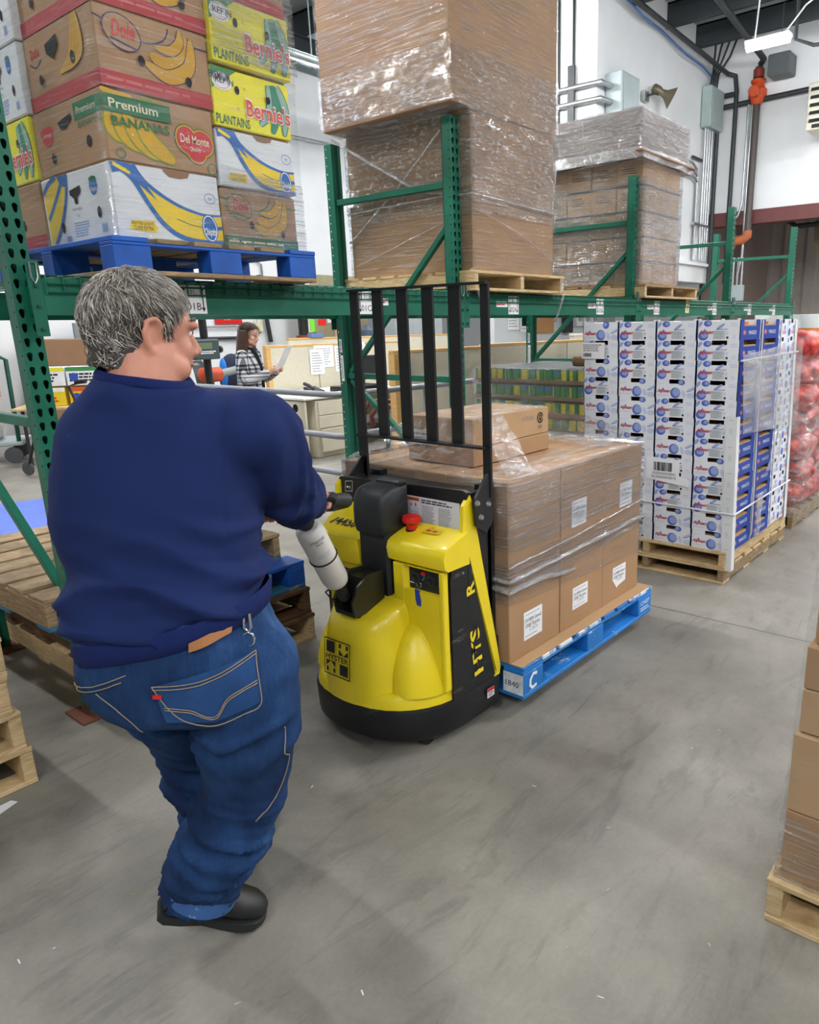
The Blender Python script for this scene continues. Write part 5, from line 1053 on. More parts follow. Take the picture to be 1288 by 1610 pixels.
hn = thing('horn_speaker', 'bronze horn loudspeaker on the white wall above the grey capped load', 'loudspeaker', (14.13, WB - .06, 5.68))
MB().box(-.36, -.02, -.12, -.16, .06, .06, STEEL, .01).build('wall_bracket', hn); MB().tube([(-.25, -.03, -.02), (-.2, -.12, .0), (-.05, -.14, .03)], .02, DSTEEL, 8).build('bracket_arm', hn)
m = MB(); m.lathe([(.05, -.2), (.085, -.17), (.085, -.06), (.06, 0), (.08, .08), (.15, .17), (.19, .22), (.2, .23), (.185, .225), (.14, .17), (.05, .08), (.01, .06)], (0, 0, 0), HORN, 24, 0); o = m.build('horn', hn, 50); o.rotation_euler = (0, .5, -1.05); o.location = (.02, -.18, .06)
put('junction_box', MB().box(13.18, WB - .1, 5.24, 13.3, WB, 5.5, DSTEEL, .01), 'small dark box on the white wall between cabinet and horn', 'junction box')
o = put('breaker_panel', MB().box(16.62, WB - .22, 5.62, 17.36, WB, 6.42, pm('panel_green_grey', '9FB1AF', .45, var=.05), .02), 'grey green breaker panel in the corner of the white wall', 'breaker panel'); MB().box(16.7, WB - .235, 5.7, 17.28, WB - .22, 6.34, pm('panel_green_grey', '9FB1AF', .45)).build('door', o)
for k in range(4): put('conduit', MB().tube([(16.75 + k * .13, WB - .08, 5.65), (16.75 + k * .13, WB - .08, 2.9)], .028, STEEL, 8), 'shiny upright conduit below the breaker panel, number %s from the rack load' % ('one', 'two', 'three', 'four')[k], 'conduit', 'conduits below the breaker panel')
for k in range(3): put('conduit', MB().tube([(15.7 - .0 * k, WB - .07, 4.85 - k * .14), (16.25 + k * .08 - .1, WB - .07, 4.85 - k * .14), (16.42 + k * .05, WB - .07, 4.75 - k * .14), (16.46 + k * .06, WB - .07, 4.55 - k * .14), (16.46 + k * .06, WB - .07, 2.9)], .026, STEEL, 8), 'bent conduit curving down beside the breaker panel conduits, %s' % ('outermost', 'middle one', 'innermost')[k], 'conduit', 'bent conduits')
put('strut_channel', MB().box(16.2, WB - .06, 4.95, 16.75, WB - .02, 5.0, DSTEEL), 'short dark strut across the bent conduits', 'strut'); put('strut_channel', MB().box(16.35, WB - .1, 3.62, 17.2, WB - .04, 3.67, STEEL), 'thin strut holding the conduits low on the white wall', 'strut')
for k in range(4): put('conduit', MB().tube([(16.8 + .12 * k, WB - .1, 6.4), (16.9 + .1 * k, WB - .12, 6.75), (16.5 + .28 * k, WB - .3, 7.1), (16.3 + .3 * k, WB - .5, 7.4)], .022, DSTEEL, 8), 'grey conduit bending from the breaker panel up to the roof, %s' % ('first', 'second', 'third', 'fourth')[k], 'conduit', 'roof conduits')
# sprinkler pipes
DP = DSTEEL
put('sprinkler_pipe', MB().tube([(12.2, 6.7, 6.9), (17.3, 6.7, 6.75)], .05, DP, 12), 'long dark sprinkler pipe under the roof, nearer the wall', 'pipe', 'sprinkler pipes'); put('sprinkler_pipe', MB().tube([(10.0, 5.2, 6.85), (17.2, 5.9, 6.85), (17.3, 6.0, 6.8)], .06, DP, 12), 'long dark sprinkler pipe under the roof leading to the red valve', 'pipe', 'sprinkler pipes')
put('sprinkler_pipe', MB().tube([(17.3, 6.7, 6.75), (17.36, 6.55, 6.7), (17.36, 6.5, 6.4), (17.36, 6.5, 2.4)], .05, DP, 12), 'upright dark pipe on the far wall left of the red valve', 'pipe', 'sprinkler pipes')
put('sprinkler_pipe', MB().tube([(17.38, 6.55, 6.35), (17.38, 6.85, 6.35), (17.38, 6.9, 6.28), (17.38, 6.9, 2.4)], .05, DP, 12), 'upright dark pipe in the corner with a bend at its top', 'pipe', 'sprinkler pipes'); put('sprinkler_pipe', MB().tube([(17.38, 6.95, 6.12), (17.4, -3, 6.28)], .055, DP, 12), 'long dark horizontal pipe across the top of the far wall', 'pipe', 'sprinkler pipes')
put('sprinkler_pipe', MB().tube([(17.3, 6.02, 6.75), (17.3, 6.02, 3.45)], .075, pm('brown_riser', '4A4340', .5), 14), 'thick brown riser pipe below the red valve on the far wall', 'pipe', 'sprinkler pipes')
v = thing('sprinkler_valve', 'orange red valve on the riser pipe high on the far wall', 'valve', (17.3, 6.02, 6.25)); OR_ = pm('valve_orange', 'C24B22', .5, var=.12)
m = MB().lathe([(.09, -.22), (.12, -.18), (.14, -.1), (.19, -.06), (.19, .06), (.14, .1), (.12, .18), (.15, .2), (.15, .25), (.09, .27)], (0, 0, 0), OR_, 18); m.build('valve_body', v); MB().lathe([(.1, -.1), (.12, -.08), (.12, .1), (.05, .14)], (-.16, 0, .0), OR_, 14, 0).build('valve_bonnet', v); MB().lathe([(.05, .27), (.11, .3), (.11, .45), (.06, .5)], (0, 0, 0), pm('old_valve_red', '8E3A2A', .6), 14).build('alarm_check', v)
v = thing('pipe_coupling', 'copper coloured elbow coupling at the foot of the brown riser pipe', 'pipe fitting', (17.3, 6.02, 3.5)); CO = pm('copper_orange', 'B0643E', .5, var=.1); MB().tube([(0, 0, .0), (0, 0, -.1), (0, .1, -.18), (0, .3, -.2)], .1, CO, 14).build('elbow', v); MB().lathe([(.08, -.06), (.14, -.05), (.14, .05), (.08, .06)], (0, .32, -.2), CO, 14, 1).build('flange', v)
put('conduit', MB().tube([(17.38, 6.22, 6.4), (17.38, 6.22, 4.1), (17.36, 6.28, 3.85), (17.3, 6.5, 3.6)], .025, STEEL, 8), 'thin pale conduit beside the brown riser, bending sideways', 'conduit', 'far wall conduits'); put('conduit', MB().tube([(17.36, 6.13, 6.4), (17.36, 6.13, 3.0), (17.36, 6.2, 2.6)], .028, STEEL, 8), 'thin pale conduit beside the brown riser, running straight down', 'conduit', 'far wall conduits')
put('data_cable', MB().tube([(11.6, 6.75, 6.75), (12.6, 6.85, 6.95), (13.4, 6.8, 6.8), (14.4, 6.9, 6.85), (15.4, 6.85, 6.7), (16.4, 6.9, 6.72), (17.2, 6.9, 6.6)], .02, pm('cable_blue', '3F6FB0', .5), 6), 'blue cable sagging along the top of the white wall', 'cable')
h = thing('unit_heater', 'cream unit heater with louvres hanging at the far wall', 'heater', (16.6, 4.35, 5.2)); CR = pm('heater_cream', 'D9D6C4', .5)
MB().box(0, -.4, 0, .6, .42, .85, CR, .02).build('casing', h)
for k in range(5): MB().prism([(-.04, .14 + k * .14), (.0, .2 + k * .14), (.01, .195 + k * .14), (-.03, .135 + k * .14)], 1, -.34, .36, DSTEEL).build('louvre', h)
MB().box(-.005, .1, .03, .0, .3, .1, BLACK).build('rating_plate', h)
for y in (-.3, .3): MB().tube([(.3, y, .85), (.3, y, 2.2)], .012, DSTEEL, 6).build('hanger', h)
put('light_cord', MB().tube([(12.6, 4.1, 7.35), (12.5, 4.15, 6.8), (12.42, 4.3, 6.35), (12.4, 4.35, 6.6), (12.36, 4.4, 5.65)], .012, WHITE, 6), 'white power cord looping down to the strip light', 'cable'); put('light_cord', MB().tube([(12.36, 3.95, 5.65), (12.4, 3.7, 5.95), (12.6, 3.2, 6.3), (13.0, 2.4, 6.4)], .012, WHITE, 6), 'white cord running off beside the strip light', 'cable')
put('roof_bracket', MB().tube([(14.0, 4.3, 7.3), (14.0, 4.3, 6.05), (14.0, 4.0, 5.9), (14.0, 3.4, 5.85)], .03, DSTEEL, 8), 'dark bent bracket hanging from the roof right of the strip light', 'bracket')
put('duct_box', MB().box(17.0, 5.3, 6.45, 17.45, 5.75, 6.85, pm('duct_grey', '565D60', .5), .02), 'grey box beside the roof pipes at the far wall', 'duct')
# hanging channel at the upper left
t = thing('cable_tray', 'galvanised cable tray hanging near the roof behind the banana cartons', 'cable tray', (0, 10.2, 5.6)); GALV = pm('galvanised', '9AA6A8', .4, .5)
for dy in (0, .35): MB().box(2.0, dy, 0, 13, dy + .03, .16, GALV).build('side_rail', t)
for k in range(14): MB().box(2.4 + .75 * k, .03, .02, 2.46 + .75 * k, .35, .05, GALV).build('rung', t)
for k in range(4): MB().tube([(4 + 2.4 * k, .17, .0), (4 + 2.4 * k, .17, 1.8)], .012, GALV, 6).build('hanger_rod', t)
put('roof_pipe', MB().tube([(3, 9.3, 5.3), (12, 9.3, 5.35)], .05, GALV, 10), 'pale pipe below the hanging cable tray', 'pipe')
# dock beyond
put('duct_drop', MB().box(19.6, 4.6, 3.2, 20.1, 5.2, 4.55, pm('duct_brown', '7A6A50', .6)), 'brown boxed duct hanging in the dock behind the opening', 'duct'); put('dock_pipe', MB().tube([(19.5, 5.9, 4.5), (19.5, 5.9, 3.95), (19.5, 5.6, 3.75), (19.6, 1, 3.8)], .06, DSTEEL, 10), 'dark bent pipe under the dock ceiling', 'pipe')
put('rolling_door_track', MB().tube([(21.8, 4.6, 2.5), (21.8, 0, 2.5)], .06, DSTEEL, 10).box(21.75, 2.9, 2.6, 21.9, 4.0, 2.75, GREYPAINT), 'dark horizontal door track on the beige dock wall', 'door track')
put('junction_box', MB().box(17.3, 6.05, 2.0, 17.45, 6.4, 2.35, GREYPAINT, .01), 'small grey box at the end of the far wall conduits', 'junction box'); 
for k in range(3): put('conduit', MB().tube([(17.4, 6.12 + .1 * k, 2.35), (17.4, 6.12 + .1 * k, 2.95)], .025, STEEL, 8), 'short conduit above the small grey box, %s' % ('first', 'second', 'third')[k], 'conduit', 'short conduits')
for k in range(2):
    o = put('fruit_carton', MB().box(10.6, 3.0 - k * .52, 1.32, 11.0, 3.5 - k * .52, 1.62, WCART, .004).box(10.598, 3.05 - k * .52, 1.36, 10.6, 3.42 - k * .52, 1.44, pm('orange_print', 'D8882A', .6)), 'white carton with orange print behind the far rack end, %s' % ('rack side', 'aisle side')[k], 'fruit carton', 'cartons behind the rack end')
    put('fruit_carton', MB().box(10.6, 3.0 - k * .52, .02, 11.0, 3.5 - k * .52, 1.31, KRAFTD, .004), 'brown carton under the orange printed carton behind the far rack end, %s' % ('rack side', 'aisle side')[k], 'fruit carton', 'brown cartons behind the rack end')
# ---------------------------------------------------------------- office behind the rack
WK = 12.985
for z, nm in ((1.62, 'upper'), (1.40, 'lower'), (1.87, 'top')): put('conduit', MB().tube([(5.6, WK - .05, z), (8.9 - .2 * (z > 1.5), WK - .05, z)] + ([(9.05, WK - .05, z + .06), (9.1, WK - .05, z + .3)] if z > 1.5 else []), .03 if z < 1.5 else .018, DSTEEL if z < 1.5 else STEEL, 8), '%s horizontal conduit on the back wall behind the standing woman' % nm, 'conduit', 'back wall conduits')
put('conduit', MB().tube([(9.35, WK - .06, 1.3), (9.2, WK - .06, 2.6)], .045, DSTEEL, 10), 'dark upright pipe on the back wall above the cubicle corner', 'pipe'); put('conduit', MB().tube([(6.4, WK - .06, .6), (6.35, WK - .06, 2.6)], .05, DSTEEL, 10), 'dark upright pipe on the back wall beside the scale display', 'pipe')
m = MB(); F = FY(8.15, WK - .02, 1.66); m.box(8.15, WK - .02, 1.66, 8.75, WK, 1.9, RED, .004); m.text(F, 'FIRE EXTINGUISHER', .3, .13, .05, PAPER, align='C', wide=.42); m.lines(F, .2, .07, .4, .11, 1, PAPER, 2); put('fire_sign', m, 'red sign with white lettering on the back wall above the woman', 'sign')
put('fire_alarm', MB().box(7.42, WK - .06, 1.5, 7.56, WK, 1.68, RED, .008), 'small red fire alarm box on the back wall beside the red sign', 'alarm'); put('alarm_strobe', MB().box(9.0, WK - .06, 1.5, 9.2, WK, 1.72, pm('cream_plastic', 'D8D4AE', .5), .01), 'small cream box on the back wall between the conduits', 'alarm')
put('conduit', MB().tube([(8.1, WK - .03, 1.3), (8.1, WK - .03, 1.6)], .015, STEEL, 6).tube([(9.1, WK - .03, 1.0), (9.1, WK - .03, 1.5)], .02, STEEL, 6), 'short upright conduit stubs on the back wall', 'conduit') if 0 else None
put('wall_conduit_loop', MB().tube([(7.6, WK - .04, 2.9), (9.1, WK - .04, 2.9), (9.3, WK - .04, 2.8), (9.32, WK - .04, 1.9)], .02, STEEL, 8), 'pale conduit loop on the back wall beside the rear rack post', 'conduit'); put('back_wall_pipe', MB().tube([(7.8, WK - .08, 2.25), (11, WK - .08, 2.2)], .05, DSTEEL, 8), 'dark horizontal pipe on the back wall seen above the rack beam', 'pipe'); put('back_wall_pipe', MB().tube([(5, WK - .08, 5.2), (12, WK - .08, 5.3)], .03, STEEL, 8), 'thin pipe high on the back wall', 'pipe')
put('partition_wall', MB().box(9.75, 12.2, 0, 11.4, 12.35, 2.6, pm('olive_partition', '9A9276', .7)).box(9.75, 12.18, .0, 9.85, 12.36, 2.6, BEIGE), 'olive brown partition standing at the back wall', 'partition')
m = MB(); F = FY(10.25, 12.19, 1.66); m.rect(F, 0, 0, .55, .26, PAPER); m.lines(F, .05, .05, .5, .22, 3, BLACK, 3); put('paper_notice', m, 'white printed notice on the olive partition', 'notice'); put('paper_notice', MB().box(10.42, 12.18, 1.28, 10.72, 12.19, 1.64, pm('tan_card', 'C9A98A', .8)), 'tan card hanging below the notice on the olive partition', 'notice')
v = thing('sprinkler_riser', 'dark sprinkler riser with rusty couplings in front of the back wall', 'pipe', (9.15, 11.6, 0)); MB().tube([(0, 0, .0), (0, 0, 2.7)], .09, BLK, 14).build('riser_pipe', v)
CP = pm('rust_red_coupling', '7A3A2C', .6); 
for z in (1.38, 1.78): MB().lathe([(.09, -.05), (.14, -.04), (.14, .04), (.09, .05)], (0, 0, z), CP, 16).build('coupling', v)
MB().tube([(0, 0, 1.42), (.25, -.05, 1.42), (.33, -.05, 1.35), (.33, -.05, 1.2)], .06, CP, 12).build('branch_elbow', v); MB().box(.1, -.1, 1.5, .2, -.09, 1.72, pm('lime_tag', '6FE02E', .5)).build('inspection_tag', v); MB().box(.3, -.1, 1.6, .48, -.09, 1.76, RED).build('red_tag', v)
# scale display on a post in front of the wall
sc_ = thing('scale_indicator', 'dark scale display on an upright post beside the standing woman', 'scale display', (4.86, 8.0, 0)); MB().tube([(.02, 0, 0), (0, 0, 1.7)], .045, BLK, 12).build('post', sc_)
m = MB().box(-.22, -.12, 1.22, .12, -.04, 1.45, pm('slate_housing', '3A4A4E', .5), .015); d_ = m.build('display_head', sc_); m = MB(); F = ((-.2, -.122, 1.24), (1, 0, 0), (0, 0, 1), (0, -1, 0)); m.rect(F, .05, .1, .22, .17, pm('lcd_green', '6A7A5C', .3)); m.lines(F, .04, .04, .28, .08, 2, PAPER, 4, .6); m.build('display_face', d_)
for s_ in (-.24, .14): MB().lathe([(.02, -.02), (.04, -.01), (.04, .02), (.02, .03)], (s_, -.08, 1.33), BLK, 12, 0).build('side_knob', sc_)
put('pipe_valve', MB().cyl((5.08, 8.3, 0), (5.08, 8.3, 1.0), .03, DSTEEL, 8).lathe([(.05, -.15), (.09, -.12), (.09, .12), (.05, .15)], (5.08, 8.3, 1.02), OR_, 14, 0).tube([(5.2, 8.3, 1.02), (5.5, 8.35, 1.06)], .05, pm('hose_grey', '7E8486', .6), 10), 'orange valve with a grey hose by the scale post', 'valve')
# cubicle panels
def panel(label, x0, x1, y, top, nb=2, trim=True, oak_left=True):
    t = thing('cubicle_panel', label, 'cubicle panel', (x0, y, 0), 0, 'cubicle panels'); L = x1 - x0
    for k in range(nb):
        a, b = L * k / nb + (.07 if k == 0 and oak_left else .008), L * (k + 1) / nb - .008
        MB().box(a, -.03, .0, b, .03, .62, BEIGEF, .004).build('lower_tile', t); MB().box(a, -.03, .635, b, .03, top - .03, BEIGEF, .004).build('upper_tile', t)
    MB().box(0, -.035, top - .03, L, .035, top, OAK if trim else BEIGE, .004).build('top_cap', t)
    if oak_left: MB().box(0, -.04, 0, .07, .04, top - .03, OAK, .004).build('end_post', t)
    return t
panel('beige cubicle panel with oak end post behind the desk', 5.85, 8.4, 8.25, 1.345, 3); panel('beige cubicle panel with oak end post standing behind the truck backrest', 4.72, 6.1, 4.78, 1.345, 1); panel('beige cubicle panel behind the vegetable tins', 6.12, 8.6, 4.85, 1.36, 3, True, False)
panel('cubicle panel end behind the far edge of the tins', 8.65, 10.2, 5.3, 1.42, 2, False, False); panel('long cubicle panel with oak cap further back', 7.7, 12, 10.2, 1.40, 4, True, False)
put('binder_clip_box', MB().box(8.15, 10.14, 1.40, 8.42, 10.24, 1.47, pm('box_blue', '5A7AA8', .6), .005), 'small blue box on the cap of the far cubicle panel', 'box')
for k, (x, z, w_, h_) in enumerate(((6.55, .93, .24, .34), (6.63, 1.02, .34, .3), (7.0, .95, .24, .36), (7.3, 1.17, .28, .18))):
    m = MB(); F = FY(x, 8.215 - .004 * (k == 0), z); m.rect(F, 0, 0, w_, h_, PAPER); m.lines(F, .03, .03, w_ - .03, h_ - .03, 8, GREYP, k + 2, .35)
    if k == 2: m.rect(F, .07, .2, .15, .27, pm('sticky_yellow', 'E8E39A', .8), .003)
    put('pinned_paper', m, 'white paper pinned to the cubicle panel, %s' % ('lowest, with a printed list', 'behind the printed list', 'with a yellow sticky note', 'highest, by the rack post')[k], 'paper', 'papers on the cubicle panel')
# desk
t = thing('desk', 'beige office desk with cut-out end panel and drawers', 'desk', (5.52, 7.1, 0)); m = MB().box(-.02, -.02, .715, 1.9, 1.1, .745, pm('desk_white', 'E6E4DC', .45), .006); m.build('desk_top', t)
m = MB(); m.prism([(0.0, .70), (1.05, .70), (1.05, 0), (.9, 0), (.84, .45), (.7, .56), (.35, .56), (.2, .45), (.13, .0), (0, 0)], 0, .0, .03, BEIGE); 
e = m.build('end_panel', t)
for y in (.17, .88): MB().lathe([(.045, -.004), (.05, 0), (.045, .004)], (-.001, y, .62), HOLE_SHADE, 18, 0).build('cable_hole', e)
ped = MB().box(.16, .0, 0, .75, .6, .70, BEIGE, .006); pd = ped.build('pedestal', t)
for z0, z1, nm in ((.52, .685, 'drawer'), (.36, .51, 'drawer')): d_ = MB().box(.2, -.012, z0, .73, .0, z1, BEIGE, .004).build(nm, pd); MB().box(.38, -.018, (z0 + z1) / 2 - .015, .55, -.012, (z0 + z1) / 2 + .015, pm('drawer_pull', 'C3BEAA', .4), .004).build('handle', d_) if 0 else None
d_ = MB().box(.2, -.05, .07, .735, -.02, .35, BEIGE, .004).build('drawer', pd)
MB().box(1.85, .0, 0, 1.88, 1.05, .71, BEIGE).build('far_end_panel', t)
t2 = thing('side_table', 'white side table with folding frame beyond the desk', 'table', (6.3, 8.4, 0)); MB().box(.0, .0, .70, 1.2, 1.7, .73, pm('desk_white', 'E6E4DC', .45), .006).build('table_top', t2)
for x, y in ((.05, .1), (1.15, .1), (.05, 1.6), (1.15, 1.6)): MB().cyl((x, y, 0), (x, y, .7), .02, STEEL, 8).build('leg', t2)
put('document_box', MB().box(5.2, 7.5, .3, 5.45, 8.1, .68, PAPER, .004).box(5.2, 7.49, .6, 5.46, 7.5, .68, pm('sticky_yellow', 'E8E39A', .8)), 'white boxes with a yellow label standing at the end of the desk', 'box'); put('document_box', MB().box(5.2, 7.5, 0, 5.45, 8.1, .295, BEIGE, .004), 'beige box on the floor under the white boxes beside the desk', 'box')
ph = thing('desk_phone', 'black desk telephone on the beige desk', 'telephone', (6.05, 7.55, .747)); MB().prism([(-.1, 0), (.1, 0), (.1, .08), (-.1, .03)], 0, -.09, .09, BLKP).build('phone_base', ph); MB().tube([(-.08, -.08, .06), (-.08, 0, .1), (-.08, .09, .12)], .022, BLKP, 10).build('handset', ph)
mo = thing('computer_monitor', 'black computer monitor on the desk partly behind the green rack post', 'monitor', (7.05, 7.7, .747)); MB().box(-.26, -.02, .1, .26, .03, .43, BLK, .008).build('screen_housing', mo); MB().box(-.24, -.023, .12, .24, -.02, .41, pm('screen_dark', '1B2026', .2)).build('screen', mo); MB().cyl((0, .02, .01), (0, .02, .12), .03, BLK, 10).build('stand', mo); MB().lathe([(.11, 0), (.11, .012), (.02, .02)], (0, .02, 0), BLK, 20).build('stand_foot', mo)
put('desk_riser', MB().box(6.35, 7.35, .79, 7.0, 7.6, .81, BLK, .004).box(6.35, 7.35, .747, 6.38, 7.6, .79, BLK).box(6.97, 7.35, .747, 7.0, 7.6, .79, BLK), 'low black riser shelf standing on the desk', 'shelf'); put('paper_stack', MB().box(6.0, 7.14, .747, 6.4, 7.4, .755, PAPER), 'white papers lying at the front of the desk', 'papers')
# executive chair
def chair(label, x, y, rz, sc=1.):
    t = thing('office_chair', label, 'chair', (x, y, 0), rz, 'office chairs'); L = pm('black_leather', '23272C', .4, var=.1); MH = pm('mahogany', '5A241C', .35)
    MB().box(-.27, -.26, .42, .27, .26, .54, L, .05).build('seat', t); m = MB(); m.loft([[(-.25, .2, .5), (.25, .2, .5), (.25, .3, .5), (-.25, .3, .5)], [(-.28, .26, .85), (.28, .26, .85), (.28, .36, .85), (-.28, .36, .85)], [(-.24, .31, 1.1), (.24, .31, 1.1), (.24, .4, 1.1), (-.24, .4, 1.1)], [(-.14, .33, 1.16), (.14, .33, 1.16), (.14, .4, 1.16), (-.14, .4, 1.16)]], L); m.build('backrest', t, 60)
    for s_ in (-1, 1): MB().tube([(s_ * .3, -.2, .46), (s_ * .33, -.22, .58), (s_ * .33, -.15, .68), (s_ * .33, .1, .67), (s_ * .3, .26, .6)], .028, MH, 10).build('armrest', t)
    MB().cyl((0, 0, .1), (0, 0, .43), .03, BLK, 10).build('gas_column', t); m = MB()
    for k in range(5): a = 2 * PI * k / 5; m.tube([(0, 0, .12), (.3 * math.cos(a), .3 * math.sin(a), .07)], [.035, .022], MH, 8)
    m.build('star_base', t)
    for k in range(5): a = 2 * PI * k / 5; MB().lathe([(.018, -.02), (.03, -.015), (.03, .015), (.018, .02)], (.3 * math.cos(a), .3 * math.sin(a), .031), BLK, 12).build('caster', t)
chair('black executive chair with wooden arms behind the rack post', 6.05, 6.25, -2.2); chair('dark blue office chair behind the standing woman', 5.75, 9.0, .9)
put('jacket', MB().ell((5.66, 8.72, .95), (.2, .12, .3), pm('navy_cloth', '20263F', .9), 18, 12).ell((5.5, 8.68, 1.0), (.05, .06, .2), pm('sky_cloth', '1E78D0', .8), 12, 8), 'navy jacket with a bright blue strip hung on the office chair', 'jacket')
# guard rail
rl = thing('guard_rail', 'grey tubular guard rail with three bars between racking and office', 'railing', (3.6, 4.2, 0))
for z in (1.065, .755, .474): MB().tube([(0, 2.6, z), (0, .06, z), (.02, .02, z), (.06, 0, z), (2.2, 0, z)], .024, RAILGREY, 12).build('rail', rl, 50)
for x, y in ((0, .82), (0, 2.5), (.93, 0), (2.1, 0)): MB().cyl((x, y, 0), (x, y, 1.065), .024, RAILGREY, 12).build('rail_post', rl)
# equipment on the back wall, right half
GC = pm('switchgear_grey', 'A3ABB0', .5)
o = put('switchgear', MB().box(10.6, 10.55, 0, 11.45, 10.95, 2.3, GC, .01).box(10.62, 10.53, .3, 11.43, 10.55, 2.2, GC, .005), 'grey switchgear cabinet behind the cubicle panels', 'switchgear'); MB().box(10.72, 10.5, 1.62, 10.78, 10.53, 1.8, BLK).build('latch', o)
put('switchgear', MB().box(11.47, 10.6, 0, 12.05, 10.95, 2.3, pm('switchgear_light', 'B9C0C4', .5), .01), 'paler grey switchgear cabinet next to the first one', 'switchgear'); put('water_cooler', MB().box(9.85, 10.6, 0, 10.2, 10.9, 1.2, PAPER, .02).lathe([(.13, 0), (.14, .05), (.14, .3), (.05, .4)], (10.02, 10.75, 1.2), pm('bottle_blue_grey', '4C5A68', .3), 16), 'water cooler with dark bottle beside the switchgear', 'water cooler')
WX = 9.38
m = MB(); F = FY(12.75, WX, 1.45); m.rect(F, 0, 0, .42, .5, PAPER); m.lines(F, .04, .05, .38, .45, 7, GREYP, 3, .3); put('wall_paper_sheet', m, 'white sheet on the wall under the mezzanine', 'notice', 'notices under the mezzanine'); m = MB(); F = FY(13.2, WX, 1.4); m.rect(F, 0, 0, .36, .55, PAPER); m.lines(F, .04, .05, .32, .5, 8, GREYP, 5, .3); put('wall_paper_sheet', m, 'white sheet beside the cork board', 'notice', 'notices under the mezzanine')
put('cork_board', MB().box(13.62, WX - .03, 1.36, 14.5, WX, 1.85, pm('cork', 'B98A5C', .9, var=.12, scale=60), .004), 'brown cork board on the wall under the mezzanine', 'cork board')
for k in range(4):
    x = 15.0 + .36 * k; o = put('meter_box', MB().box(x, WX - .12, 1.5, x + .24, WX, 1.8, PAPER, .01).lathe([(.07, -.15), (.08, -.12)], (x + .12, WX, 1.68), GC, 14, 1) if k else MB().box(x - .12, WX - .14, 1.35, x + .16, WX, 1.85, DSTEEL, .01), ('dark meter cabinet on the wall under the mezzanine' if k == 0 else 'white meter box on the wall under the mezzanine, %s' % ('first', 'second', 'third')[k - 1]), 'meter box')
# ---------------------------------------------------------------- far left background
mt = MB().box(0, 0, 0, 1.3, 1.7, .012, pm('blue_mat', '5B74C4', .7, var=.05)); o = put('floor_mat', mt, 'blue mat lying on the floor behind the pallet pile', 'mat'); o.location = (1.86, 6.05, 0); o.rotation_euler = (0, 0, -.25)
def bgp(label, mb, name, cat, loc, rz=0, grp=None): o = put(name, mb, label, cat, grp); o.location = loc; o.rotation_euler = (0, 0, rz); return o
bgp('large brown cardboard bin in the background behind the left rack post', MB().box(0, 0, .3, 1.5, 1.0, 1.46, KRAFTD, .01).box(.0, 0, 0, 1.5, 1.0, .3, W_DK), 'cardboard_bin', 'bin', (4.35, 12.0, 0), -.6)
bgp('grey dark screen frame behind the cardboard bin', MB().box(0, 0, 0, 1.6, .06, 1.7, pm('slate_screen', '7A8086', .6)), 'screen_panel', 'screen', (5.4, 12.6, 0), -.1)
tb = thing('folding_table', 'low table holding yellow packs in the left background', 'table', (3.55, 9.9, 0), -.6); MB().box(-.1, -.3, .66, 1.3, .4, .69, W_NEW, .004).build('table_top', tb)
for x in (0, 1.2):
    for y in (-.22, .32): MB().cyl((x, y, 0), (x, y, .66), .02, DSTEEL, 8).build('leg', tb)
for k, (dx, z, c1_, c2_) in enumerate(((0, .69, 'D9C21E', 'E6E3D8'), (.42, .69, 'DCB71A', 'C8502A'), (.02, .93, 'E4E6EA', 'E4D83A'), (.42, .93, 'E8EAEE', '3E8A4C'))):
    m = MB().box(0, 0, 0, .38, .28, .22, pm('pack_%d' % k, c1_, .5), .006); F = FY(0, 0, 0); m.rect(F, .0, .17, .38, .22, pm('pack_band_%d' % k, c2_, .5)); m.lines(F, .03, .04, .34, .15, 3, BLACK if k > 1 else RED, k + 2, .6); m.oval(F, .08, .1, .05, .05, pm('pack_blue', '2A4FA8', .5), .003)
    bgp('printed grocery pack on the background table, %s' % ('lower, yellow with white band', 'lower, yellow with red band', 'upper, white with yellow band', 'upper, white with green band')[k], m, 'grocery_pack', 'pack', (3.55 + dx * .83, 9.75 - dx * .56, z), -.6, 'packs on the background table')
def rollator(label, x, y, rz):
    t = thing('rollator', label, 'walking frame', (x, y, 0), rz, 'walking frames')
    for s_ in (-.25, .25):
        MB().tube([(s_, -.25, .07), (s_, -.1, .6), (s_, .05, .95), (s_, -.12, 1.0)], .016, BLK, 8).build('side_frame', t); MB().tube([(s_, .3, .07), (s_, .05, .6)], .016, BLK, 8).build('rear_leg', t); MB().tube([(s_, -.06, 1.0), (s_, -.2, 1.01)], .024, RUBBER, 8).build('hand_grip', t)
        for y_ in (-.25, .3): MB().lathe([(.03, -.015), (.075, -.012), (.075, .012), (.03, .015)], (s_, y_, .076), pm('wheel_grey', '4A4C50', .6), 16, 0).build('wheel', t)
    MB().box(-.25, -.12, .56, .25, .12, .6, BLKP, .01).build('seat', t)
rollator('black folding walking frame in front of the yellow packs', 3.5, 8.9, .4); rollator('second black walking frame nearer the man', 4.0, 8.7, .9)
cart = thing('goods_cart', 'grey wheeled cart loaded with bagged goods at the left edge', 'cart', (2.95, 10.6, 0), -.5); MB().box(-.8, -.3, .22, .75, .4, .27, GREYPAINT, .01).build('platform', cart)
for x in (-.7, .0, .62): MB().lathe([(.03, -.02), (.1, -.016), (.1, .016), (.03, .02)], (x, -.25, .103), pm('wheel_grey', '4A4C50', .6), 18, 1).build('wheel', cart); MB().lathe([(.03, -.02), (.1, -.016), (.1, .016), (.03, .02)], (x, .35, .103), pm('wheel_grey', '4A4C50', .6), 18, 1).build('wheel', cart)
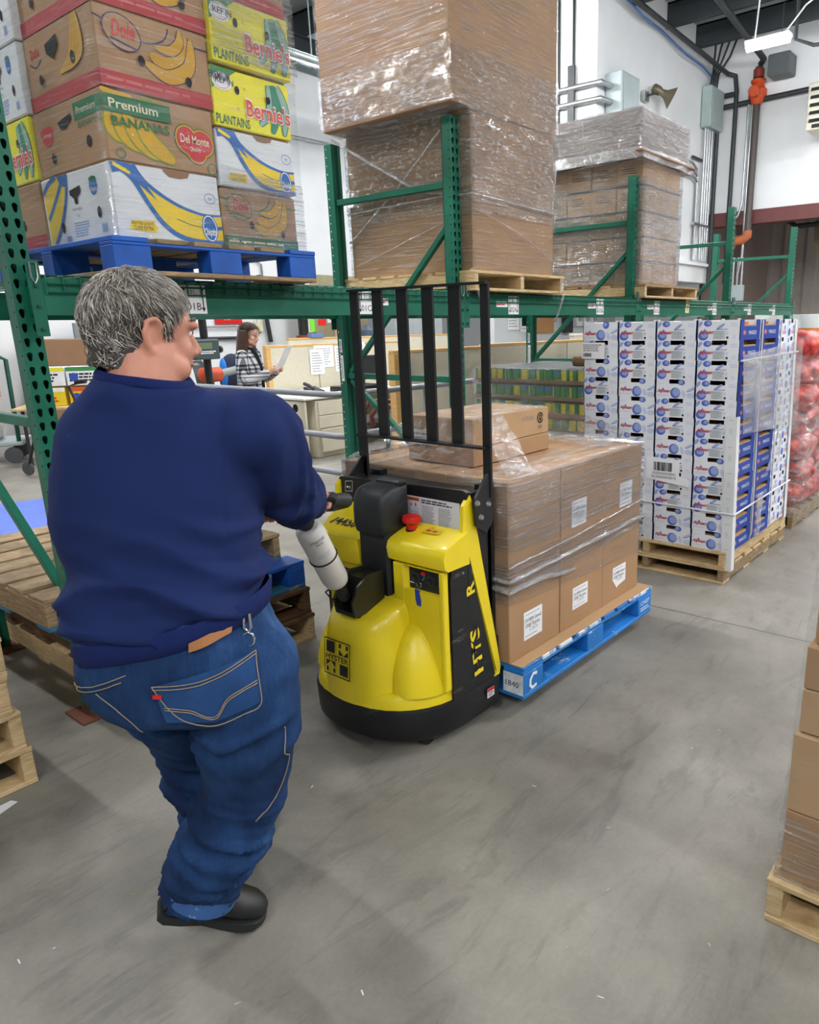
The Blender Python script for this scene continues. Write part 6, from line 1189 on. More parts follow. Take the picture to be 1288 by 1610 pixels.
MB().tube([(.7, -.25, .27), (.72, -.25, 1.25), (.6, -.25, 1.32), (.1, -.25, 1.34), (-.7, -.25, 1.34)], .025, GREEND, 8).build('push_frame', cart)
bgp('bagged goods in clear plastic on the wheeled cart', MB().box(-.6, -.2, 0, .5, .35, .5, pm('bag_grey', 'B9BDB8', .4, var=.2, scale=12), .06), 'bagged_goods', 'bag', (2.95, 10.6, .271), -.5); bgp('tan cardboard tray on top of the bagged goods', MB().box(-.6, -.2, 0, .5, .35, .16, KRAFT2, .01), 'cardboard_tray', 'tray', (2.95, 10.6, .772), -.5); bgp('wrapped pale goods topmost on the wheeled cart', MB().box(-.55, -.2, 0, .5, .35, .42, pm('wrapped_goods', 'B7A9A0', .35, var=.15, scale=9), .03), 'wrapped_goods', 'bag', (2.95, 10.6, .934), -.5)
# ---------------------------------------------------------------- scraps on the floor
rr = random.Random(3)
put('paper_scrap', MB().add([(.60, 2.57, .002), (.68, 2.60, .004), (.67, 2.63, .002), (.58, 2.62, .006)], [(0, 1, 2, 3)], PAPER), 'scrap of white paper on the floor below the pine pallets', 'scrap'); put('wood_chip', MB().box(1.36, 3.62, .002, 1.43, 3.64, .012, W_NEW), 'wood chip on the floor under the racking', 'wood chip')
m = MB()
for k in range(46):
    x, y = rr.uniform(.35, 2.6), rr.uniform(-.2, 2.2); a = rr.random() * PI; l = rr.uniform(.003, .012); c, s_ = math.cos(a) * l, math.sin(a) * l; n_ = .0015
    m.add([(x - c + s_ * .1, y - s_, .0012), (x - c - n_, y - s_ + n_, .0012), (x + c - n_, y + s_ + n_, .002), (x + c + n_, y + s_ - n_, .002)], [(0, 1, 2, 3)], W_NEW if rr.random() < .6 else PAPER)
o = m.build('wood_splinters', None, 0); tag(o, 'tiny splinters and paper bits scattered over the concrete aisle', 'debris'); o['kind'] = 'stuff'
# ---------------------------------------------------------------- people
def remesh(mb, vox, it=4, name='b'):
    o = mb.build(name, None, 0); md = o.modifiers.new('r', 'REMESH'); md.mode = 'VOXEL'; md.voxel_size = vox
    if it: s_ = o.modifiers.new('s', 'SMOOTH'); s_.factor = .5; s_.iterations = it
    bpy.context.view_layer.update(); me = bpy.data.meshes.new_from_object(o.evaluated_get(bpy.context.evaluated_depsgraph_get()))
    mats = list(o.data.materials); old = o.data; bpy.data.objects.remove(o); bpy.data.meshes.remove(old)
    me.materials.clear(); me.materials.append(mats[0]); me.polygons.foreach_set('material_index', [0] * len(me.polygons)); me.polygons.foreach_set('use_smooth', [True] * len(me.polygons)); return me
def displace(me, fn):
    me.update(); ns = [v.normal.copy() for v in me.vertices]
    for v, n in zip(me.vertices, ns): v.co = v.co + n * fn(v.co, n)
    me.update()
def rings_z(rows, n=28):
    """rows of (z, centre x, half width, centre y, half depth[, tilt across x]) -> elliptical rings"""
    out = []
    for row in rows:
        z, cx, hw, cy_, hd = row[:5]; tl = row[5] if len(row) > 5 else 0; e = .86
        out.append([(cx + hw * math.copysign(abs(math.cos(a)) ** e, math.cos(a)), cy_ + hd * math.copysign(abs(math.sin(a)) ** e, math.sin(a)), z + tl * math.cos(a)) for a in (2 * PI * k / n for k in range(n))])
    return out
def dense(pts, rs, n=5):
    P_ = [Vector(p) for p in pts]; o, r = [], []
    for i in range(len(P_) - 1):
        p0, p1, p2, p3 = P_[max(i - 1, 0)], P_[i], P_[i + 1], P_[min(i + 2, len(P_) - 1)]
        for k in range(n):
            t = k / n; o.append(.5 * (2 * p1 + (p2 - p0) * t + (2 * p0 - 5 * p1 + 4 * p2 - p3) * t * t + (3 * p1 - p0 - 3 * p2 + p3) * t ** 3)); r.append(rs[i] + (rs[i + 1] - rs[i]) * t)
    return o + [P_[-1]], r + [rs[-1]]
def limb(mb, pts, rs, mat, n=18, sq=1.): p, r = dense(pts, rs); mb.tube(p, r, mat, n, sq=sq); mb.ell(p[0], (r[0],) * 3, mat); mb.ell(p[-1], (r[-1],) * 3, mat)
SKIN = pm('man_skin', 'C58A74', .5, var=.08, scale=14, spec=.35); SKIN2 = pm('woman_skin', 'D8A68E', .5, var=.05)
def head(mb, c, R, mat, k=1., heavy=0.):
    """head facing local +Y, built of overlapping soft volumes; R rotates it, c is the point between the ears"""
    E_ = lambda p, r, Q=None: mb.ell(Vector(c) + R @ (Vector(p) * k), tuple(x * k for x in r), mat, 22, 16, R @ Q if Q is not None else R)
    E_((0, -.012, .035), (.076, .098, .088)); E_((0, .03, .02), (.066, .07, .085)); E_((0, .045, -.035), (.058 + heavy * .6, .055, .062)); E_((0, .07, -.082), (.03 + heavy * .5, .032, .028)); E_((0, .03, -.08), (.052 + heavy, .06, .03 + heavy * .5))
    for s_ in (-1, 1):
        E_((s_ * .04, .068, -.02), (.026, .024, .03)); E_((s_ * .034, .088, .036), (.03, .014, .01)); E_((s_ * .012, .104, -.022), (.011, .012, .009)); E_((s_ * (.046 + heavy * .5), .035, -.06), (.02 + heavy * .4, .05, .035))
        # ear: bowl, rim and lobe
        Q = Matrix.Rotation(s_ * .35, 3, 'Z'); E_((s_ * .08, -.012, .002), (.010, .018, .03), Q); E_((s_ * .084, -.008, -.032), (.008, .011, .013), Q)
        pts = [(.076, .008, .0), (.084, .010, .02), (.092, -.006, .036), (.099, -.026, .028), (.10, -.031, .004), (.094, -.022, -.018), (.087, -.012, -.034)]
        mb.tube([Vector(c) + R @ (Vector((s_ * a, b_, d)) * k) for a, b_, d in pts], [.0068 * k] * 7, mat, 8)
    mb.tube([Vector(c) + R @ (Vector(p) * k) for p in ((0, .09, .03), (0, .103, .005), (0, .118, -.018), (0, .108, -.026))], [.008 * k, .011 * k, .013 * k, .009 * k], mat, 12)
    E_((0, .096, -.046), (.022, .012, .006)); E_((0, .094, -.055), (.02, .012, .007))
def face_bits(parent, c, R, k, iris, brow, lip):
    Q = lambda p: Vector(c) + R @ (Vector(p) * k)
    for s_ in (-1, 1):
        e = MB(); e.ell(Q((s_ * .033, .079, .021)), (.0125 * k,) * 3, WHITE, 14, 10); eo = e.build('eyeball', parent, 60); MB().ell(Q((s_ * .033, .0885, .021)), (.006 * k, .006 * k, .006 * k), iris, 10, 8).build('iris', eo, 60)
        b_ = MB(); b_.tube([Q((s_ * .014, .099, .045)), Q((s_ * .034, .095, .05)), Q((s_ * .054, .081, .045))], [.003 * k, .0045 * k, .0025 * k], brow, 8); b_.build('eyebrow', parent, 60)
    MB().tube([Q((-.022, .098, -.05)), Q((0, .108, -.05)), Q((.022, .098, -.05))], [.002 * k, .0035 * k, .002 * k], lip, 8).build('lips', parent, 60)
def hand(mb, wrist, palm_dir, side, curl, mat, k=1., thumb=1.):
    """palm from the wrist along palm_dir, four fingers bent towards curl, thumb off the side"""
    w_ = Vector(wrist); d = Vector(palm_dir).normalized(); s_ = Vector(side).normalized(); s_ = (s_ - d * s_.dot(d)).normalized(); c = Vector(curl).normalized(); c = (c - d * c.dot(d) - s_ * c.dot(s_)).normalized()
    for j in range(5): t = j / 4; mb.ell(w_ + d * (.015 + .07 * t) * k, (.018 * k, .018 * k, .018 * k), mat, 10, 8)
    rings = []
    for j in range(6):
        t = j / 5; p = w_ + d * (.0 + .088 * t) * k; hw = (.026 + .016 * math.sin(t * 2.2)) * k; hd = (.017 - .003 * t) * k
        rings.append([tuple(p + s_ * (hw * math.cos(a)) + c * (hd * math.sin(a))) for a in (2 * PI * q / 14 for q in range(14))])
    mb.loft(rings, mat)
    for i, (off, L_) in enumerate(((.032, .068), (.011, .076), (-.011, .071), (-.031, .055))):
        b_ = w_ + d * .084 * k + s_ * off * k; a1 = b_ + (d * .55 + c * .83) * L_ * .42 * k; a2 = a1 + (d * -.35 + c * .93) * L_ * .34 * k; a3 = a2 + (d * -.95 + c * .2) * L_ * .28 * k
        mb.tube([b_ - d * .012, b_, a1, a2, a3], [.0095 * k, .0095 * k, .0088 * k, .008 * k, .0068 * k], mat, 9); mb.ell(a3, (.0068 * k,) * 3, mat, 8, 6); mb.ell(a1, (.0092 * k,) * 3, mat, 8, 6); mb.ell(a2, (.0083 * k,) * 3, mat, 8, 6)
    b_ = w_ + d * .022 * k + s_ * .026 * k * thumb; a1 = b_ + (d * .55 + s_ * .6 * thumb + c * .3) * .042 * k; a2 = a1 + (d * .5 + c * .85) * .034 * k; a3 = a2 + (c * .9 - s_ * .3 * thumb) * .024 * k
    mb.tube([b_, a1, a2, a3], [.013 * k, .0115 * k, .0098 * k, .0075 * k], mat, 9); mb.ell(a3, (.0075 * k,) * 3, mat, 8, 6)
# ---- the man: local X to his right, Y forward, origin on the floor between his feet
e1, e2 = Vector((.6155, -.7881, 0)), Vector((.7881, .6155, 0)); MO = e1 * -.72 + e2 * 1.58; MRZ = math.atan2(e1.y, e1.x)
RL = Matrix.Rotation(-MRZ, 3, 'Z'); tol = lambda p: RL @ (Vector(p) - MO)
gR = tol(hc + HX * .11 + Vector((0, 0, .01))); gL = tol(hc - HX * .11 + Vector((0, 0, .01))); hx = RL @ HX
HC = Vector((-.02, .03, 1.535)); HR = Matrix.Rotation(math.radians(-47), 3, 'Z') @ Matrix.Rotation(math.radians(-9), 3, 'X')
SR, ER, WR = Vector((.15, .03, 1.335)), Vector((.195, .19, 1.175)), gR + Vector((-.04, -.095, .03)); SL, EL, WL = Vector((-.155, .05, 1.325)), Vector((-.165, .22, 1.1)), gL + Vector((-.02, -.09, .04))
HIPR, KNR, ANR = Vector((.13, -.02, .80)), Vector((.085, .0, .44)), Vector((-.04, -.055, .145)); HIPL, KNL, ANL = Vector((-.10, .02, .80)), Vector((-.12, .2, .45)), Vector((-.085, .26, .09))
mb = MB(); head(mb, HC, HR, SKIN, 1.0, .014)
limb(mb, [(-.02, -.015, 1.38), (-.015, .0, 1.46), (-.012, .018, 1.53)], [.082, .072, .064], SKIN); mb.loft(rings_z([(1.40, -.01, .13, 0, .08), (1.3, -.02, .17, .01, .1), (1.1, -.02, .17, .02, .12), (.85, 0, .16, 0, .12), (.75, 0, .15, 0, .11)]), SKIN)
for a, b_, c in ((SR, ER, WR), (SL, EL, WL)): limb(mb, [a, b_, c], [.05, .042, .028], SKIN)
for a, b_, c in ((HIPR, KNR, ANR), (HIPL, KNL, ANL)): limb(mb, [a, b_, c], [.085, .055, .04], SKIN)
hand(mb, WR, (gR - WR) + Vector((0, .03, -.0)), hx * -1, (0, .1, -1), SKIN, 1.05); hand(mb, WL, (gL - WL) + Vector((0, .03, 0)), hx, (0, .1, -1), SKIN, 1.05)
me = remesh(mb, .0055, 3); man = link('person', me); man.location = MO; man.rotation_euler = (0, 0, MRZ)
tag(man, 'grey haired person in blue sweatshirt and jeans steering the yellow pallet truck', 'person')
GH1, GH2, GH3 = pm('dark_grey_hair', '4A4744', .5, var=.1), pm('mid_grey_hair', '857F78', .45, var=.1), pm('silver_hair', 'C4BEB4', .4, var=.08)
face_bits(man, HC, HR, 1., pm('brown_iris', '2A1C14', .2), GH1, pm('lip_tone', 'A8625A', .5))
def hair_cap(c, R, k, ok, thick, mat_fn, nstr, slen, parent, flow, seed=4, base=None, nape=False):
    rr = random.Random(seed); mb = MB(); n, m_ = 56, 40; rx, ry, rz = .079 * k, .102 * k, .092 * k; o = Vector((0, -.01, .034)) * k
    def surf(th, ph, t): st = math.sin(th); bk = max(0, min(1, (.3 - math.cos(ph) * -1) / .6)) if nape else 0; st = st + bk * (max(st, math.sin(2.15)) - st) * (th > 1.5); d = Vector((st * math.sin(ph), -st * math.cos(ph), math.cos(th) * (1.28 if nape and th > PI / 2 else 1))); return o + Vector((d.x * (rx + t), d.y * (ry + t), d.z * (rz + t))), d
    vs, fs, idx = [], [], {}
    for j in range(m_ + 1):
        for i in range(n):
            th, ph = PI * .86 * j / m_, 2 * PI * i / n; w_ = ok(th, ph); t = thick * max(0, min(1, w_ * 5)) + .006 * mnoise.noise(Vector((th * 5, math.sin(ph) * 3, math.cos(ph) * 3))) if w_ > 0 else -.012
            p, d = surf(th, ph, t); idx[j, i] = len(vs); vs.append(tuple(Vector(c) + R @ p))
    for j in range(m_):
        for i in range(n):
            if max(ok(PI * .86 * (j + a) / m_, 2 * PI * (i + b_) / n) for a in (0, 1) for b_ in (0, 1)) > -.02: fs.append((idx[j, i], idx[j + 1, i], idx[j + 1, (i + 1) % n], idx[j, (i + 1) % n]))
    mb.add(vs, fs, base or mat_fn(0)); cnt = 0
    while cnt < nstr:
        th, ph = math.acos(1 - 1.86 * rr.random()), rr.random() * 2 * PI
        if th > PI * .86 or ok(th, ph) < .01: continue
        cnt += 1; w_ = min(1, ok(th, ph) * 5); p, d = surf(th, ph, thick * w_ * (.65 + .5 * rr.random())); f = flow(p / k, d, rr); f = (f - d * f.dot(d)); f = f.normalized() if f.length > 1e-6 else d.orthogonal()
        L_ = slen * (.6 + .8 * rr.random()); wd = .0011 * k * (.7 + .7 * rr.random()); sd = f.cross(d).normalized(); pts = []
        lift = .12 + .5 * rr.random() ** 2
        for q in range(4):
            t = q / 3; pp = p + f * (L_ * t) + d * (lift * L_ * t * (1.0 - t * .9) - L_ * L_ * t * t * 2.4) + sd * (rr.random() - .5) * .002; pts.append(pp)
        vs = []; 
        for q, pp in enumerate(pts): ww = wd * (1 - .8 * q / 3); vs += [tuple(Vector(c) + R @ (pp + sd * ww)), tuple(Vector(c) + R @ (pp - sd * ww)), tuple(Vector(c) + R @ (pp + d * ww * 1.2))]
        mb.add(vs, [f_ for q in range(3) for f_ in ((3 * q, 3 * q + 1, 3 * q + 4, 3 * q + 3), (3 * q + 1, 3 * q + 2, 3 * q + 5, 3 * q + 4), (3 * q + 2, 3 * q, 3 * q + 3, 3 * q + 5))], mat_fn(rr.random(), th))
    return mb.build('hair', parent, 60)
def ok_man(th, ph):
    """positive inside the hairline; ph = 0 at the back of the head, pi at the forehead"""
    q = abs((ph + PI) % (2 * PI) - PI) / PI           # 0 back, 1 front
    lim = 2.66 if q < .34 else 2.66 - (q - .34) / .09 * .5 if q < .43 else 1.46 if q < .555 else 1.86 if q < .60 else 1.62 - (q - .60) / .14 * .56 if q < .74 else 1.06 - (q - .74) * .25
    return lim - th
crown = Vector((.0, -.06, .11))
def flow_man(p, d, rr):
    v = Vector((p.x, p.y + .05, 0)); v = v * (1.5 if p.z > .05 else .5) + Vector((0, .35 * max(0, p.z) * 6 * .06, -.06 if p.z < .08 else -.02)); return v + Vector(((rr.random() - .5) * .07, (rr.random() - .5) * .07, (rr.random() - .5) * .05)) + mnoise.noise_vector(p * 28) * .05
hair_cap(HC, HR, 1.0, ok_man, .012, lambda r, th=1.: GH1 if r < (.2 if th < 1.2 else .46) else GH2 if r < .74 else GH3, 10000, .026, man, flow_man, nape=True)
# sweatshirt
NAV = pm('navy_sweatshirt', '1B2A5A', .85, var=.06, scale=5, bump=.12, bscale=420, spec=.2); RIB = pm('navy_ribbing', '17265C', .85, var=.05, bump=.3, bscale=300, stretch=(8, 8, .4), spec=.2)
mb = MB(); mb.loft(rings_z([(.905, -.015, .202, -.02, .17, .048), (.94, -.016, .212, -.02, .178, .048), (.99, -.02, .215, -.01, .178, .035), (1.05, -.03, .215, .01, .172), (1.14, -.035, .225, .02, .165), (1.25, -.03, .215, .02, .15), (1.33, -.02, .2, .015, .13), (1.385, -.015, .17, .01, .105), (1.42, -.013, .132, .0, .09), (1.438, -.013, .1, .0, .08, -.014), (1.452, -.014, .085, .004, .075, -.015)], 36), NAV)
cf = WR + (ER - WR) * .12; limb(mb, [SR + Vector((-.04, 0, -.02)), SR + Vector((.04, .03, -.02)), ER, ER.lerp(WR, .55) + Vector((.01, 0, -.012)), cf], [.10, .094, .083, .075, .05], NAV, 22)
cf = WL + (EL - WL) * .12; limb(mb, [SL + Vector((.03, 0, -.02)), SL + Vector((-.01, .01, -.03)), EL, EL.lerp(WL, .55), cf], [.09, .085, .075, .06, .044], NAV, 22)
me = remesh(mb, .010, 5)
def ridge(q): return 1 - min(1, abs(mnoise.noise(q)) * 3.2)
def fold_shirt(p, n):
    wz = max(0, min(1, (1.2 - p.z) / .22)) * (1 if p.z > .83 else .5) * (p.z > .92); q = Vector((p.x * 2.2 + 3, p.y * 2.2, (p.z + .16 * abs(p.x - .02) + .05 * math.sin(p.x * 7)) * 9)); h = .031 * wz * ridge(q) - .013 * wz + .009 * wz * ridge(q * 1.9 + Vector((4, 4, 4)))
    a = max(0, min(1, (p.x - .16) / .05)) * (1 if p.y > .05 else max(0, p.y / .05)); q2 = Vector((p.x * 5, p.y * 15 + p.z * 9, p.z * 5)); h += .012 * a * ridge(q2)
    up = max(0, min(1, (p.z - 1.12) / .2)); h += .006 * up * ridge(Vector((p.x * 4 + p.z * 3, p.y * 3, p.z * 3 - p.x * 4)))
    d = abs(p.z - 1.26 - (p.x - .19) * .0); seam = math.exp(-((p.x - .155 - .03 * (p.z - 1.3)) / .004) ** 2) * (p.z > 1.12) * (p.y < .05); return h - .003 * seam + .0015 * mnoise.noise(p * 25)
displace(me, fold_shirt); sh = link('sweatshirt', me, man)
m = MB(); m.loft(rings_z([(1.440, -.014, .098, 0, .082, -.016), (1.449, -.014, .097, .0, .083, -.016), (1.459, -.014, .09, .003, .079, -.016), (1.457, -.014, .083, .003, .073, -.016)], 36), RIB, False); m.build('collar', sh, 60)
m = MB(); m.loft(rings_z([(.878, -.012, .208, -.02, .174, .05), (.883, -.012, .215, -.022, .18, .05), (.918, -.012, .219, -.022, .184, .05), (.932, -.012, .214, -.02, .178, .05)], 40), RIB, False); m.build('hem_band', sh, 60)
# jeans
DEN = None
def denim():
    t = NT('blue_denim'); p = t.new('ShaderNodeBsdfPrincipled'); t.ln(p.outputs[0], t.out.inputs[0]); p.inputs['Roughness'].default_value = .85; p.inputs['Specular IOR Level'].default_value = .2
    v = t.coord((1, 1, .6), False); a = t.noise(v, 5, 4, .6); b = t.noise(t.coord((1, 1, .15), False), 160, 3, .7); base = t.ramp(a, [(.36, '152B50'), (.55, '22426F'), (.72, '3D6193')]); mx = t.new('ShaderNodeMix', data_type='RGBA', blend_type='MULTIPLY'); mx.inputs[0].default_value = .8
    t.ln(base, mx.inputs[6]); t.ln(t.ramp(b, [(.3, .72), (.7, 1.1)]), mx.inputs[7]); t.ln(mx.outputs[2], p.inputs['Base Color']); return t.m
DEN = denim(); mb = MB()
mb.loft(rings_z([(.96, -.01, .19, -.03, .15), (.9, -.01, .215, -.03, .168), (.82, .0, .232, -.03, .172), (.75, .01, .235, -.03, .16), (.7, .015, .21, -.03, .14)], 32), DEN)
limb(mb, [HIPR + Vector((.0, -.01, -.02)), HIPR.lerp(KNR, .5) + Vector((.018, -.02, .0)), KNR + Vector((.01, -.02, 0)), KNR.lerp(ANR, .5) + Vector((.0, -.01, 0)), ANR + Vector((.005, .01, .055))], [.135, .112, .098, .092, .084], DEN, 22); limb(mb, [HIPL + Vector((-.02, 0, -.02)), HIPL.lerp(KNL, .5), KNL, KNL.lerp(ANL, .5), ANL + Vector((0, 0, .03))], [.128, .112, .096, .09, .08], DEN, 22)
me = remesh(mb, .010, 5)
def fold_jeans(p, n):
    lo = max(0, min(1, (.5 - p.z) / .2)); q = Vector((p.x * 3, p.y * 3, (p.z + .3 * (p.x)) * 17)); h = .026 * lo * ridge(q) - .008 * lo + .01 * lo * ridge(q * 2.1)
    mid = math.exp(-((p.z - .62) / .07) ** 2); h += .02 * mid * ridge(Vector((p.x * 3, p.y * 3 + 5, (p.z - .35 * abs(p.x - .1)) * 15))); return h + .004 * ridge(Vector((p.x * 6, p.y * 6, p.z * 5))) + .001 * mnoise.noise(p * 40)
displace(me, fold_jeans); je = link('jeans', me, man)
# surface lines laid on the jeans: find the seat surface by casting against the finished mesh
from mathutils.bvhtree import BVHTree
bv = BVHTree.FromPolygons([v.co.copy() for v in me.vertices], [tuple(p.vertices) for p in me.polygons])
def onto(x, z, off=.002, d=Vector((0, 1, 0)), y0=-.6):
    h = bv.ray_cast(Vector((x, y0, z)), d); return (h[0] + h[1] * off) if h[0] is not None else Vector((x, -.2, z))
def onseat(pts, off=.002, n=8):
    c = curve(pts, n); return [onto(x, z, off) for x, z in c]
STI = pm('tan_stitching', '9A8A70', .8); COP = pm('copper_rivet', 'B4663C', .4, .7); PKT = pm('pocket_denim', '27497A', .85, var=.15, scale=9, spec=.2)
g = [[onto(.005 + .19 * u + .012 * v, (.827 + .038 * u) * (1 - v) + (.735 + .02 * u - .02 * (1 - abs(2 * u - 1))) * v, .006) for u in (i / 10 for i in range(11))] for v in (j / 8 for j in range(9))]
pk = MB().loft(g, PKT, False, False).build('back_pocket', je, 180)
for pts in ([(.005, .827), (.1, .83), (.195, .865)], [(.005, .82), (.1, .823), (.195, .858)], [(.02, .775), (.07, .765), (.115, .742), (.15, .785), (.2, .805)], [(.02, .769), (.07, .759), (.115, .736), (.15, .779), (.2, .799)], [(.005, .827), (.03, .77), (.06, .735), (.11, .717), (.17, .735), (.205, .757), (.195, .865)]): MB().tube(onseat(pts, .0085), .0012, STI, 5).build('stitching', pk, 60)
a = onto(.012, .805, .01); MB().box(a.x - .008, a.y - .002, a.z - .005, a.x + .01, a.y + .001, a.z + .004, RED).build('pocket_tab', pk)
for pts in ([(-.21, .78), (-.15, .80), (-.06, .835)], [(-.215, .79), (-.12, .822), (-.05, .85)], [(-.13, .8), (-.08, .75), (-.05, .7)], [(.235, .66), (.225, .55), (.19, .46), (.15, .42)]): MB().tube(onseat(pts, .003), .0013, STI, 5).build('seam_stitching', je, 60)
lp = MB().loft([onseat([(.085, .897), (.12, .905), (.155, .918)], .012, 4), onseat([(.085, .915), (.12, .926), (.155, .938)], .012, 4)], pm('tan_leather_patch', 'A06A3C', .6), False, False); lp.build('leather_patch', je, 180)
c = onto(.175, .925, .014); ky = MB().tube([c + Vector((-.006, 0, .02)), c + Vector((-.008, 0, -.012)), c + Vector((0, 0, -.02)), c + Vector((.008, 0, -.012)), c + Vector((.007, 0, .022))], .0035, CHROME, 8).build('snap_hook', je, 60)
MB().tube([c + Vector((.013 * math.cos(t), -.002, -.038 + .016 * math.sin(t))) for t in (2 * PI * k / 16 for k in range(16))], .0028, CHROME, 8, closed=True).build('swivel_ring', ky, 60); MB().tube([c + Vector((-.02 + .02 * math.cos(t), -.004, -.06 + .02 * math.sin(t))) for t in (2 * PI * k / 20 for k in range(20))], .0016, CHROME, 6, closed=True).build('split_ring', ky, 60)
m = MB(); m.tube([Vector(onto(.25, z, .004, Vector((-1, 0, 0)), 0)) if 0 else Vector((.232, -.05 + .05 * t, .93 - .09 * t)) for t, z in ((k / 8, 0) for k in range(9))], .002, STI, 5) if 0 else None
# frayed hems and shoes
HEM = worn('frayed_hem', '2F5488', 'A9C0D8', .62, .74, 18, .9); d = (ANR - KNR).normalized()
hc2 = ANR + Vector((.0, .012, .0)); m = MB(); xx = Vector((1, 0, 0)); yy = d.cross(xx).normalized(); xx = yy.cross(d)
m.loft([[tuple(hc2 + d * t + xx * r_ * math.cos(a) + yy * r_ * 1.05 * math.sin(a)) for a in (2 * PI * k / 26 for k in range(26))] for t, r_ in ((-.06, .076), (-.03, .084), (-.006, .088), (-.005, .081), (-.03, .078))], HEM, False); m.build('frayed_hem', je, 60)
SHOE = pm('black_shoe_leather', '15181A', .45, var=.2, scale=9); SOLE = worn('scuffed_black_sole', '202325', '7F8486', .62, .72, 9, .7)
def shoe(heel, toe, up, label):
    h, t = Vector(heel), Vector(toe); f = (t - h); L_ = f.length; f.normalize(); u = Vector(up); u = (u - f * u.dot(f)).normalized(); s_ = f.cross(u)
    P_ = lambda a, b_, c: tuple(h + f * a * L_ + s_ * b_ + u * c)
    prof = [(.0, .033, .06), (.05, .038, .09), (.2, .041, .1), (.38, .042, .088), (.55, .048, .066), (.72, .052, .055), (.88, .045, .046), (.97, .03, .036), (1.0, .012, .028)]
    m = MB(); m.loft([[P_(a, w_ * math.cos(q), .022 + hh * .5 + hh * .5 * math.sin(q)) for q in (2 * PI * k / 20 for k in range(20))] for a, w_, hh in prof], SHOE); so = m.build('shoe', man, 60)
    m = MB(); lo = [(-.015, .028), (.04, .04), (.2, .042), (.4, .038), (.58, .049), (.74, .056), (.9, .05), (1.0, .03), (1.02, .01)]; out = [(a, w_) for a, w_ in lo] + [(a, -w_) for a, w_ in reversed(lo)]
    m.add([P_(a, w_, .0) for a, w_ in out] + [P_(a, w_, .027) for a, w_ in out], [tuple(range(18)), tuple(range(35, 17, -1))] + [(i, (i + 1) % 18, 18 + (i + 1) % 18, 18 + i) for i in range(18)], SOLE); m.build('sole', so, 40)
    m = MB(); [m.tube([P_(a, -.03, .07 + (.6 - a) * .08), P_(a + .01, 0, .083 + (.6 - a) * .1), P_(a, .03, .07 + (.6 - a) * .08)], .003, BLK, 6) for a in (.42, .49, .56)]; m.build('laces', so, 60)
shoe((-.135, -.075, .132), (.08, .03, .014), (.25, -.12, 1), 'r'); shoe((-.10, .23, .0), (-.06, .51, .0), (0, 0, 1), 'l')

# ---- the woman reading a sheet by the desk
wm0 = Vector((4.72, 6.95, 0)); WRZ = math.radians(-148)           # local +Y is where she faces
def plaid():
    t = NT('plaid_coat'); p = t.new('ShaderNodeBsdfPrincipled'); t.ln(p.outputs[0], t.out.inputs[0]); p.inputs['Roughness'].default_value = .9
    tc = t.new('ShaderNodeTexCoord'); sx = t.new('ShaderNodeSeparateXYZ'); t.ln(tc.outputs['Object'], sx.inputs[0]); outs = []
    for i, f in ((0, 150), (2, 150)):
        src = sx.outputs[i]
        if i == 0:
            m1 = t.new('ShaderNodeMath', operation='MULTIPLY_ADD'); t.ln(sx.outputs[1], m1.inputs[0]); m1.inputs[1].default_value = .7; t.ln(sx.outputs[0], m1.inputs[2]); src = m1.outputs[0]
        a = t.new('ShaderNodeMath', operation='MULTIPLY'); t.ln(src, a.inputs[0]); a.inputs[1].default_value = f; s_ = t.new('ShaderNodeMath', operation='SINE'); t.ln(a.outputs[0], s_.inputs[0])
        b = t.new('ShaderNodeMath', operation='MULTIPLY'); t.ln(src, b.inputs[0]); b.inputs[1].default_value = f / 4.3; s2 = t.new('ShaderNodeMath', operation='SINE'); t.ln(b.outputs[0], s2.inputs[0])
        c = t.new('ShaderNodeMath', operation='GREATER_THAN'); t.ln(s_.outputs[0], c.inputs[0]); c.inputs[1].default_value = -.1; e = t.new('ShaderNodeMath', operation='GREATER_THAN'); t.ln(s2.outputs[0], e.inputs[0]); e.inputs[1].default_value = -.75
        mu = t.new('ShaderNodeMath', operation='MULTIPLY'); t.ln(c.outputs[0], mu.inputs[0]); t.ln(e.outputs[0], mu.inputs[1]); outs.append(mu.outputs[0])
    ad = t.new('ShaderNodeMath', operation='ADD'); t.ln(outs[0], ad.inputs[0]); t.ln(outs[1], ad.inputs[1]); hf = t.new('ShaderNodeMath', operation='MULTIPLY'); t.ln(ad.outputs[0], hf.inputs[0]); hf.inputs[1].default_value = .5
    t.ln(t.ramp(hf.outputs[0], [(.0, 'C9CBD0'), (.5, '6A6D74'), (1., '16171C')]), p.inputs['Base Color']); return t.m
PLD = plaid(); BLKC = pm('black_cloth', '17181C', .9)
hcw = Vector((0, .035, 1.49)); HRw = Matrix.Rotation(math.radians(-6), 3, 'Z') @ Matrix.Rotation(math.radians(-16), 3, 'X')
wSR, wER, wWR = Vector((.165, .0, 1.29)), Vector((.205, .03, 1.04)), Vector((.09, .26, 1.10)); wSL, wEL, wWL = Vector((-.165, .0, 1.29)), Vector((-.205, .05, 1.04)), Vector((-.08, .28, 1.11))
mb = MB(); head(mb, hcw, HRw, SKIN2, .93); limb(mb, [(0, -.01, 1.28), (0, .005, 1.36), (0, .02, 1.44)], [.06, .05, .048], SKIN2)
mb.loft(rings_z([(1.3, 0, .1, 0, .06), (1.1, 0, .11, .0, .08), (.8, 0, .12, 0, .08)]), SKIN2)
for a, b_, c in ((wSR, wER, wWR), (wSL, wEL, wWL)): limb(mb, [a, b_, c], [.036, .03, .022], SKIN2)
for x in (-.08, .08): limb(mb, [(x, 0, .85), (x, .01, .46), (x, 0, .07)], [.07, .045, .032], SKIN2)
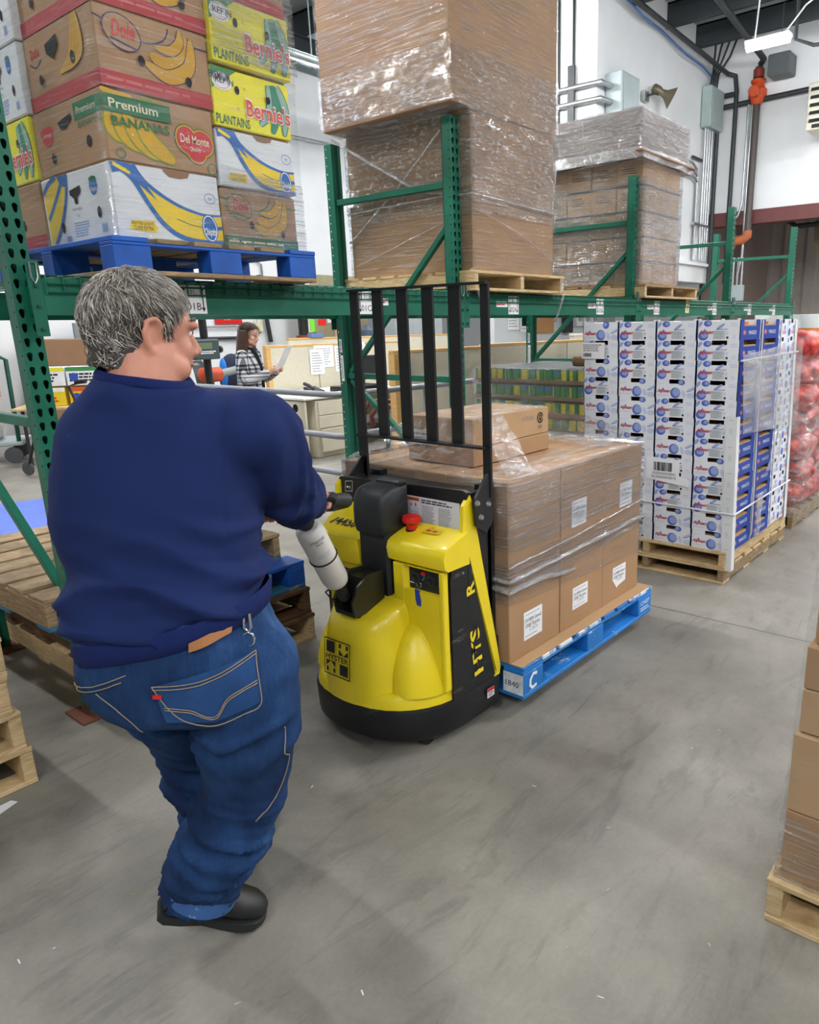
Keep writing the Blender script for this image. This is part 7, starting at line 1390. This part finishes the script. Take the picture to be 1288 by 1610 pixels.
hand(mb, wWR, (-.35, .8, .35), (.3, .2, 1), (-1, .1, 0), SKIN2, .9); hand(mb, wWL, (.35, .8, .35), (-.3, .2, 1), (1, .1, 0), SKIN2, .9)
wo = link('person', remesh(mb, .006, 3)); wo.location = wm0; wo.rotation_euler = (0, 0, WRZ); tag(wo, 'person with long brown hair and plaid coat reading a sheet of paper by the desk', 'person')
HB = pm('brown_hair', '3B2418', .4, var=.2, scale=20); face_bits(wo, hcw, HRw, .93, pm('brown_iris', '2A1C14', .2), HB, pm('rose_lips', 'B0504E', .5))
mb = MB(); mb.loft(rings_z([(.62, 0, .21, -.01, .16), (.8, 0, .195, -.005, .145), (1.0, 0, .175, .0, .125), (1.15, 0, .18, .005, .125), (1.26, 0, .175, .0, .1), (1.32, 0, .12, -.005, .075), (1.36, 0, .075, .0, .062)], 30), PLD)
for a, b_, c in ((wSR, wER, wWR), (wSL, wEL, wWL)): limb(mb, [a + Vector((0, 0, -.01)), b_, c + (b_ - c) * .15], [.068, .06, .045], PLD)
co = link('plaid_coat', remesh(mb, .011, 4), wo)
m = MB(); m.tube([(.06, .075, 1.36), (.045, .115, 1.28), (.0, .135, 1.15), (-.005, .14, .95), (-.01, .155, .64)], [.018, .02, .016, .014, .016], BLKC, 8); m.build('dark_trim', co, 60); m = MB(); m.tube([(-.07, .02, 1.36), (-.03, .08, 1.34), (.03, .08, 1.34), (.07, .02, 1.36), (.0, -.06, 1.37)], .016, BLKC, 8, closed=True); m.build('dark_collar', co, 60)
mb = MB()
for x in (-.085, .085): limb(mb, [(x, 0, .85), (x, .01, .46), (x, 0, .09)], [.09, .07, .06], BLKC)
mb.loft(rings_z([(.6, 0, .14, 0, .11), (.86, 0, .15, 0, .11)]), BLKC); link('trousers', remesh(mb, .012, 3), wo)
for x in (-.085, .085): m = MB(); m.loft([[(x + w_ * math.cos(q), y, h_ * .5 + h_ * .5 * math.sin(q)) for q in (2 * PI * k / 14 for k in range(14))] for y, w_, h_ in ((-.07, .025, .07), (-.03, .035, .09), (.05, .036, .07), (.12, .042, .05), (.17, .02, .03))], BLKC); m.build('shoe', wo, 60)
def ok_w(th, ph): q = abs((ph + PI) % (2 * PI) - PI) / PI; return (2.3 if q < .45 else 2.3 - (q - .45) / .2 * 1.1 if q < .65 else 1.2 - (q - .65) * .9) - th
hh = hair_cap(hcw, HRw, .93, ok_w, .014, lambda r, th=1.: HB, 900, .07, wo, lambda p, d, rr: Vector((p.x * .6, -.02, -.2)) + Vector(((rr.random() - .5) * .02, 0, 0)), 6)
mb = MB()
for s_ in range(-5, 6):
    a = s_ / 5 * 1.7; x, y = math.sin(a) * .085, -.085 * math.cos(a) * 1.05 + .02; mb.tube([(x, y + .01, 1.54), (x * 1.15, y - .005, 1.45), (x * 1.3, y - .015, 1.34), (x * 1.35, y - .03, 1.2), (x * 1.2, y - .03, 1.06 + .03 * (s_ % 2))], [.025, .03, .034, .03, .012], HB, 8)
link('long_hair', remesh(mb, .009, 2), wo)
m = MB()
for s_ in (-1, 1): m.tube([hcw + HRw @ (Vector((s_ * .033 + .021 * math.cos(t), .1 - .012 * abs(math.cos(t)) * (s_ * math.cos(t) > 0), .021 + .016 * math.sin(t))) * .93) for t in (2 * PI * k / 16 for k in range(16))], .0013, DSTEEL, 5, closed=True); m.tube([hcw + HRw @ (Vector((s_ * .054, .09, .024)) * .93), hcw + HRw @ (Vector((s_ * .08, .0, .022)) * .93)], .0013, DSTEEL, 5)
m.build('glasses', wo, 60)
RW = Matrix.Rotation(WRZ, 4, 'Z'); pt = lambda v: tuple(wm0 + (RW @ Vector(v).to_4d()).to_3d())
m = MB(); a, b_, c, d_ = Vector((-.12, .33, 1.14)), Vector((.11, .33, 1.12)), Vector((.11, .46, 1.36)), Vector((-.12, .46, 1.38)); nn = (b_ - a).cross(d_ - a).normalized() * .0006
m.add([pt(v) for v in (a, b_, c, d_)] + [pt(v + nn) for v in (a, b_, c, d_)], [(0, 1, 2, 3), (7, 6, 5, 4), (0, 4, 5, 1), (1, 5, 6, 2), (2, 6, 7, 3), (3, 7, 4, 0)], PAPER); put('paper_sheet', m, 'white sheet of paper held by the person in the plaid coat', 'paper')
